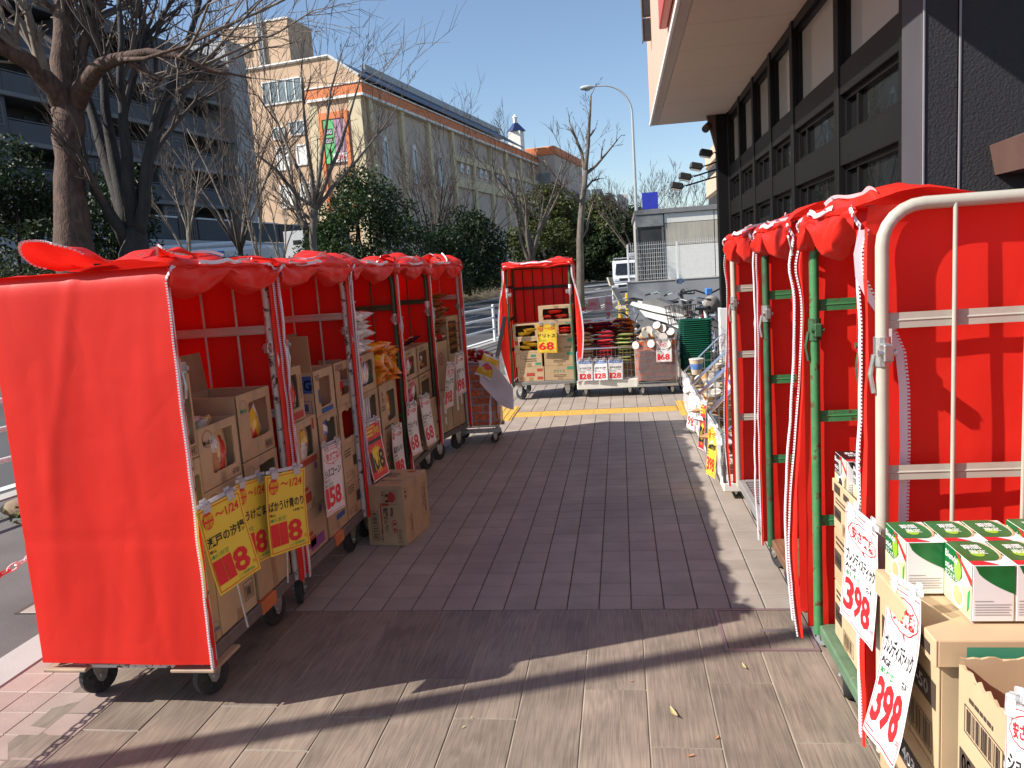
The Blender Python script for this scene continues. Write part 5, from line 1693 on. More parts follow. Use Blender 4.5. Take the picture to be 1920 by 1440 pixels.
bagtype('redchips', .20, .26, .06, [FRED, FBLK, FYEL], pats(0, (blob(.5, .6, .3, .14), 1), (blob(.5, .3, .15), 2)))
bagtype('yellowchips', .20, .26, .06, [FYEL, FBLK, FBRN], pats(0, (blob(.5, .6, .3, .14), 1), (blob(.5, .3, .2), 2)))
bagtype('redheap', .19, .27, .04, [FRED, FORG, FPUR, FWHT], pats(0, (blob(.5, .5, .4, .2), 1), (blob(.7, .8, .3, .12), 2), (blob(.3, .2, .25, .1), 3)), 3)
bagtype('orangeheap', .19, .27, .04, [FORG, FRED, FPUR, FBRN], pats(0, (blob(.5, .4, .4, .2), 1), (blob(.3, .8, .3, .12), 2), (blob(.7, .65, .2, .1), 3)), 3)
bagtype('yellowstack', .21, .26, .042, [FCRM, FYEL, FWHT, FTAN], pats(0, (blob(.5, .5, .4, .2), 1), (ends, 2), (blob(.2, .8, .2, .1), 3)), 3)
bagtype('pinkstack', .21, .26, .042, [FPNK, FWHT, FRED], pats(0, (blob(.5, .5, .35, .2), 1), (ends, 2)), 3)
bagtype('greenstack', .20, .25, .042, [FGRN, FPNK, FCRM, FBLU], pats(0, (blob(.5, .5, .4, .2), 1), (ends, 2), (blob(.8, .2, .2), 3)), 3)
bagtype('redwhite', .14, .18, .055, [FRED, FWHT, FYEL], pats(1, (blob(.5, .7, .5, .28), 0), (blob(.5, .2, .3, .12), 0)), 3)
bagtype('bluebag', .15, .24, .05, [FBLU, FWHT, FTAN], pats(0, (blob(.5, .35, .42, .25), 2), (blob(.5, .75, .35, .1), 1)))
bagtype('toffee', .20, .24, .05, [FTAN, FCRM, FBRN], pats(0, (blob(.5, .5, .4, .22), 1), (ends, 2)), 3)
bagtype('sticks', .045, .20, .03, [SIL, FWHT, FBLU], pats(0, (blob(.5, .5, .4, .3), 1), (blob(.5, .15, .4, .1), 2)), 2)
bagtype('brownbag', .15, .22, .05, [FBRN, FRED, FCRM], pats(0, (blob(.5, .6, .3, .14), 1), (blob(.5, .3, .3, .15), 2)))
bagtype('wide', .32, .16, .04, [FRED, FWHT, FORG], pats(0, (lambda u, v: .2 < v < .38, 0), (ends, 2)))

def bag(key, label, loc, rot=(0, 0, 0), group=None, s=1., k=None):
    """rot = tilt about x, roll about y, turn about z; the pack's face looks along -y when rot is zero"""
    me = BAGS[key]
    o = link('snack_bag', me[rnd.randrange(len(me)) if k is None else k], None, loc, rot, (s, s, s))
    o.rotation_mode = 'YXZ'
    return tag(o, label, 'snack bag', group)

# ---------------------------------------------------------------- left carts
MEI = lambda w, h: [('k', 'O', w*.22, h*.80, .038, .034, .94), ('k', 'T', 'Meiko', w*.22-.034, h*.80-.024, .022, .068)]
MEIG = lambda w, h: [('g', 'O', w*.18, h*.80, .032, .032, .94), ('g', 'T', 'Meiko', w*.18-.028, h*.80-.022, .018, .056)]
BC = lambda w, h: ('k', 'B', w*.70, h*.05, .075, .035)
FD = .012     # cartons stand this far behind the posts' front
def lc(cart, Y, z, w, h, label, d=.30, off=0., **kw):
    yn = cart.location.y
    return carton(label, W(cart, Y-yn, FD+off, z), cart.rotation_euler.z, w, h, d, **kw)
ZD = .236
def lb(cart, key, Y, z, label, dep=.10, rot=(0, 0, 0), group=None, s=1., k=None):
    p = W(cart, Y-cart.location.y, FD+dep, z)
    return bag(key, label, p, (rot[0], rot[1], cart.rotation_euler.z+rot[2]), group, s, k)
GL = 'snack cartons in the left carts'
# cart 1
lc(c1, 2.632, ZD, .085, .36, 'plain narrow carton at the bottom corner of the nearest left cart', seed=1, group=GL, marks=[('b', 'T', 'Meiko', .012, .04, .02, .06), ('b', 'O', .042, .05, .036, .03, .95)], d=.45)
lc(c1, 2.632, .60, .085, .36, 'narrow carton with a tall dark opening right behind the flaking post', win=(.012, .08, .075, .30), seed=2, group=GL)
lc(c1, 2.632, .965, .085, .32, 'narrow open carton of mixed snack bags under the top latch of the flaking post', win=(.012, .05, .075, .28), top='open', flap=.12, seed=3, group=GL, marks=[('k', 'B', .02, .012, .055, .03)])
lb(c1, 'whitebag', 2.675, 1.03, 'pink and white snack bag poking out of the narrow open carton', .03, (.2, .3, .3), s=.6)
lb(c1, 'brownbag', 2.675, 1.13, 'brown snack bag inside the narrow open carton', .06, (.3, .1, 0), s=.6)
lb(c1, 'yellow', 2.675, 1.27, 'yellow snack bag on top of the narrow open carton', .12, (.6, .8, .2), s=.7)
lc(c1, 2.72, .818, .305, .245, 'open carton with a torn window full of cookie bags, its tall flap upright', win=(.085, .05, .27, .215), top='open', flap=.22, seed=4, group=GL, marks=MEI(.305, .245)+[('k', 'T', '67-50', .23, .012, .022, .055), ('t', 'R', .14, .0, .175, .045), ('t', 'R', .14, .215, .175, .245)], side=[('k', 'F', .22, .09, .27, .13, .002), ('k', 'T', '67-50', .225, .10, .02, .035)])
lb(c1, 'cookie', 2.90, .93, 'cream and red cookie bag in the torn window of the carton', .045, (-.1, .25, 0), s=1.05)
lb(c1, 'cookie', 2.87, 1.035, 'cookie bag leaning at the top of the torn window', .10, (.9, .5, 0), s=.8)
lb(c1, 'silver', 2.80, 1.14, 'crumpled silver bag standing on the cookie carton', .12, (.1, .2, .3), s=1.2)
lb(c1, 'whitebag', 2.86, 1.06, 'red and white snack bag lying on the cookie carton', .14, (1.3, .2, .2), s=.8)
lc(c1, 3.045, .853, .315, .285, 'carton with a big empty looking window and orange bag at its bottom', win=(.10, .075, .285, .245), top='open', flap=.17, seed=5, group=GL, marks=MEIG(.315, .285)+[BC(.315, .285), ('t', 'R', .15, 0, .19, .075), ('t', 'R', .15, .245, .19, .285)])
lb(c1, 'yellow', 3.20, .93, 'orange and red snack bag at the bottom of the empty looking window', .05, (.2, .9, 0), s=1.15)
lc(c1, 2.715, .548, .315, .265, 'plain carton under the cookie carton in the nearest left cart', seed=6, group=GL, marks=MEI(.315, .265), side=[('k', 'F', .22, .10, .27, .16, .002), ('k', 'T', '67-50', .225, .11, .02, .035)])
lc(c1, 3.045, .562, .325, .285, 'carton with a dark torn window behind the yellow signs', win=(.14, .10, .30, .25), seed=7, group=GL, marks=MEIG(.325, .285), side=[('k', 'F', .22, .10, .27, .16, .003)])
lc(c1, 2.725, ZD, .30, .305, 'bottom carton with a barcode frame on its left side below the first yellow sign', seed=8, group=GL, d=.42, marks=[('k', 'F', .20, .05, .28, .13, .003), ('k', 'B', .21, .06, .06, .05)], side=[('k', 'B', .24, .03, .15, .075)])
lc(c1, 3.055, ZD, .325, .32, 'bottom carton at the far side of the nearest left cart', seed=9, group=GL, d=.42, marks=[('k', 'B', .22, .14, .08, .05), ('t', 'R', .14, 0, .18, .32)])
# cart 2
FRU = [('p', 'C', .22, .20, .020, .020), ('r', 'R', .03, .04, .13, .09), ('r', 'R', .03, .10, .10, .12)]
MIS = [('k', 'R', .16, .07, .255, .13), ('k', 'F', .03, .03, .13, .055, .002), ('k', 'C', .235, .185, .012, .018), ('k', 'S', .03, .14, .10, .05, 3)]
lc(c2, 3.49, .925, .20, .265, 'carton holding a crumpled silver chocolate bag, first in the second left cart', win=(.035, .06, .15, .23), top='open', seed=11, group=GL, marks=[('k', 'T', '広告の品', .185, .10, .014, .12, 0, 1), ('r', 'R', .02, .01, .18, .045)])
lb(c2, 'silver', 3.58, 1.05, 'brown and silver chocolate bag in the carton window', .04, (0, .1, 0), s=1.1)
lb(c2, 'silver', 3.60, 1.22, 'crumpled silver bag on top of the chocolate carton', .10, (.5, .6, .2), s=.9)
lc(c2, 3.835, .893, .28, .24, 'carton with a torn empty window and blue label on its side', win=(.07, .04, .23, .20), top='open', flap=.21, sideflap=.19, seed=12, group=GL, marks=[('b', 'R', .045, .07, .07, .14), ('b', 'R', .07, .008, .24, .035), ('k', 'S', .02, .19, .06, .03, 3)], side=[('b', 'R', .17, .13, .29, .22), ('W', 'T', 'BIG', .195, .145, .055, .09), ('b', 'F', .18, .02, .28, .09, .003), ('b', 'R', .20, .035, .26, .075)])
lc(c2, 4.135, .893, .275, .245, 'carton with torn window showing grey and red bags in the second left cart', win=(.07, .05, .22, .20), top='open', flap=.17, seed=13, group=GL, marks=[('k', 'S', .02, .20, .12, .035, 3), ('k', 'R', .25, .06, .262, .18)])
lb(c2, 'whitebag', 4.26, 1.0, 'grey snack bag in the window of the carton with grey and red bags', .05, (.1, .1, 0), s=.8)
lb(c2, 'redchips', 4.29, .96, 'red snack bag corner in the window of the carton with grey and red bags', .035, (.2, .9, 0), s=.45)
lb(c2, 'wide', 4.02, 1.24, 'wide red pack with white lettering standing behind the cartons', .30, (-.15, -.05, 0), s=1.15)
lc(c2, 3.53, .69, .285, .228, 'carton with a caramel snack bag in its torn window', win=(.06, .035, .225, .19), seed=14, group=GL, marks=[('r', 'R', .03, .0, .25, .03), ('r', 'R', .225, .16, .25, .215)])
lb(c2, 'caramel', 3.64, .785, 'toffee coloured snack bag with a white patch in the torn window', .03, (0, .1, 0), s=1.05)
lc(c2, 3.84, .662, .285, .228, 'carton with a blue and brown cereal bag leaning in its window', win=(.06, .04, .24, .20), seed=15, group=GL, marks=[('k', 'R', .262, .06, .272, .19)])
lb(c2, 'bluebag', 3.935, .77, 'blue and brown cereal bag leaning in the carton window', .03, (.1, .45, 0), s=.85)
lc(c2, 4.14, .662, .285, .228, 'carton with a large empty torn window at the far side of the second left cart', win=(.05, .03, .235, .20), seed=16, group=GL, marks=[('k', 'R', .262, .06, .272, .19)])
for k, (Y, z, h, mk) in enumerate(((3.53, .465, .222, FRU), (3.53, ZD, .226, FRU), (3.84, .45, .209, MIS), (3.84, ZD, .211, [('b', 'R', .05, .12, .20, .17), ('b', 'R', .12, .06, .25, .09)]), (4.14, .45, .209, MIS), (4.14, ZD, .211, MIS))):
    lc(c2, Y, z, .285, h, ['closed carton with a purple fruit mark just right of the yellow signs', 'bottom carton with a pink label right of the yellow signs', 'closed carton hidden behind the 158 yen sign', 'bottom carton with blue label below the 158 yen sign', 'closed carton with dark label right of the 158 yen sign', 'bottom carton with dark label at the far end of the second left cart'][k], seed=20+k, group=GL, marks=mk+([('p', 'R', .06, .02, .24, .075)] if k == 1 else []))
# cart 3
lc(c3, 4.50, .905, .33, .225, 'carton of upright white stick packs below the stack of white packs', win=(.06, .035, .29, .19), seed=30, group=GL, marks=[('r', 'C', .06, .205, .03, .014), ('r', 'O', .22, .205, .02, .015)])
for k in range(6):
    lb(c3, 'sticks', 4.585+.036*k, 1.01, 'slim silver stick pack standing in the carton below the white packs', .03+.01*(k % 2), (0, .06*(k-2), 0), 'slim stick packs in the upper carton', s=.95)
lc(c3, 4.50, .69, .33, .21, 'carton with four white tubes standing in a dark window', win=(.05, .03, .29, .18), seed=31, group=GL, marks=[('r', 'O', .19, .195, .02, .011)])
for k in range(4):
    o = link('snack_tube', MB().tube([(0, 0, -.08), (0, 0, .08)], .011, 10).mesh('snack_tube', mat('tube_white', (.72, .72, .70), rough=.3), True), None, W(c3, 4.59+.045*k-4.44, FD+.035, .78))
    tag(o, 'white paper tube standing in the dark carton window of the third left cart', 'snack tube', 'white tubes in the dark carton window')
lc(c3, 4.50, .455, .33, .232, 'closed carton behind the red 108 yen sign', seed=32, group=GL, marks=MIS)
lc(c3, 4.50, ZD, .33, .216, 'bottom carton with a red mark behind the carton standing on the floor', seed=33, group=GL, marks=[('r', 'C', .06, .13, .03, .03)])
lc(c3, 4.865, .575, .39, .325, 'tall carton with an orange snack bag in its window below the orange packs', win=(.14, .06, .34, .27), seed=34, group=GL, marks=[('k', 'T', '本', .045, .25, .03), ('k', 'T', '物', .045, .21, .03), ('k', 'S', .03, .15, .07, .04, 2), ('k', 'S', .05, .02, .2, .03, 1)])
lb(c3, 'orangepack', 5.09, .735, 'orange snack bag standing in the tall carton window', .04, (0, .05, 0), s=1.0)
lc(c3, 4.865, ZD, .39, .336, 'bottom carton beside the 118 yen sign with two black characters', seed=35, group=GL, marks=[('k', 'T', '市', .05, .25, .03), ('k', 'T', '場', .05, .21, .03), ('k', 'S', .03, .15, .07, .04, 2)])
for k in range(22):
    r_, c_ = divmod(k, 3)
    lb(c3, 'whitepack', 4.58+.095*c_+rnd.uniform(-.015, .015), 1.16+.034*r_, 'white snack pack in the tall heap beside the dark green post', .06+.06*rnd.random(), (rad(80)+rnd.uniform(-.2, .2), rnd.uniform(-.3, .3), rnd.uniform(0, pi)), 'white packs heaped in the third left cart')
lb(c3, 'redwhite', 4.55, 1.43, 'orange and white bag on top of the heap of white packs', .08, (1.2, .2, .3))
MB().bbox((0, 0, 0), (.14, .006, .18), .001).build('x', CARD) if False else None
for k in range(26):
    r_, c_ = divmod(k, 4)
    lb(c3, 'orangepack', 4.92+.125*c_+rnd.uniform(-.025, .025), .925+.037*r_, 'orange snack pack in the low heap above the tall carton', .03+.08*rnd.random(), (rad(78)+rnd.uniform(-.25, .25), rnd.uniform(-.25, .25), pi/2+rnd.uniform(-.6, .6)), 'orange packs heaped in the third left cart')
# cart 4
KM = lambda w: [('k', 'O', .03, .195, .016, .014, .8), ('k', 'T', 'じゃがりこ', .08, .182, .026, .16)]
for k, (Y, z, h, win) in enumerate(((5.48, .835, .22, (.06, .03, .31, .17)), (5.885, .835, .22, (.06, .03, .31, .17)), (5.48, .605, .22, (.06, .03, .31, .17)), (5.885, .605, .22, (.05, .03, .32, .17)))):
    lc(c4, Y, z, .38, h, ['upper carton with pink bags in its window, first in the fourth left cart', 'upper carton with black bags in its window in the fourth left cart', 'middle carton with white and pink bags above the first 68 yen sign', 'middle carton with a big empty window above the second 68 yen sign'][k], seed=40+k, group=GL, win=win, top='open' if k < 2 else 'closed', flap=.15 if k < 2 else 0, tape=False, marks=KM(.38))
lb(c4, 'pinkbag', 5.66, .935, 'pink and white snack bag in the upper carton window', .03, (0, .2, 0), s=.85)
lb(c4, 'pinkbag', 5.76, .90, 'pink snack bag lying at the bottom of the upper carton window', .05, (.4, 1.2, 0), s=.7)
lb(c4, 'blackbag', 6.06, .93, 'black and white snack bag in the upper carton window', .03, (0, .5, 0), s=.7)
lb(c4, 'blackbag', 6.12, .88, 'black snack bag lying low in the upper carton window', .04, (.3, 1.1, 0), s=.6)
lb(c4, 'blackbag', 6.05, 1.09, 'orange and black snack bag on top of the fourth left cart', .10, (1.2, .3, .4), s=.9)
lb(c4, 'pinkbag', 5.68, 1.08, 'pink snack bag lying on top of the fourth left cart', .12, (1.3, .2, .2), s=.8)
lb(c4, 'pinkbag', 5.70, .73, 'pink and cream snack bag sticking out above the first 68 yen sign', .02, (.15, .3, 0), s=.95)
lc(c4, 5.48, ZD, .38, .362, 'bottom carton with a red mark below the first 68 yen sign', seed=45, group=GL, marks=[('r', 'T', '濃厚', .10, .03, .06, .14), ('k', 'R', .03, .03, .08, .06), ('k', 'R', .27, .04, .36, .07), ('k', 'S', .25, .10, .1, .03, 2)])
lc(c4, 5.885, ZD, .38, .362, 'bottom carton with small lettering below the second 68 yen sign', seed=46, group=GL, off=-.03, marks=[('k', 'S', .12, .03, .22, .03, 1), ('k', 'R', .03, .10, .05, .13), ('k', 'R', .33, .15, .37, .17)])
# cart 5
lc(c5, 6.44, ZD, .28, .37, 'bottom carton with white stickers in the farthest left cart', seed=50, group=GL, marks=[('W', 'R', .12, .16, .16, .30), ('W', 'R', .12, .07, .15, .13)], d=.4)
lc(c5, 6.735, ZD, .27, .37, 'bottom carton at the outer post of the farthest left cart', seed=51, group=GL, marks=[('W', 'R', .10, .14, .14, .32), ('W', 'R', .20, .18, .23, .33)], d=.4)
lc(c5, 6.44, .61, .28, .42, 'tall opened carton with its flap bent out, behind the 198 yen signs', top='open', flap=.1, seed=52, group=GL, marks=[('r', 'O', .13, .27, .045, .055, .8), ('r', 'T', 'P2', .115, .25, .04, .03)], side=[('k', 'F', .12, .12, .2, .22, .003)], d=.4)
lc(c5, 6.735, .61, .27, .62, 'tallest carton with toffee bags showing in a long window by the outer post', win=(.04, .28, .22, .58), top='open', seed=53, group=GL, d=.4)
for k in range(4):
    lb(c5, 'toffee', 6.86, .94+.065*k, 'toffee coloured bag stacked in the long window of the tallest carton', .05, (rad(75), rnd.uniform(-.1, .1), rnd.uniform(-.2, .2)), 'toffee bags in the long window', s=.85)
for k in range(16):
    r_, c_ = divmod(k, 3)
    lb(c5, 'toffee', 6.53+.15*c_+rnd.uniform(-.03, .03), (1.08 if c_ < 2 else 1.26)+.038*r_, 'toffee coloured snack bag in the heap on top of the farthest left cart', .10+.1*rnd.random(), (rad(82)+rnd.uniform(-.2, .2), rnd.uniform(-.2, .2), rnd.uniform(-.6, .6)), 'toffee bags heaped on the farthest left cart')
lb(c5, 'redwhite', 6.62, 1.05, 'red and white snack bag under the toffee heap', .06, (1.3, .1, .3), s=1.1)
# carton on the floor
fb_ = carton('closed rice cracker carton standing alone on the floor tiles', (-1.573, 4.392, .001), rad(-7.5), .245, .368, .385, seed=61, tape=False,
    marks=[('k', 'F', .125, .255, .20, .34, .002), ('r', 'C', .168, .30, .026, .034), ('k', 'S', .13, .26, .02, .07, 2), ('k', 'T', '日清シスコ', .105, .335, .017, .075, 0, 3),
           ('r', 'R', .09, .08, .098, .26), ('r', 'R', .102, .245, .145, .262), ('k', 'T', '塩揚せんべい', .108, .235, .032, .15, 0, 3), ('k', 'T', '88g', .152, .235, .022, .055, 0, 3),
           ('r', 'O', .176, .12, .018, .042, .86), ('r', 'S', .168, .085, .016, .07, 2), ('k', 'F', .19, .02, .222, .10, .002), ('k', 'T', '072811', .199, .095, .014, .07, 0, 3),
           ('k', 'B', .025, .03, .048, .185, True), ('k', 'T', '入数12袋入', .085, .10, .013, .085, 0, 3)],
    topmarks=[('k', 'T', '塩揚せんべい', .06, .10, .03, .14), ('r', 'R', .05, .06, .20, .068), ('r', 'C', .17, .33, .03, .022), ('k', 'S', .04, .20, .08, .1, 3)])
prints(fb_, [('k', 'F', .27, .10, .34, .30, .002), ('k', 'T', '広告の品', .318, .28, .018, .16, 0, 3), ('k', 'T', 'お徳用', .292, .28, .014, .12, 0, 3), ('k', 'F', .02, .28, .05, .345, .002), ('k', 'S', .025, .285, .02, .055, 2),
             ('r', 'T', '日本サンガリア', .06, .16, .014, .12, 0, 3), ('k', 'T', 'ショコラ', .085, .17, .018, .10, 0, 3), ('r', 'R', .103, .02, .106, .17)], lambda x, z: (.2465, x, z))
b = MB(); b.rect(lambda x, z: (.2462, x, z), .17, .30, .215, .368); b.build('tape', TAPE, fb_)

# ---------------------------------------------------------------- central cart
GC = 'snack cartons in the central cart'
def cb_(x, z, w, h, label, **kw):
    return carton(label, (x, 9.515, z), 0, w, h, .36, group=GC, **kw)
gm = lambda w, h: [('g', 'R', w*.74, h*.72, w*.95, h*.92), ('g', 'T', 'ドリトス', w*.30, h*.52, h*.22, w*.36), ('k', 'S', w*.30, h*.22, w*.4, h*.2, 2)]
cb_(-1.30, ZD-.005, .325, .178, 'bottom left carton with red labels in the central cart', seed=70, marks=[('r', 'R', .11, .065, .21, .105), ('r', 'R', .24, .12, .31, .155), ('r', 'R', .24, .02, .31, .055), ('r', 'T', 'P2', .03, .02, .035, .06), ('k', 'F', .03, .10, .08, .155, .003)])
cb_(-.965, ZD-.005, .375, .178, 'bottom right carton with green print in the central cart', seed=71, marks=gm(.375, .178))
cb_(-1.315, .412, .325, .172, 'plain carton with small green labels second from the bottom left', seed=72, marks=[('g', 'R', .24, .02, .31, .05), ('g', 'R', .19, .12, .25, .15), ('k', 'F', .06, .10, .12, .15, .003), ('k', 'S', .12, .06, .14, .05, 2)])
cb_(-.96, .412, .375, .172, 'carton with green lettering second from the bottom right, half in shade', seed=73, marks=gm(.375, .172))
cb_(-1.32, .587, .315, .172, 'carton of yellow chip bags with a red corner mark, lower of the two on the left', win=(.06, .025, .295, .145), seed=74, tape=False, marks=[('r', 'R', .008, .10, .045, .15)])
cb_(-.955, .587, .375, .172, 'carton with green corner label behind the right half of the yellow 68 yen sign', seed=75, marks=[('g', 'R', .29, .11, .36, .155), ('k', 'S', .24, .03, .1, .03, 2)])
cb_(-1.33, .762, .325, .180, 'carton of yellow chip bags with open front, upper of the two on the left', win=(.03, .025, .28, .165), seed=76, tape=False)
cb_(-.955, .762, .37, .180, 'carton of red chip bags beside the yellow 68 yen sign', win=(.19, .03, .34, .15), seed=77, tape=False, marks=[('g', 'R', .27, .155, .35, .172)])
cb_(-1.0, .945, .42, .20, 'topmost carton of red chip bags sitting alone on the stack', win=(.05, .03, .375, .165), seed=78, tape=False, m=CARD2, marks=[('t', 'R', .19, .165, .24, .2), ('g', 'R', .33, .168, .37, .178)])
for k, (x, z, key, lab, s) in enumerate(((-1.20, .63, 'yellowchips', 'yellow chip bag lying left in the lower open carton', 1), (-1.10, .66, 'yellowchips', 'yellow chip bag tilted right in the lower open carton', 1), (-1.16, .69, 'yellowchips', 'dark yellow chip bag lying on top in the lower open carton', .9),
        (-1.20, .80, 'yellowchips', 'yellow chip bag lying left in the upper open carton', 1), (-1.12, .84, 'yellowchips', 'yellow chip bag lying on top in the upper open carton', 1),
        (-.70, .81, 'redchips', 'red chip bag pressed into the carton beside the 68 yen sign', 1), (-.68, .85, 'redchips', 'red chip bag on top in the carton beside the 68 yen sign', .9),
        (-.90, .995, 'redchips', 'red chip bag lying left in the topmost carton', 1), (-.72, .995, 'redchips', 'red chip bag lying right in the topmost carton', 1), (-.80, 1.05, 'redchips', 'dark red chip bag wedged across the topmost carton', 1))):
    bag(key, lab, (x, 9.60, z), (rad(72)+rnd.uniform(-.2, .1), rnd.uniform(-.12, .12), rnd.uniform(-.35, .35)), 'chip bags in the central cart', .85*s)

# ---------------------------------------------------------------- right carts
GR = 'coffee cartons in the right carts'
def rc(X, Yfar, z, wX, dY, h, label, marks=(), face=(), **kw):
    """carton whose aisle face lies at X; marks = print on that face (x runs towards the viewer), face = print on the end towards the viewer"""
    o = carton(label, (X, Yfar, z), -HP, dY, h, wX, marks=marks, group=GR, **kw)
    prints(o, face, lambda x, z: (dY+.0013, x, z))
    return o
CB = lambda w, h: [('k', 'R', .01, h*.30, w*.34, h*.62), ('W', 'T', '31596-30', .02, h*.38, h*.14, w*.26), ('k', 'B', w*.42, h*.08, w*.45, h*.26), ('k', 'S', w*.1, h*.72, w*.6, h*.2, 2)]
TRAYG = [('g', 'R', .03, .012, .40, .045)]
# cart 3: black coffee boxes on a tray
for k, (z, h) in enumerate(((.235, .20), (.44, .185), (.63, .125))):
    rc(.695, 2.74, z, .42, .26, h, ['bottom carton at the far end of the bright green cart', 'middle carton at the far end of the bright green cart', 'upper carton below the black coffee boxes'][k], CB(.26, h), seed=80+k)
rc(.695, 2.475, .235, .42, .25, .26, 'bottom carton behind the left 398 yen sign', CB(.25, .26), seed=84)
rc(.695, 2.475, .50, .42, .25, .20, 'open carton right behind the left 398 yen sign', [], seed=85, top='open', flap=0)
rc(.690, 2.74, .757, .40, .29, .045, 'cut down tray under the black coffee boxes', [('k', 'R', .03, .006, .10, .036), ('k', 'R', .14, .008, .2, .03)], seed=86, top='open', tape=False, cat='tray')
PBLACK = mat('coffee_black', (.022, .014, .016), rough=.25, var=.1)
PGREEN = mat('coffee_green', (.012, .14, .035), rough=.25, var=.25, vs=14)
PCREAM = mat('coffee_cream', (.74, .62, .36), rough=.3, var=.15, vs=10)
PLIME = mat('coffee_lime', (.28, .48, .03), rough=.3)
PPEACH = mat('coffee_peach', (.72, .42, .20), rough=.3, var=.15, vs=10)
PWHT = mat('box_white', (.76, .75, .74), rough=.35, var=.02)
def coffee(label, X, Y, z, main, wx=.083, dy=.14, h=.125, group=None):
    """stick coffee box: X,Y = corner at the aisle side nearest the viewer; end panel faces the viewer"""
    o = thing('coffee_box', label, 'coffee box', (X, Y, z), 0, group)
    MB().bbox((0, 0, 0), (wx, dy, h), .002).build('box', PWHT, o)
    def curve(P, pts, m, name='print'):
        b = MB(); b.add([P(x, q) for x, q in pts], [tuple(range(len(pts)))]); b.build(name, m, o)
    F = lambda x, q: (x, -.0008, q)
    S = lambda x, q: (-.0008, dy-x, q)
    T = lambda x, q: (x, q, h+.0008)
    T2 = lambda x, q: (x, q, h+.0014)
    S2 = lambda x, q: (-.0014, dy-x, q)
    # end panel: dark swoosh from the upper edge
    curve(F, [(wx*.06, h*.985)]+[(wx*(.06+.94*t), h*(.985-.50*t**.55)) for t in [i/10 for i in range(1, 11)]]+[(wx, h*.985)], main)
    b = MB()
    for q in range(5):
        b.rect(F, wx*.06, h*(.30-.045*q), wx*(.92-.05*(q % 2)), h*(.312-.045*q))
    b.rect(F, wx*.06, h*.36, wx*.5, h*.372); b.build('print', mat('grey_print', (.35, .34, .34)), o)
    # top: dark field with rounded right end
    n = 10
    pts = [(0, dy*.16), (0, dy)]+[(wx*.62+wx*.30*sin(pi*i/n), dy*(.58+.42*cos(pi*i/n))) for i in range(n+1)]
    curve(T, pts, main)
    pts2 = [(wx*.60+wx*.34*sin(pi*i/n), dy*(.58+.43*cos(pi*i/n))) for i in range(n+1)]
    b = MB(); b.add([T2(*p) for p in pts2]+[T2(p[0]+.005*sin(pi*i/n), p[1]) for i, p in enumerate(pts2)], [(i, i+1, n+2+i, n+1+i) for i in range(n)]); b.build('print', PPEACH if main is PGREEN else mat('coffee_gold', (.45, .30, .08), rough=.3), o)
    curve(T, [(0, 0), (wx*.62, 0), (wx*.35, dy*.15), (0, dy*.155)], P_RED)
    if main is PGREEN:
        b = MB(); b.disc(T2, wx*.42, dy*.44, wx*.16, dy*.12); b.build('print', PLIME, o)
    T3 = lambda x, q: (x, q, h+.002)
    b = MB(); b.text('赤札' if main is PBLACK else '期間', T3, wx*.24, dy*.62, dy*.2, wx*.42); b.text('限定', T3, wx*.3, dy*.42, dy*.17, wx*.38); b.build('lettering', P_WHT, o)
    # long side facing the aisle
    curve(S, [(0, 0), (dy, 0), (dy, h*.62), (dy*.5, h*.42), (0, h*.45)], PCREAM)
    curve(S, [(0, h*.45), (dy*.42, h*.43), (dy*.66, h*.62), (dy*.62, h), (0, h)], main)
    curve(S, [(dy*.62, h), (dy*.66, h*.62), (dy, h*.62), (dy, h)], mat('coffee_pale', (.72, .70, .52), rough=.3))
    b = MB(); b.disc(S2, dy*.50, h*.70, dy*.13, h*.2); b.build('print', PLIME if main is PGREEN else mat('coffee_grey', (.45, .45, .45), rough=.3), o)
    curve(S2, [(dy*.42, h), (dy*.5, h), (dy, h*.74), (dy, h*.62), (dy*.97, h*.62)], P_RED)
    b = MB()
    S3 = lambda x, q: (-.002, dy-x, q)
    b.text('Blendy', S3, dy*.05, h*.74, h*.17, dy*.46); b.text('stick', S3, dy*.05, h*.59, h*.12, dy*.32); b.text('カフェオレ', S3, dy*.05, h*.47, h*.09, dy*.46)
    b.build('lettering', P_WHT, o)
    b = MB(); b.disc(S2, dy*.52, h*.24, dy*.22, h*.22); b.build('print', PWHT, o)
    b = MB(); b.disc(S3, dy*.52, h*.25, dy*.16, h*.17); b.build('print', PPEACH if main is PGREEN else PBLACK, o)
    curve(S2, [(dy*.84, h*.08), (dy*.92, h*.2), (dy*.95, h*.55), (dy*.86, h*.45)], P_GRN if main is PGREEN else P_BLK)
    return o
for k in range(4):
    r_, c_ = divmod(k, 2)
    coffee(['black coffee box at the aisle corner of its tray', 'black coffee box behind the corner one, further from the aisle', 'black coffee box at the far aisle corner of the tray', 'black coffee box at the back of the tray by the green bars'][k], .70+.092*c_+.02*(1-r_), 2.455+.145*r_, .768, PBLACK, group='black coffee boxes in the right cart')
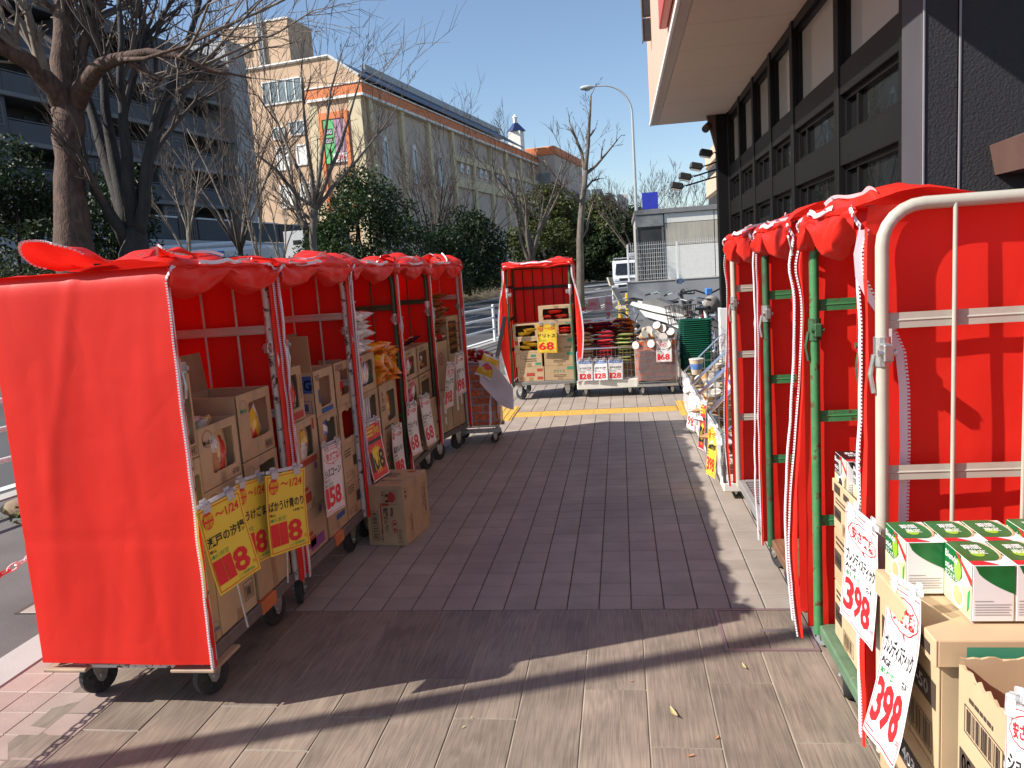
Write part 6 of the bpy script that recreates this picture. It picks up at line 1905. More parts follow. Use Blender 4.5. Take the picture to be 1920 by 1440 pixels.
# cart 4: green coffee boxes on a tray
for k, (X, Y) in enumerate(((.617, 1.815), (.703, 1.815), (.789, 1.815), (.893, 1.82), (.979, 1.82), (.699, 1.672), (.784, 1.672), (.87, 1.672), (.956, 1.672))):
    coffee(['green coffee box at the rear left corner of the tray, closest to the tube post', 'green coffee box second from the left in the rear row', 'green coffee box third from the left in the rear row', 'green coffee box fourth in the rear row after a gap', 'green coffee box fifth in the rear row', 'green coffee box at the front left of the tray with its cup picture visible', 'green coffee box second from the left in the front row', 'green coffee box third in the front row', 'green coffee box last in the front row'][k], X, Y, .780, PGREEN, group='green coffee boxes in the nearest right cart')
rc(.600, 1.985, .715, .52, .385, .058, 'shallow tray with green stripe carrying the green coffee boxes', [('k', 'R', .30, .015, .36, .04)], [('g', 'R', .06, .008, .52, .045)], seed=90, top='closed', tape=False, cat='tray')
for k, (z, h) in enumerate(((.235, .235), (.473, .238))):
    rc(.612, 1.985, z, .5, .37, h, ['bottom closed carton behind the right 398 yen sign', 'closed carton under the tray of green coffee boxes'][k], [('k', 'R', .02, h*.55, .36, h*.80), ('W', 'T', '-5403-50', .12, h*.60, h*.14, .20), ('k', 'B', .10, h*.08, .24, h*.30)], [('g', 'R', .04, h*.30, .09, h*.6), ('k', 'R', .04, h*.66, .09, h*.8)], seed=91+k)
# opened carton with torn rim nearest the viewer
o = thing('carton', 'opened carton with a torn corrugated rim in front of the green coffee boxes', 'carton', (.640, 1.585, .46), -HP, GR)
dY, wX, hh = .37, .40, .275
b = MB()
R = random.Random(3)
def wall(b, P, L, h0, n=30, t=.006, rag=.018, drop=None):
    """panel with a ragged upper edge; P(s, off, z)"""
    zs = [h0+R.uniform(-rag, rag)*.5-(drop(i/n) if drop else 0) for i in range(n+1)]
    vs = []
    for i in range(n+1):
        s = L*i/n
        vs += [P(s, 0, 0), P(s, t, 0), P(s, t, zs[i]+.004*nz(i*.9, 3)), P(s, 0, zs[i])]
    fs = []
    for i in range(n):
        a = 4*i
        fs += [(a, a+4, a+7, a+3), (a+1, a+2, a+6, a+5), (a+3, a+7, a+6, a+2)]
    b.add(vs, fs)
wall(b, lambda s, q, z: (s, q, z), dY, hh, rag=.016)
wall(b, lambda s, q, z: (q+.0, s, z), wX, hh+.01, rag=.006)
wall(b, lambda s, q, z: (s, wX-q, z), dY, hh, rag=.006)
wall(b, lambda s, q, z: (dY-q, s, z), wX, hh-.03, rag=.02)
b.box((0, 0, 0), (dY, wX, .006)); b.box((.01, .01, .10), (dY-.01, wX-.01, .13))
b.build('body', CARD2, o)
prints(o, [('k', 'B', .03, .145, .16, .06), ('k', 'S', .05, .215, .10, .02, 1), ('k', 'R', .01, .045, .19, .10), ('W', 'T', '20166-30', .02, .055, .04, .165, 0, 2),
           ('p', 'R', .22, .12, .34, .155), ('W', 'S', .23, .13, .1, .015, 1), ('k', 'S', .19, .16, .12, .05, 2), ('k', 'S', .20, .02, .14, .06, 2), ('b', 'R', .20, .215, .36, .222)], lambda x, z: (x, -.0013, z))
rc(.640, 1.585, .235, .42, .37, .222, 'closed carton upside down below the torn open carton', [('k', 'B', .03, .12, .16, .06), ('k', 'R', .01, .03, .19, .085), ('W', 'T', '20166-30', .02, .04, .035, .165, 0, 2), ('p', 'R', .22, .10, .34, .13), ('k', 'S', .2, .15, .13, .05, 2)], [('k', 'S', .02, .06, .1, .1, 4)], seed=95)
rc(.650, 1.205, .235, .42, .30, .32, 'carton with a black square print at the right edge of the picture', [('k', 'S', .03, .2, .2, .08, 3)], [], seed=96)
# cart 2: column of small coloured trays; cart 1: stack of packets
for k in range(9):
    z = .236+.128*k
    kind = (0, 1, 0, 0, 1, 0, 1, 0, 1)[k] if False else k % 2
    o = rc(.735-.003*k, 3.23, z, .30, .19, .085 if k < 8 else .10, ['red tray', 'plain tray'][kind and 1]+' number from bottom', (), seed=100+k, tape=False, top='open', cat='tray', m=(INKRED if kind == 0 and k > 4 else CARD))
    o['label'] = ['red printed tray at the very bottom of the narrow column in the plywood cart', 'second tray from the bottom in the narrow column of the plywood cart', 'third tray from the bottom in the narrow column', 'fourth tray from the bottom in the narrow column', 'middle tray of the narrow column in the plywood cart', 'fourth tray from the top in the narrow column', 'third tray from the top, red, in the narrow column', 'second tray from the top in the narrow column', 'topmost red tray of the narrow column in the plywood cart'][k]
    prints(o, [('r', 'O', .06, .04, .022, .028, .8), ('r', 'S', .09, .03, .07, .03, 2)] if k < 5 else [('W', 'O', .06, .04, .02, .026, .8), ('W', 'S', .09, .03, .07, .03, 2)], lambda x, q: (x, -.0013, q))
    if k < 8:
        b = MB(); [b.bbox((.012+.042*q, .01, .04), (.048+.042*q, .2, .122), .003) for q in range(4)]
        t = b.build('packets', FYEL if k % 3 == 0 else FBRN, o); t['kind'] = 'stuff'
st = thing('packet_stack', 'tall stack of striped snack packets at the far edge of the pale plastic deck', 'packets', (.74, 4.10, .236))
for k in range(15):
    MB().bbox((-.02+rnd.uniform(-.01, .01), -.10, .052*k), (.18, .10, .052*k+.047), .01).build('packet', (FBLK, FWHT, FBLU, FORG)[k % 4], st)
# ================================================================ PRICE SIGNS
def sign(key, label, pose, kind, f, bend=.05, group='price signs', clips=2, stick=0):
    (loc, rot, w, h) = pose
    o = thing('price_sign', label, 'price sign', loc, 0, group)
    o.rotation_mode = 'YXZ'
    o.rotation_euler = tuple(rad(a) for a in (rot[1], rot[2], rot[0]))
    S = sum(map(ord, key))
    def P(x, z, d=0.):                         # x in -w/2..w/2, z in -h/2..h/2
        u, v = x/w, z/h
        y = bend*h*((v-.1)**2*1.1)*(-1)-bend*w*.8*(u*u)+.004*nz(u*3+S, v*3)
        return (x, y-.0016*d, z)
    b = MB()
    b.grid(lambda u, v: P((u-.5)*w, (v-.5)*h), 12, 16)
    base = {'y': PAPERY, 'w': PAPERW, 'r': PAPERW, 'b': PAPERW}[kind]
    b.build('card', base, o, True, 180)
    by = {}
    D1 = lambda x, z: P((x-.5)*w, (z-.5)*h, 1)
    D2 = lambda x, z: P((x-.5)*w, (z-.5)*h, 2)
    D3 = lambda x, z: P((x-.5)*w, (z-.5)*h, 3)
    def M(i): return by.setdefault(i, MB())
    asp = w/h
    def tx(i, s, x, z, hh, ww, D=D1): M(i).text(s, D, x, z, hh, ww)
    def fr(i, m, t, D=D1):
        b = M(i); tz = t*asp
        n = 10
        b.rect(D, m, m*asp, 1-m, m*asp+tz, 0, n); b.rect(D, m, 1-m*asp-tz, 1-m, 1-m*asp, 0, n)
        for k in range(n):
            z0 = m*asp+tz+(1-2*m*asp-2*tz)*k/n; z1 = m*asp+tz+(1-2*m*asp-2*tz)*(k+1)/n
            b.rect(D, m, z0, m+t, z1); b.rect(D, 1-m-t, z0, 1-m, z1)
    if kind == 'y':
        fr('R', .035, .012)
        b = M('R')
        pts = []
        for i in range(44):
            t = 2*pi*i/44; r = 1 if i % 2 else .86
            pts.append(D1(.20+.135*r*cos(t), .845+.105*r*sin(t)*1.0))
        c = len(b.v); b.add(pts, [tuple(range(44))])
        tx('Y', '期間', .105, .845, .062, .19, D2); tx('Y', '限定', .105, .765, .062, .19, D2)
        tx('R', '〜1/24', .38, .80, .105, .53)
        tx('K', f['name'], .06, .535, .125, .88)
        tx('K', '栗山', .06, .475, .038, .14)
        if f.get('sub'): tx('K', f['sub'], .66, .475, .035, .26)
        tx('G', '本体価格', .06, .405, .05, .42)
        M('R').price(f['price'], D1, .06, .10, .28, .78); tx('R', '円', .875, .11, .04, .06)
        tx('G', '(＋消費税)', .50, .048, .038, .38)
    elif kind == 'w':
        fr('R', .03, .01)
        if f.get('head') == 'bubble':
            b = M('R'); pts, p2 = [], []
            n = 60
            for i in range(n):
                t = 2*pi*i/n; r = 1+.07*abs(sin(t*4.5))
                pts.append(D1(.52+.40*r*cos(t), .835+.105*r*sin(t))); p2.append(D1(.52+.385*r*cos(t), .835+.097*r*sin(t)))
            b.add(pts+p2, [(i, (i+1) % n, n+(i+1) % n, n+i) for i in range(n)])
            b.add([D1(.5, .725), D1(.56, .728), D1(.60, .685)], [(0, 1, 2)])
            tx('R', '安さ実感', .20, .775, .115, .64)
        else:
            b = M('R'); b.disc(D1, .17, .87, .10, .07, 0, 24); tx('W', '特', .1, .84, .06, .12, D2)
            tx('R', '〜1/24', .32, .83, .08, .56); 
        tx('K', f['name'], .07, .54, .125, .84)
        tx('K', f.get('maker', '亀田製菓'), .06, .475, .045, .30)
        tx('G', '本体価格', .07, .405, .05, .42)
        if f.get('sub'): tx('K', f['sub'], .70, .425, .05, .2)
        M('R').price(f['price'], D1, .07, .10, .29, .78); tx('R', '円', .88, .11, .04, .06)
        b = M('R'); b.rect(D1, .06, .05, .30, .058)
    elif kind == 'b':
        fr('K', .02, .006)
        b = M('B'); b.rect(D1, .06, .83, .94, .96, 0, 6)
        tx('W', '広告の品', .20, .855, .08, .60, D2)
        tx('K', f['name'], .10, .56, .10, .80); tx('K', '栗山', .08, .48, .05, .14); tx('K', '18枚入', .64, .49, .045, .26)
        tx('G', '本体価格', .08, .41, .055, .42)
        M('R').price(f['price'], D1, .09, .08, .27, .78); tx('R', '円', .90, .09, .04, .06)
    elif kind == 'r':
        b = M('R'); b.grid(lambda u, v: D1(.045+.91*u, .03+.94*v), 10, 16)
        b = M('Y'); b.rect(D2, .10, .905, .6, .935); b.rect(D2, .10, .835, .5, .875); b.rect(D2, .10, .77, .5, .81)
        tx('Y', '赤札', .54, .77, .13, .36, D2)
        b = M('K'); b.rect(D2, .12, .64, .92, .70, 0, 6); 
        pts = []
        for i in range(36):
            t = 2*pi*i/36; r = 1 if i % 2 else .70
            pts.append(D2(.5+.42*r*cos(t), .36+.25*r*sin(t)))
        M('Y').add(pts, [tuple(range(36))])
        M('K').price(f['price'], D3, .09, .16, .34, .80)
        tx('Y', '売切御免', .12, .055, .07, .74, D2)
        b = M('K'); b.rect(D1, .02, .0, .98, .012, 0, 6)
    for i, b in by.items():
        if b.f:
            b.build('lettering', PRN[i], o)
    # clear clips at the top edge
    for k in range(clips):
        x = (-.28+.56*k/max(1, clips-1))*w
        p = Vector(P(x, h/2))
        b = MB()
        b.bbox((p.x-.020, p.y-.007, p.z-.020), (p.x+.020, p.y-.003, p.z+.016), .002)
        b.bbox((p.x-.016, p.y+.004, p.z-.016), (p.x+.016, p.y+.010, p.z+.030), .002)
        b.tube([(p.x-.02, p.y, p.z+.012), (p.x+.02, p.y, p.z+.012)], .006, 8)
        b.build('clip', CLIP, o)
    p = Vector(P(0, h/2))
    b = MB(); b.bbox((-w*.47, p.y-.003, p.z+.004), (w*.47, p.y+.002, p.z+.020), .002); b.build('sleeve_edge', CLIP, o)
    if stick:
        MB().tube([(0, .012, -h*.45), (0, .02, -h*.45-stick)], .004, 6).build('stand_rod', ZINC, o, True)
    return o
POSE = dict(
y1=((-1.470,2.599,0.664),(76.1,-6.3,-4.7),0.226,0.320), y2=((-1.535,2.93,0.632),(87.0,-2.1,5.8),0.243,0.343), y3=((-1.460,3.084,0.626),(71.6,-2.3,5.8),0.239,0.338),
s158=((-1.520,3.785,0.582),(88.1,1.2,3.0),0.249,0.352), s108=((-1.530,4.529,0.554),(85.8,-5.0,0.6),0.251,0.355), s118=((-1.540,5.042,0.408),(88.2,-1.4,2.6),0.228,0.364),
s68a=((-1.530,5.402,0.503),(87.3,-2.1,3.9),0.237,0.360), s68b=((-1.520,5.805,0.487),(86.1,-5.4,2.2),0.241,0.366), s198a=((-1.440,6.295,0.679),(85.4,7.4,2.3),0.257,0.363), s198b=((-1.400,6.580,0.734),(86.1,0.8,-0.1),0.281,0.340),
c68=((-0.908,9.460,0.755),(-3.0,5.9,1.6),0.240,0.355), c128a=((-0.463,9.430,0.344),(0.4,4.0,1.0),0.177,0.256), c128b=((-0.281,9.430,0.340),(-4.1,-1.2,-0.1),0.170,0.245), c128c=((-0.101,9.430,0.339),(-0.9,6.3,1.6),0.174,0.251),
s168=((0.479,9.400,0.529),(-0.1,-1.3,1.1),0.182,0.249), r398a=((0.610,2.137,0.692),(-84.8,-1.9,1.4),0.225,0.318), r398b=((0.578,1.754,0.627),(-95.3,-11.2,-13.2),0.255,0.361),
b1=((0.590,7.152,0.204),(-76.4,-6.8,-1.3),0.210,0.297), b2=((0.580,6.060,0.303),(-87.3,-6.1,-6.8),0.257,0.364), b3=((0.575,5.43,0.255),(-82,-6,-6),0.24,0.34), rx=((0.585,1.208,0.731),(-98.8,-9.1,-24.8),0.161,0.227))
sign('y1', 'yellow 118 yen sign tilted to the left, first from the nearest flaking post', POSE['y1'], 'y', dict(name='瀬戸の汐揚', price='118'), .06, stick=.20)
sign('y2', 'yellow 118 yen sign half hidden between two others', POSE['y2'], 'y', dict(name='かうけごま', price='118'), .05)
sign('y3', 'yellow 118 yen sign hanging straightest, last of the yellow row on the left', POSE['y3'], 'y', dict(name='ばかうけ青のり', price='118', sub='18枚入'), .07, stick=.16)
sign('s158', 'white 158 yen sign with a speech bubble on the second left cart', POSE['s158'], 'w', dict(name='シスコーン', price='158', head='bubble', maker='日清シスコ'), .05)
sign('s108', 'red and yellow 108 yen burst sign above the carton on the floor', POSE['s108'], 'r', dict(price='108'), .08)
sign('s118', 'white 118 yen sign reaching down behind the floor carton', POSE['s118'], 'w', dict(name='黒豆せんべい', price='118'), .04)
sign('s68a', 'white 68 yen sign curling inwards, first on the fourth left cart', POSE['s68a'], 'w', dict(name='カラムーチョ', price='68'), .12)
sign('s68b', 'white 68 yen sign second on the fourth left cart beside the red strip', POSE['s68b'], 'w', dict(name='カニチーズ', price='68'), .04)
sign('s198a', 'white 198 yen sign hanging lower on the farthest left cart', POSE['s198a'], 'w', dict(name='チップス', price='198', head='bubble'), .05)
sign('s198b', 'white 198 yen sign hanging higher at the outer post of the farthest left cart', POSE['s198b'], 'w', dict(name='ポテト', price='198'), .04)
sign('c68', 'yellow 68 yen sign on the front of the central green cart', POSE['c68'], 'y', dict(name='ドリトス', price='68'), .03)
sign('c128a', 'white 128 yen sign with blue header, leftmost on the white basket cart', POSE['c128a'], 'b', dict(name='ばかうけごま' if False else 'かうけごま', price='128'), .02)
sign('c128b', 'white 128 yen sign with blue header in the middle of the white basket cart', POSE['c128b'], 'b', dict(name='ばかうけ梅', price='128'), .02)
sign('c128c', 'white 128 yen sign with blue header, rightmost on the white basket cart', POSE['c128c'], 'b', dict(name='瀬戸の汐揚梅', price='128'), .02)
sign('s168', 'white 168 yen sign on the brick patterned basket of paper cups', POSE['s168'], 'w', dict(name='スープ', price='168', head='bubble'), .02)
sign('r398a', 'white 398 yen coffee sign left of the tall cream post', POSE['r398a'], 'w', dict(name='ブレンディスティック', price='398', head='bubble', maker='AGF', sub='各種'), .05)
sign('r398b', 'white 398 yen coffee sign right of the cream post, sagging forward on clear clips', POSE['r398b'], 'w', dict(name='ブレンディスティック', price='398', head='bubble', maker='AGF', sub='各種'), .10)
sign('b1', 'small white red lettered sign on the farthest wire basket front', POSE['b1'], 'w', dict(name='スープ', price='98', head='bubble'), .03)
sign('b2', 'red and yellow sale sign on the middle wire basket', POSE['b2'], 'r', dict(price='128'), .03)
sign('b3', 'yellow price sign on the nearest wire basket beside the red cover', POSE['b3'], 'y', dict(name='濃厚', price='398'), .03)
sign('rx', 'white sign with red lettering cut off at the right picture edge', POSE['rx'], 'w', dict(name='ショコラ', price='398', head='bubble'), .05)

# ================================================================ CENTRE: baskets and carts
WIRE = mat('chromed_wire', (.58, .59, .61), rough=.3, metal=.9, var=.1)
def wiregrid(b, P, u0, v0, u1, v1, du, dv, r=.0022):
    n = max(1, round((u1-u0)/du)); m = max(1, round((v1-v0)/dv))
    for i in range(n+1):
        u = u0+(u1-u0)*i/n; b.tube([P(u, v0), P(u, v1)], r, 4)
    for j in range(m+1):
        v = v0+(v1-v0)*j/m; b.tube([P(u0, v), P(u1, v)], r, 4)
wc = thing('basket_cart', 'white decked basket cart with wire sides holding heaps of snack bags in the middle', 'basket cart', (-.575, 9.46, 0))
MB().bbox((0, 0, .105), (.735, .60, .215), .008).build('deck', DECKW, wc)
b = MB()
b.tube([(.02, .02, .215), (.02, .02, .56), (.06, .02, .60), (.675, .02, .60), (.715, .02, .56), (.715, .02, .215)], .012, 8)
wiregrid(b, lambda u, v: (u, .02, v), .03, .23, .705, .59, .045, .09)
b.build('front_grille', CHROME, wc, True)
b = MB()
b.tube([(.02, .58, .215), (.02, .58, .86), (.06, .58, .90), (.675, .58, .90), (.715, .58, .86), (.715, .58, .215)], .012, 8)
wiregrid(b, lambda u, v: (u, .58, v), .03, .23, .705, .89, .03, .09)
b.build('back_grille', CHROME, wc, True)
for x in (.02, .715):
    b = MB(); b.tube([(x, .02, .58), (x, .30, .60), (x, .58, .88)], .008, 6); wiregrid(b, lambda u, v: (x, u, v), .03, .23, .57, .58, .06, .09); b.build('side_grille', CHROME, wc, True)
MB().box((.03, .30, .22), (.705, .31, .62)).build('divider', CARD, wc)
for x in (.10, .64):
    for y in (.10, .50):
        caster(wc, x, y, rnd.uniform(-.4, .4), s=.62)
heap = [('yellowstack', 6, -.46, .17, 'yellow and cream snack bag in the front left stack of the white basket cart', 'yellow bags in the front stack'), ('pinkstack', 6, -.22, .17, 'pink snack bag in the front middle stack of the white basket cart', 'pink bags in the front stack'), ('greenstack', 5, .02, .17, 'green and pink bag in the front right stack of the white basket cart', 'green and pink bags in the front stack')]
for key, n, x, dy, lab, grp in heap:
    for k in range(n+3):
        bag(key, lab, (x+rnd.uniform(-.02, .02), 9.46+dy+rnd.uniform(-.02, .02), .42+.044*k), (rad(84)+rnd.uniform(-.1, .1), rnd.uniform(-.1, .1), rnd.uniform(-.2, .2)), grp)
for k in range(30):
    r_, c_ = divmod(k, 5)
    key = 'redheap' if c_ < 3 else 'orangeheap'
    bag(key, ['red snack bag heaped at the back left of the white basket cart', 'orange snack bag heaped at the back right of the white basket cart'][c_ >= 3], (-.46+.135*c_+rnd.uniform(-.03, .03), 9.92+rnd.uniform(-.04, .04), .60+.05*r_+(.03 if c_ > 2 else 0)), (rad(78)+rnd.uniform(-.2, .2), rnd.uniform(-.25, .25), rnd.uniform(-.5, .5)), ['red bags heaped at the back', 'orange bags heaped at the back'][c_ >= 3])
fg = thing('price_flags', 'small pink printed price flags on thin rods above the white basket cart', 'price flags', (-.30, 10.15, .9))
MB().tube([(.13, 0, -.3), (.13, 0, .32)], .004, 6).build('rod', ZINC, fg)
PKL = mat('flag_pink', (.66, .50, .56), rough=.4, var=.1)
for k, pts in enumerate((((-.13, .12), (.05, .13), (.02, .28), (-.11, .27)), ((.09, .10), (.20, .12), (.19, .29), (.10, .28)), ((-.26, .10), (-.12, .14), (-.10, .20)))):
    b = MB(); b.prism(list(pts), -.002+.01*k, .002+.01*k); f_ = b.build('flag', PKL if k < 2 else mat('flag_lilac', (.55, .48, .66), rough=.4), fg)
    b = MB(); cx = sum(p[0] for p in pts)/len(pts); cz = sum(p[1] for p in pts)/len(pts)
    b.text('特価', lambda x, z: (x, -.004+.01*k, z), cx-.045, cz-.02, .045, .09); b.build('lettering', P_RED, f_)
b = MB(); b.prism([(.10, .10), (.17, .10), (.135, -.04)], -.003, .001); f_ = b.build('flag', PKL, fg)
b = MB(); b.text('安', lambda x, z: (x, -.005, z), .11, .04, .05, .05); b.build('lettering', P_RED, f_)

def brickmat():
    m = bpy.data.materials.new('brick_print'); m.use_nodes = True
    nt = m.node_tree; N, K = nt.nodes, nt.links
    b = N['Principled BSDF']; b.inputs['Roughness'].default_value = .3
    at = N.new('ShaderNodeUVMap')
    br = N.new('ShaderNodeTexBrick')
    br.inputs['Color1'].default_value = (.58, .13, .045, 1); br.inputs['Color2'].default_value = (.42, .10, .045, 1); br.inputs['Mortar'].default_value = (.26, .25, .27, 1)
    br.inputs['Scale'].default_value = 1; br.inputs['Mortar Size'].default_value = .007; br.inputs['Brick Width'].default_value = .19; br.inputs['Row Height'].default_value = .075; br.inputs['Bias'].default_value = 0
    K.new(at.outputs[0], br.inputs[0])
    n = N.new('ShaderNodeTexNoise'); n.inputs['Scale'].default_value = 26; n.inputs['Detail'].default_value = 6; n.inputs['Roughness'].default_value = .65
    K.new(at.outputs[0], n.inputs[0])
    mr = N.new('ShaderNodeMapRange'); mr.inputs[1].default_value = .3; mr.inputs[2].default_value = .7; mr.inputs[3].default_value = .55; mr.inputs[4].default_value = 1.45
    K.new(n.outputs[0], mr.inputs[0])
    mx = N.new('ShaderNodeMix'); mx.data_type = 'RGBA'; mx.blend_type = 'MULTIPLY'; mx.inputs[0].default_value = 1
    K.new(br.outputs[0], mx.inputs[6]); K.new(mr.outputs[0], mx.inputs[7])
    hs = N.new('ShaderNodeHueSaturation'); hs.inputs['Saturation'].default_value = 1.0; hs.inputs['Value'].default_value = 1.1
    K.new(mx.outputs[2], hs.inputs['Color']); K.new(hs.outputs[0], b.inputs['Base Color'])
    return m
BRICK = brickmat()
def brick_sheet(par, L, D, z0, z1, seed, crease=.012):
    """printed plastic sheet wrapped round a wire basket"""
    per = [(0, 0), (L, 0), (L, D), (0, D), (0, 0)]
    n = 16
    ring = []
    s = 0
    for (x0, y0), (x1, y1) in zip(per, per[1:]):
        l = math.hypot(x1-x0, y1-y0)
        for i in range(n):
            ring.append((x0+(x1-x0)*i/n, y0+(y1-y0)*i/n, s+l*i/n, (y1-y0)/l, -(x1-x0)/l))
        s += l
    ring.append((0, 0, s, 0, -1))
    nv = 16
    vs, fs, uv = [], [], []
    for j in range(nv+1):
        z = z0+(z1-z0)*j/nv
        for x, y, q, nx, ny in ring:
            a = .010+crease*abs(nz(q*4+z*6+seed, z*5-q*2))+crease*.5*nz(q*11, z*9+seed)
            vs.append((x+nx*a, y+ny*a, z)); uv.append((q, z))
    w = len(ring)
    for j in range(nv):
        for i in range(w-1):
            fs.append((j*w+i, j*w+i+1, (j+1)*w+i+1, (j+1)*w+i))
    me = bpy.data.meshes.new('brick_sheet'); me.from_pydata(vs, [], fs); me.materials.append(BRICK)
    u = me.uv_layers.new(name='UVMap')
    for l in me.loops:
        u.data[l.index].uv = uv[l.vertex_index]
    me.polygons.foreach_set('use_smooth', [True]*len(fs)); me.update()
    return link('brick_sheet', me, par)
def brick_basket(label, loc, L, D, H, seed, rz=0., cs=.55):
    o = thing('display_basket', label, 'display basket', loc, rz)
    z0 = .165
    brick_sheet(o, L, D, z0+.02, H, seed)
    b = MB()
    for x in (0, L):
        for y in (0, D):
            b.tube([(x, y, z0-.03), (x, y, H+.02)], .007, 6)
    for z in (z0, H+.01):
        b.tube([(0, 0, z), (L, 0, z), (L, D, z), (0, D, z)], .006, 6, 0, True)
    for k in range(1, 12):
        b.tube([(L*k/12, 0, z0), (L*k/12, D, z0)], .003, 4)
    for k in range(1, 9):
        b.tube([(0, D*k/9, z0+.004), (L, D*k/9, z0+.004)], .003, 4)
    b.build('wire_frame', WIRE, o, True)
    MB().bbox((-.02, -.02, z0-.055), (L+.02, 0.02, z0-.02), .004).build('base_rail', ZINC, o)
    MB().bbox((-.02, D-.02, z0-.055), (L+.02, D+.02, z0-.02), .004).build('base_rail', ZINC, o)
    MB().box((.01, .01, H-.14), (L-.01, D-.01, H-.12)).build('false_floor', CARD, o)
    for x in (.05, L-.05):
        for y in (.04, D-.04):
            caster(o, x, y, rnd.uniform(-.6, .6), s=cs)
    return o
bb1 = brick_basket('wire basket wrapped in brick pattern sheet with red and white bags, left by the carts', (-1.60, 7.08, 0), .42, .36, .76, 3, .06)
for k in range(16):
    r_, c_ = divmod(k, 6)
    bag('redwhite', 'red and white snack bag heaped in the left brick patterned basket', (-1.56+.13*(c_ % 3)+rnd.uniform(-.02, .02), 7.16+.13*(c_//3)+rnd.uniform(-.03, .03), .75+.05*r_), (rad(60)+rnd.uniform(-.5, .5), rnd.uniform(-.5, .5), rnd.uniform(-.8, .8)), 'red and white bags in the left brick basket', 1.05)
bag('yellow', 'yellow and red bag hanging over the front corner of the left brick basket', (-1.245, 7.06, .735), (-.25, .5, .3))
b = MB()
b.grid(lambda u, v: (-.02+.30*u, .03*sin(u*5)+.05*v+.02*sin(v*4), .10-.26*u+(.10+.06*sin(pi*u))*(v-.5)*2), 14, 8)
ws = b.build('white_scoop', mat('white_plastic_sheet', (.72, .68, .70), rough=.4, trans=.25), None, True, 180, loc=(-1.29, 6.98, .60))
tag(ws, 'curled white plastic sheet hanging off the corner of the left brick basket', 'plastic sheet')
b = MB(); b.grid(lambda u, v: (.01*sin(v*9)+.05*(u-.5)*2+.02*sin(v*5+u), .13*u, -.5*v*(1-.2*u)+.02*sin(u*7)), 8, 14)
ps = b.build('clear_bag', FILM, None, True, 180, loc=(-1.20, 7.06, .66))
tag(ps, 'clear plastic bag of leaflets hanging from the left brick basket', 'plastic bag')
b = MB(); b.grid(lambda u, v: (.03+.01*sin(v*6), .02+.09*u, -.12-.3*v), 4, 8); b.build('leaflet', PAPERW, ps, True)
# black strap bar leaning by the central cart
b = MB(); b.bbox((-.025, -.012, 0), (.025, .012, .78), .004)
o = b.build('folded_parasol', BLACKP, None, loc=(-1.60, 9.42, .30), rot=(0, .26, 0)); tag(o, 'black folded bar leaning against the left side of the central red cover', 'bar')
bb2 = brick_basket('wire basket wrapped in glossy brick pattern sheet, piled with paper cups, right of centre', (.165, 9.44, 0), .45, .42, .66, 9, 0)
CUPW = mat('cup_paper', (.62, .50, .36), rough=.4, var=.04)
CUPP = mat('cup_print', (.62, .30, .10), rough=.4, var=.3, vs=30)
cup = MB(); cup.lathe([(.030, 0), (.031, .002), (.046, .098)], 18, 0); cup.lathe([(.047, .098), (.048, .100), (.047, .104), (.004, .1045)], 18, 1); cup.lathe([(.0365, .035), (.0425, .072)], 18, 2)
cup_me = cup.mesh('paper_cup', [CUPW, mat('cup_lid', (.64, .60, .54), rough=.35), CUPP], True)
cup_b = cup.mesh('paper_cup', [CUPW, mat('cup_lid', (.64, .60, .54)), mat('cup_print_blue', (.10, .22, .5), rough=.4, var=.3, vs=30)], True)
for k in range(22):
    r_, c_ = divmod(k, 9)
    cx = .21+.09*(c_ % 5)+.04*(c_ > 4)+rnd.uniform(-.015, .015)
    o = link('paper_cup', cup_me, None, (cx+.02*r_, 9.50+.10*(c_ // 5)+.05*r_+rnd.uniform(-.02, .02), .62+.082*r_), (rnd.uniform(.9, 1.7), rnd.uniform(-.5, .5), rnd.uniform(-.7, .7)))
    tag(o, 'white and orange paper cup tumbled in the pile on the right brick patterned basket', 'paper cup', 'paper cups on the brick basket')
b = MB(); b.grid(lambda u, v: (-.02+.50*u, -.018-.014*abs(nz(u*7, v*5)), .18+.40*v+.02*nz(u*4, 1)), 20, 14); o = b.build('cling_sheet', FILM, None, True, 180, loc=(.165, 9.43, .0)); tag(o, 'clear plastic sheet creased over the front of the right brick basket', 'plastic sheet')
# stack of green shopping baskets
GRB = mat('green_basket', (.006, .085, .052), rough=.3, var=.1)
def rrect(w, d, r, n=5):
    pts = []
    for cx, cy, a in ((w/2-r, d/2-r, 0), (-w/2+r, d/2-r, pi/2), (-w/2+r, -d/2+r, pi), (w/2-r, -d/2+r, 3*pi/2)):
        pts += [(cx+r*cos(a+pi/2*i/n), cy+r*sin(a+pi/2*i/n)) for i in range(n+1)]
    return pts
bm_ = MB()
rings = [(.30, .20, .05, 0), (.35, .25, .06, .185), (.375, .275, .06, .19), (.385, .285, .06, .197), (.375, .275, .06, .204), (.345, .245, .06, .20), (.30, .20, .05, .01)]
vs = []
for w, d, r, z in rings:
    vs += [(x, y, z) for x, y in rrect(w, d, r)]
m = 24
fs = [(i*m+j, i*m+(j+1) % m, (i+1)*m+(j+1) % m, (i+1)*m+j) for i in range(len(rings)-1) for j in range(m)]+[tuple(range(m-1, -1, -1)), tuple(range(6*m, 7*m))]
bm_.add(vs, fs)
bsk = bm_.mesh('shopping_basket', GRB, True)
trol = thing('basket_trolley', 'low wheeled trolley under the stack of green shopping baskets', 'trolley', (.865, 9.62, 0))
b = MB(); b.tube([(x, y, .10) for x, y in rrect(.40, .32, .05)], .010, 6, 0, True); b.tube([(-.19, 0, .10), (.19, 0, .10)], .008, 6); b.tube([(-.20, -.12, .1), (-.20, -.12, .42)], .008, 6); b.build('frame', WIRE, trol, True)
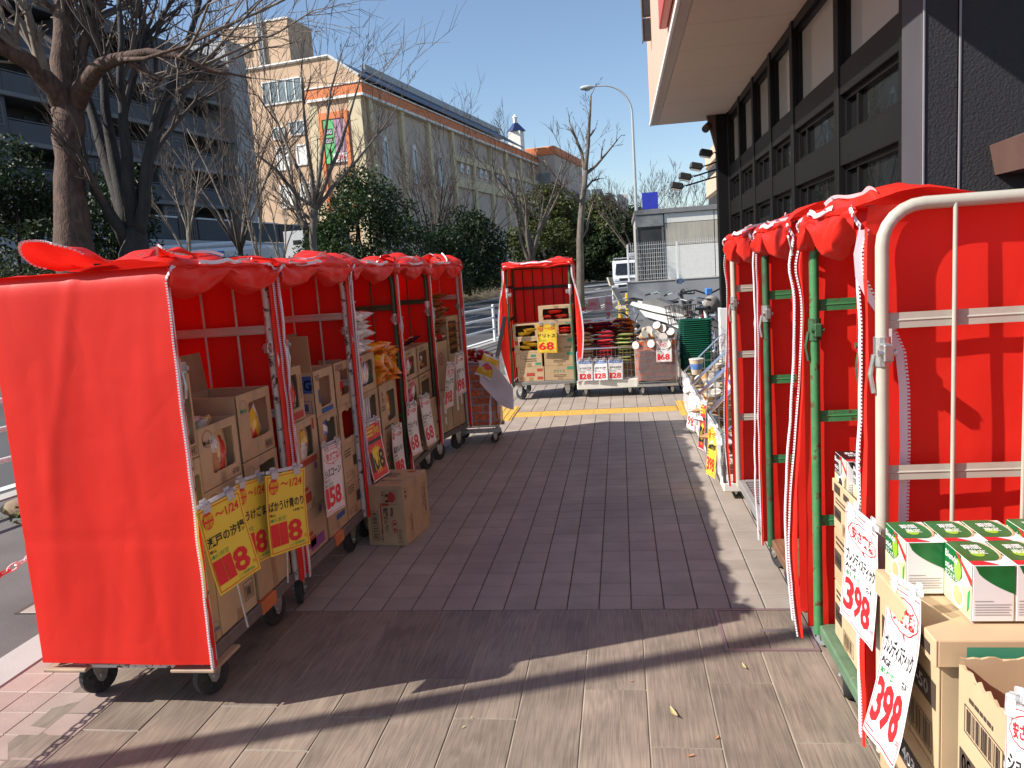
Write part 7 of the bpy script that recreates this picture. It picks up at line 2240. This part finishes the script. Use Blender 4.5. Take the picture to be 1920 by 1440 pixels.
for x in (-.16, .16):
    for y in (-.12, .12):
        caster(trol, x, y, rnd.uniform(-.5, .5), s=.52)
NB = 24
for k in range(NB):
    o = link('shopping_basket', bsk, None, (.865+rnd.uniform(-.003, .003), 9.62+rnd.uniform(-.003, .003), .105+.0246*k), (0, 0, rnd.uniform(-.02, .02)))
    tag(o, 'topmost green shopping basket of the stack by the wire baskets' if k == NB-1 else ('lowest green shopping basket of the stack on its trolley' if k == 0 else 'dark green shopping basket nested in the tall stack by the wire baskets'), 'shopping basket', 'stack of green shopping baskets')
# ---- wire basket carts with sloping sides on the right
def wire_cart(label, Y0, Y1, seed):
    o = thing('wire_basket_cart', label, 'basket cart', (.62, Y0, 0), 0, 'wire basket carts on the right')
    L = Y1-Y0; D = .62
    MB().bbox((-.01, 0, .055), (D, L, .115), .006).build('deck', DECKW, o)
    zf, zb_ = .44, 1.02
    for y in (.012, L-.012):
        b = MB()
        b.tube([(0, y, .115), (0, y, zf), (D, y, zb_), (D, y, .115)], .011, 8); 
        e = b.build('side_frame', CHROME, o, True)
        b = MB()
        n = 9
        for i in range(1, n):
            x = D*i/n; b.tube([(x, y, .12), (x, y, zf+(zb_-zf)*i/n)], .0025, 4)
        for j in range(1, 11):
            z = .12+.085*j
            x0 = 0 if z < zf else D*(z-zf)/(zb_-zf)
            if x0 < D: b.tube([(x0, y, z), (D, y, z)], .0025, 4)
        b.build('side_wires', WIRE, e, True)
    b = MB(); wiregrid(b, lambda u, v: (0, u, v), .02, .13, L-.02, zf, .06, .08, .0025); b.tube([(0, .01, zf), (0, L-.01, zf)], .008, 6); b.build('front_wires', WIRE, o, True)
    b = MB(); wiregrid(b, lambda u, v: (D, u, v), .02, .13, L-.02, zb_, .09, .12, .0025); b.build('back_wires', WIRE, o, True)
    b = MB(); b.grid(lambda u, v: (-.02-.012*abs(nz(u*6+seed, v*4)), .01+(L-.02)*u, .13+(zf-.12)*v), 16, 8); b.build('clear_front', FILM, o, True, 180)
    MB().box((.03, .03, .30), (D-.03, L-.03, .31)).build('shelf', CARD, o)
    for x in (.08, D-.08):
        for y in (.08, L-.08):
            caster(o, x, y, rnd.uniform(-.5, .5), s=.30)
    return o
BK = [(5.12, 5.92), (5.96, 6.72), (6.76, 7.32), (7.36, 8.25)]
wl = ['nearest wire basket cart with white deck beside the red covered carts', 'second wire basket cart from the red covered carts', 'third wire basket cart from the red covered carts', 'farthest wire basket cart beside the green shopping baskets']
for k, (a, c) in enumerate(BK):
    wire_cart(wl[k], a, c, k*3)
    n = [7, 8, 8, 12][k]
    for q in range(n):
        X = .66+.14*(q % 3)+rnd.uniform(-.03, .03); Y = a+.08+(c-a-.16)*((q//3)+.5)/max(1, (n+2)//3)+rnd.uniform(-.05, .05)
        z = .31+.30*max(0, (X-.66))+rnd.uniform(0, .06)
        if k in (2, 3):
            o = link('paper_cup', cup_b if q % 2 else cup_me, None, (X, Y, z), (rnd.uniform(-.6, 1.4), rnd.uniform(-.5, .5), rnd.uniform(-1, 1)), (.95,)*3)
            tag(o, 'printed paper cup lying in the wire baskets on the right', 'paper cup', 'paper cups in the right wire baskets')
        else:
            bag(('whitebag', 'toffee', 'bluebag', 'cookie', 'brownbag')[q % 5], ['white and red pack lying in the right wire baskets', 'toffee coloured pack lying in the right wire baskets', 'blue pack lying in the right wire baskets', 'cream pack lying in the right wire baskets', 'brown pack lying in the right wire baskets'][q % 5], (X, Y, z), (rad(70)+rnd.uniform(-.5, .5), rnd.uniform(-.4, .4), rnd.uniform(-1, 1)), 'packs in the right wire baskets')
o = link('paper_cup', cup_b, None, (.70, 7.75, .47), (0, 0, .4), (1.5,)*3); tag(o, 'tallest printed cup standing upright at the front of the farthest wire basket', 'paper cup')

# ================================================================ BIKES
MWHT = mat('scooter_white', (.70, .69, .66), rough=.25, var=.03); SEATG = mat('seat_grey', (.14, .135, .13), rough=.7, var=.1, bump=.1)
def spoked(par, c, R, w, ax, m=BLACKP, spokes=10, name='wheel', rimm=None):
    """wheel with tyre, rim and spokes; ax = turn about z"""
    o = thing(name, None, None, c); del_ = [o.__delitem__(k) for k in list(o.keys())]
    o.parent = par; o.rotation_euler = (0, 0, ax)
    b = MB(); b.tube([(R*cos(2*pi*i/26), 0, R*sin(2*pi*i/26)) for i in range(26)], w, 8, 0, True); b.build('tyre', TYRE, o, True)
    b = MB(); b.tube([((R-w*1.2)*cos(2*pi*i/26), 0, (R-w*1.2)*sin(2*pi*i/26)) for i in range(26)], w*.55, 6, 0, True)
    for i in range(spokes):
        t = 2*pi*i/spokes; b.tube([(.03*cos(t), 0, .03*sin(t)), ((R-w)*cos(t), 0, (R-w)*sin(t))], .006 if spokes < 16 else .003, 4)
    b.tube([(0, -.05, 0), (0, .05, 0)], .03, 8); b.build('rim', rimm or CHROME, o, True)
    return o
# scooter: rear towards the right front, local +x = its tail
sc_ = thing('scooter', 'white and grey sport scooter with a red tail lamp parked before the low wall', 'scooter', (.80, 13.9, 0), rad(-22))
for s_ in (-1, 1):
    b = MB()
    b.prism([(-.62, .88), (-.58, .93), (-.10, .82), (.34, .66), (.36, .61), (-.20, .74), (-.52, .84)], s_*.15-.03, s_*.15+.03)
    b.build('upper_panel', MWHT, sc_)
    b = MB()
    b.prism([(-.46, .78), (-.16, .70), (.40, .56), (.44, .44), (.26, .42), (.02, .54), (-.36, .66)], s_*.13-.03, s_*.13+.03)
    b.build('lower_panel', MWHT, sc_)
b = MB(); b.prism([(-.54, .80), (.38, .60), (.34, .46), (-.30, .60)], -.11, .11); b.build('body', GREYP, sc_)
b = MB(); b.prism([(-.40, .93), (-.16, .96), (.16, .82), (.40, .70), (.46, .64), (.10, .72), (-.44, .86)], -.13, .13); b.build('seat', SEATG, sc_)
b = MB(); b.tube([(-.50, -.14, .93), (-.66, -.12, .97), (-.70, 0, .97), (-.66, .12, .97), (-.50, .14, .93)], .020, 6); b.build('grab_rail', BLACKP, sc_, True)
b = MB(); b.prism([(.40, .60), (.52, .54), (.62, .40), (.56, .36), (.42, .50)], -.14, .14); b.build('tail_lamp', P_RED, sc_)
b = MB(); b.bbox((.16, -.20, .58), (.42, -.17, .64), .01); b.build('lamp_strip', BLACKP, sc_)
b = MB(); b.bbox((.20, -.205, .595), (.40, -.198, .625), .003); b.build('lamp_lens', mat('headlight', (.75, .76, .78), rough=.1), sc_)
b = MB(); b.prism([(-.40, .62), (.20, .46), (.24, .30), (-.14, .24), (-.56, .36)], -.10, .10); b.build('engine_cover', GREYP, sc_)
spoked(sc_, (-.72, 0, .29), .25, .045, 0, rimm=MWHT, spokes=8); spoked(sc_, (.46, 0, .26), .23, .05, 0, spokes=6)
b = MB(); b.tube([(-.72, -.1, .29), (-.44, -.13, .46), (-.10, -.13, .40)], .03, 6); b.tube([(-.66, -.09, .45), (-.50, -.12, .72)], .02, 6); b.build('swing_arm', GREYP, sc_, True)
b = MB(); b.tube([(.34, -.34, 1.00), (.24, -.12, 1.02), (.24, .12, 1.02), (.34, .34, 1.00)], .015, 6); b.tube([(.36, 0, .55), (.24, 0, 1.02)], .025, 8); b.build('handlebar', BLACKP, sc_, True)
# motorcycle with grey headlamp cover and two mirrors, nose towards the viewer
mo = thing('motorcycle', 'black and silver motorcycle with round mirrors and a grey covered headlamp nearest the store corner', 'motorcycle', (1.32, 13.2, 0), rad(100))
spoked(mo, (-.62, 0, .31), .27, .055, 0, spokes=8); spoked(mo, (.68, 0, .31), .27, .065, 0, spokes=8)
b = MB()
for s in (-1, 1):
    b.tube([(-.62, s*.09, .31), (-.42, s*.09, .92)], .026, 8)
b.build('fork', MWHT, mo, True)
b = MB(); b.tube([(-.30, -.40, 1.08), (-.34, -.20, 1.10), (-.36, 0, 1.02), (-.34, .20, 1.10), (-.30, .40, 1.08)], .014, 6); b.build('handlebar', BLACKP, mo, True)
for s in (-1, 1):
    b = MB(); b.tube([(-.31, s*.36, 1.08), (-.26, s*.38, 1.12), (-.20, s*.40, 1.08)], .02, 8); b.build('grip', BLACKP, mo, True)
    b = MB(); b.tube([(-.33, s*.30, 1.10), (-.36, s*.40, 1.24 if s > 0 else 1.02)], .007, 5); b.build('mirror_stem', CHROME, mo, True)
    z = 1.26 if s > 0 else 1.0
    b = MB(); b.lathe([(.005, -.02), (.05, -.016), (.066, .0), (.062, .006), (.001, .007)], 18, 0, (0, 0, 0), Matrix.Translation((-.35, s*.44, z)) @ Matrix.Rotation(rad(-82), 4, 'Y') @ Matrix.Diagonal((.7, 1.1, 1, 1))); k_ = b.build('mirror', mat('sky_tinted_mirror', (.55, .65, .85), rough=.05, metal=.9, var=.02), mo, True)  # blue base colour paints the sky's reflection into the mirror
b = MB(); b.lathe([(.02, -.16), (.10, -.10), (.135, 0), (.12, .09), (.04, .13)], 18, 0, (0, 0, 0), Matrix.Translation((-.50, 0, .88)) @ Matrix.Rotation(rad(-100), 4, 'Y')); b.build('headlamp_cover', mat('cover_taupe', (.25, .225, .20), rough=.7, var=.2, vs=9, bump=.3, bs=25), mo, True)
b = MB(); b.prism([(-.30, .86), (-.10, .95), (.16, .90), (.22, .74), (-.22, .70)], -.13, .13); b.build('tank', GREYP, mo)
b = MB(); b.prism([(.16, .84), (.62, .84), (.78, .90), (.76, .80), (.20, .74)], -.12, .12); b.build('seat', BLACKP, mo)
b = MB(); b.bbox((-.22, -.15, .28), (.22, .15, .66), .06); b.build('engine', ZINC, mo)
b = MB(); b.tube([(-.15, -.16, .40), (.20, -.18, .28), (.85, -.20, .38)], .04, 8); b.build('exhaust', CHROME, mo, True)
b = MB(); b.tube([(-.30, 0, .85), (.0, 0, .74), (.30, 0, .72), (.68, .06, .31)], .024, 6); b.tube([(-.34, 0, .80), (-.10, 0, .34), (.25, 0, .30), (.32, 0, .70)], .022, 6); b.build('frame', BLACKP, mo, True)
MB().bbox((-.42, -.05, 1.02), (-.34, .05, 1.12), .01).build('blue_cap', P_BLU, mo)
def bicycle(label, loc, rz, fm, basket=True, seat_child=False, bm2=BLACKP):
    o = thing('bicycle', label, 'bicycle', loc, rz, 'parked bicycles by the store corner')
    spoked(o, (-.52, 0, .33), .31, .018, 0, spokes=18); spoked(o, (.52, 0, .33), .31, .018, 0, spokes=18)
    b = MB(); b.tube([(-.40, 0, .72), (.0, 0, .34), (.10, 0, .28)], .018, 6); b.tube([(.10, 0, .28), (.20, 0, .80)], .016, 6); b.tube([(.10, 0, .28), (.52, .04, .33)], .011, 5); b.tube([(.20, 0, .62), (.52, .04, .33)], .010, 5); b.tube([(-.36, 0, .86), (-.43, 0, .60), (-.52, .05, .33)], .014, 6); b.build('frame', fm, o, True)
    b = MB(); b.tube([(-.22, -.27, .98), (-.34, -.16, 1.02), (-.37, 0, .98), (-.34, .16, 1.02), (-.22, .27, .98)], .011, 6); b.tube([(-.37, 0, .98), (-.36, 0, .84)], .013, 6); b.build('handlebar', CHROME, o, True)
    for s in (-1, 1):
        b = MB(); b.tube([(-.26, s*.255, .99), (-.16, s*.28, .97)], .017, 8); b.build('grip', BLACKP, o, True)
    b = MB(); b.prism([(.08, .84), (.34, .86), (.36, .80), (.12, .80)], -.08, .08); b.build('saddle', BLACKP, o)
    if basket:
        b = MB()
        for k, z in enumerate((.66, .75, .84, .93)):
            w = .13+.015*k; b.tube([(-.78+.0*k-w*.2, -w, z), (-.46, -w, z), (-.46, w, z), (-.78-w*.2, w, z)], .005, 4, 0, True)
        for k in range(6):
            y = -.13+.052*k; b.tube([(-.80, y*1.3, .93), (-.78, y, .66), (-.46, y, .66), (-.46, y*1.3, .93)], .004, 4)
        for k in range(5):
            x = -.76+.07*k
            for s in (-1, 1): b.tube([(x, s*.13, .66), (x, s*.175, .93)], .004, 4)
        b.build('front_basket', bm2, o, True)
    b = MB(); b.tube([(.24, -.06, .66), (.62, -.07, .68), (.62, .07, .68), (.24, .06, .66)], .008, 5); b.build('rear_rack', CHROME, o, True)
    if seat_child:
        IV = mat('child_seat_ivory', (.58, .49, .36), rough=.5, var=.05)
        b = MB(); b.grid(lambda u, v: (.36+.22*v+.06*cos((u-.5)*pi), (u-.5)*.30, .72+.42*v), 8, 8); b.prism([(.28, .72), (.52, .72), (.50, .78), (.30, .78)], -.14, .14); c_ = b.build('child_seat', IV, o, True, 30)
        b = MB(); b.grid(lambda u, v: (.60+.05*v+.07*cos((u-.5)*pi), (u-.5)*.24, 1.18+.17*v), 8, 5); b.build('headrest', IV, c_, True)
        b = MB()
        for k in range(7):
            b.tube([(.30+.05*k, -.19, .70), (.30+.05*k, -.19, .90)], .003, 4); b.tube([(.30+.05*k, .19, .70), (.30+.05*k, .19, .90)], .003, 4)
        b.tube([(.28, -.19, .90), (.62, -.19, .90), (.62, .19, .90), (.28, .19, .90)], .006, 5, 0, True); b.build('side_basket', CHROME, o, True)
    b = MB(); b.tube([(.50, .05, .33), (.60, .16, .02)], .009, 5); b.build('stand', CHROME, o)
    return o
bicycle('bicycle with an ivory child seat and wire rear basket behind the white scooter', (.42, 15.8, 0), rad(160), mat('frame_silver', (.5, .5, .52), rough=.3, metal=.5), False, True)
bicycle('bicycle with a black front basket behind the stack of green baskets', (1.16, 12.35, 0), rad(62), mat('frame_maroon', (.18, .02, .03), rough=.3), True, False)
bicycle('bicycle with a silver frame between the scooter and the motorcycle', (1.02, 14.9, 0), rad(105), mat('frame_silver', (.5, .5, .52)), False, False)

# ================================================================ SMALL THINGS ON THE GROUND
ch = thing('plastic_chain', 'red and white plastic chain hung low along the left edge of the paving', 'chain', (-2.64, 2.3, 0))
A0, A1 = Vector((.04, 1.55, .62)), Vector((-.02, -1.55, .62))
n = 62
lk = MB(); lk.tube([(.034*cos(t)*1.0, .014*sin(t), 0) for t in [2*pi*i/14 for i in range(14)]], .0042, 5, 0, True)
lr, lw_ = lk.mesh('link', mat('chain_red', (.62, .06, .05), rough=.35), True), lk.mesh('link', mat('chain_white', (.72, .66, .66), rough=.35), True)
for i in range(n):
    t0, t1 = i/n, (i+1)/n
    f = lambda t: A0.lerp(A1, t)+Vector((0, 0, -.17*(1-(2*t-1)**2)))
    p, d = f((t0+t1)/2), (f(t1)-f(t0)).normalized()
    q = d.to_track_quat('X', 'Z') @ Matrix.Rotation(pi/2*(i % 2), 3, 'X').to_quaternion()
    o = link('link', lr if (i//4) % 2 else lw_, ch, p); o.rotation_mode = 'QUATERNION'; o.rotation_quaternion = q
for p in (A0, A1):
    b = MB(); b.tube([(p.x, p.y, 0), (p.x, p.y, .70)], .02, 8); b.tube([(p.x, p.y, 0), (p.x, p.y, .03)], .12, 14); b.build('post', WHITEPNT, ch, True)
rk = thing('stone', 'brown stone lying by the kerb left of the nearest red cover', 'stone', (-4.62, 5.25, 0))
b = MB()
b.grid(lambda u, v: (.16*cos(2*pi*u)*sin(pi*v)*(1+.3*nz(u*3, v*4)), .10*sin(2*pi*u)*sin(pi*v)*(1+.3*nz(u*4+2, v*4)), .05+.07*cos(pi*v)), 14, 8); b.build('stone', mat('stone_brown', (.24, .17, .11), rough=.9, var=.3, vs=9, bump=.6, bs=30), rk, True)
def weeds(label, loc, rad_, n, h, seed, m):
    rs = np.random.RandomState(seed)
    P = np.stack([rs.normal(0, rad_, n), rs.normal(0, rad_*.7, n), rs.uniform(0, h, n)], 1)
    o = link('weeds', leaf_mesh(P, .025, rs, m), None, loc); tag(o, label, 'weeds', None, 'stuff')
WEED = mat('weed_green', (.12, .14, .04), rough=.7, var=.4, vs=8)
weeds('dry green weeds growing beside the brown stone at the kerb', (-4.35, 5.15, 0), .14, 260, .10, 5, WEED)
weeds('grass tuft round the foot of the street tree behind the central cart', (-1.4, 31.2, 0), .4, 700, .18, 6, WEED)
lf = MB(); lf.grid(lambda u, v: ((u-.5)*.055, (v-.5)*.014*sin(pi*(.05+.9*u)), .004+.006*(2*u-1)**2+.003*abs(v-.5)), 8, 3)
LFY = lf.mesh('fallen_leaf', mat('leaf_straw', (.52, .44, .20), rough=.6, var=.2, vs=40), True); LFO = lf.mesh('fallen_leaf', mat('leaf_orange', (.50, .22, .10), rough=.6, var=.2, vs=40), True)
for k, (x, y, r_, s, m_, lab) in enumerate(((.115, 2.60, 1.9, 1.2, LFY, 'long straw coloured fallen leaf in the middle of a sunlit plank'), (.405, 2.93, 1.8, .8, LFY, 'small pale fallen leaf below the floor hatch'), (.245, 2.46, .8, .5, LFO, 'tiny orange leaf scrap by a pale joint between planks'), (.15, 2.36, .3, .55, LFO, 'tiny orange leaf scrap nearest the viewer'), (-.03, 2.82, .5, .35, LFO, 'tiny orange leaf scrap beside the middle plank joint'), (-.62, 2.50, .9, .35, LFY, 'tiny pale leaf scrap on the left planks'), (-.60, 2.56, 2.2, .3, LFY, 'second tiny pale leaf scrap on the left planks'))):
    o = link('fallen_leaf', m_, None, (x, y, .002), (0, 0, r_), (s,)*3); tag(o, lab, 'leaf', 'fallen leaves')
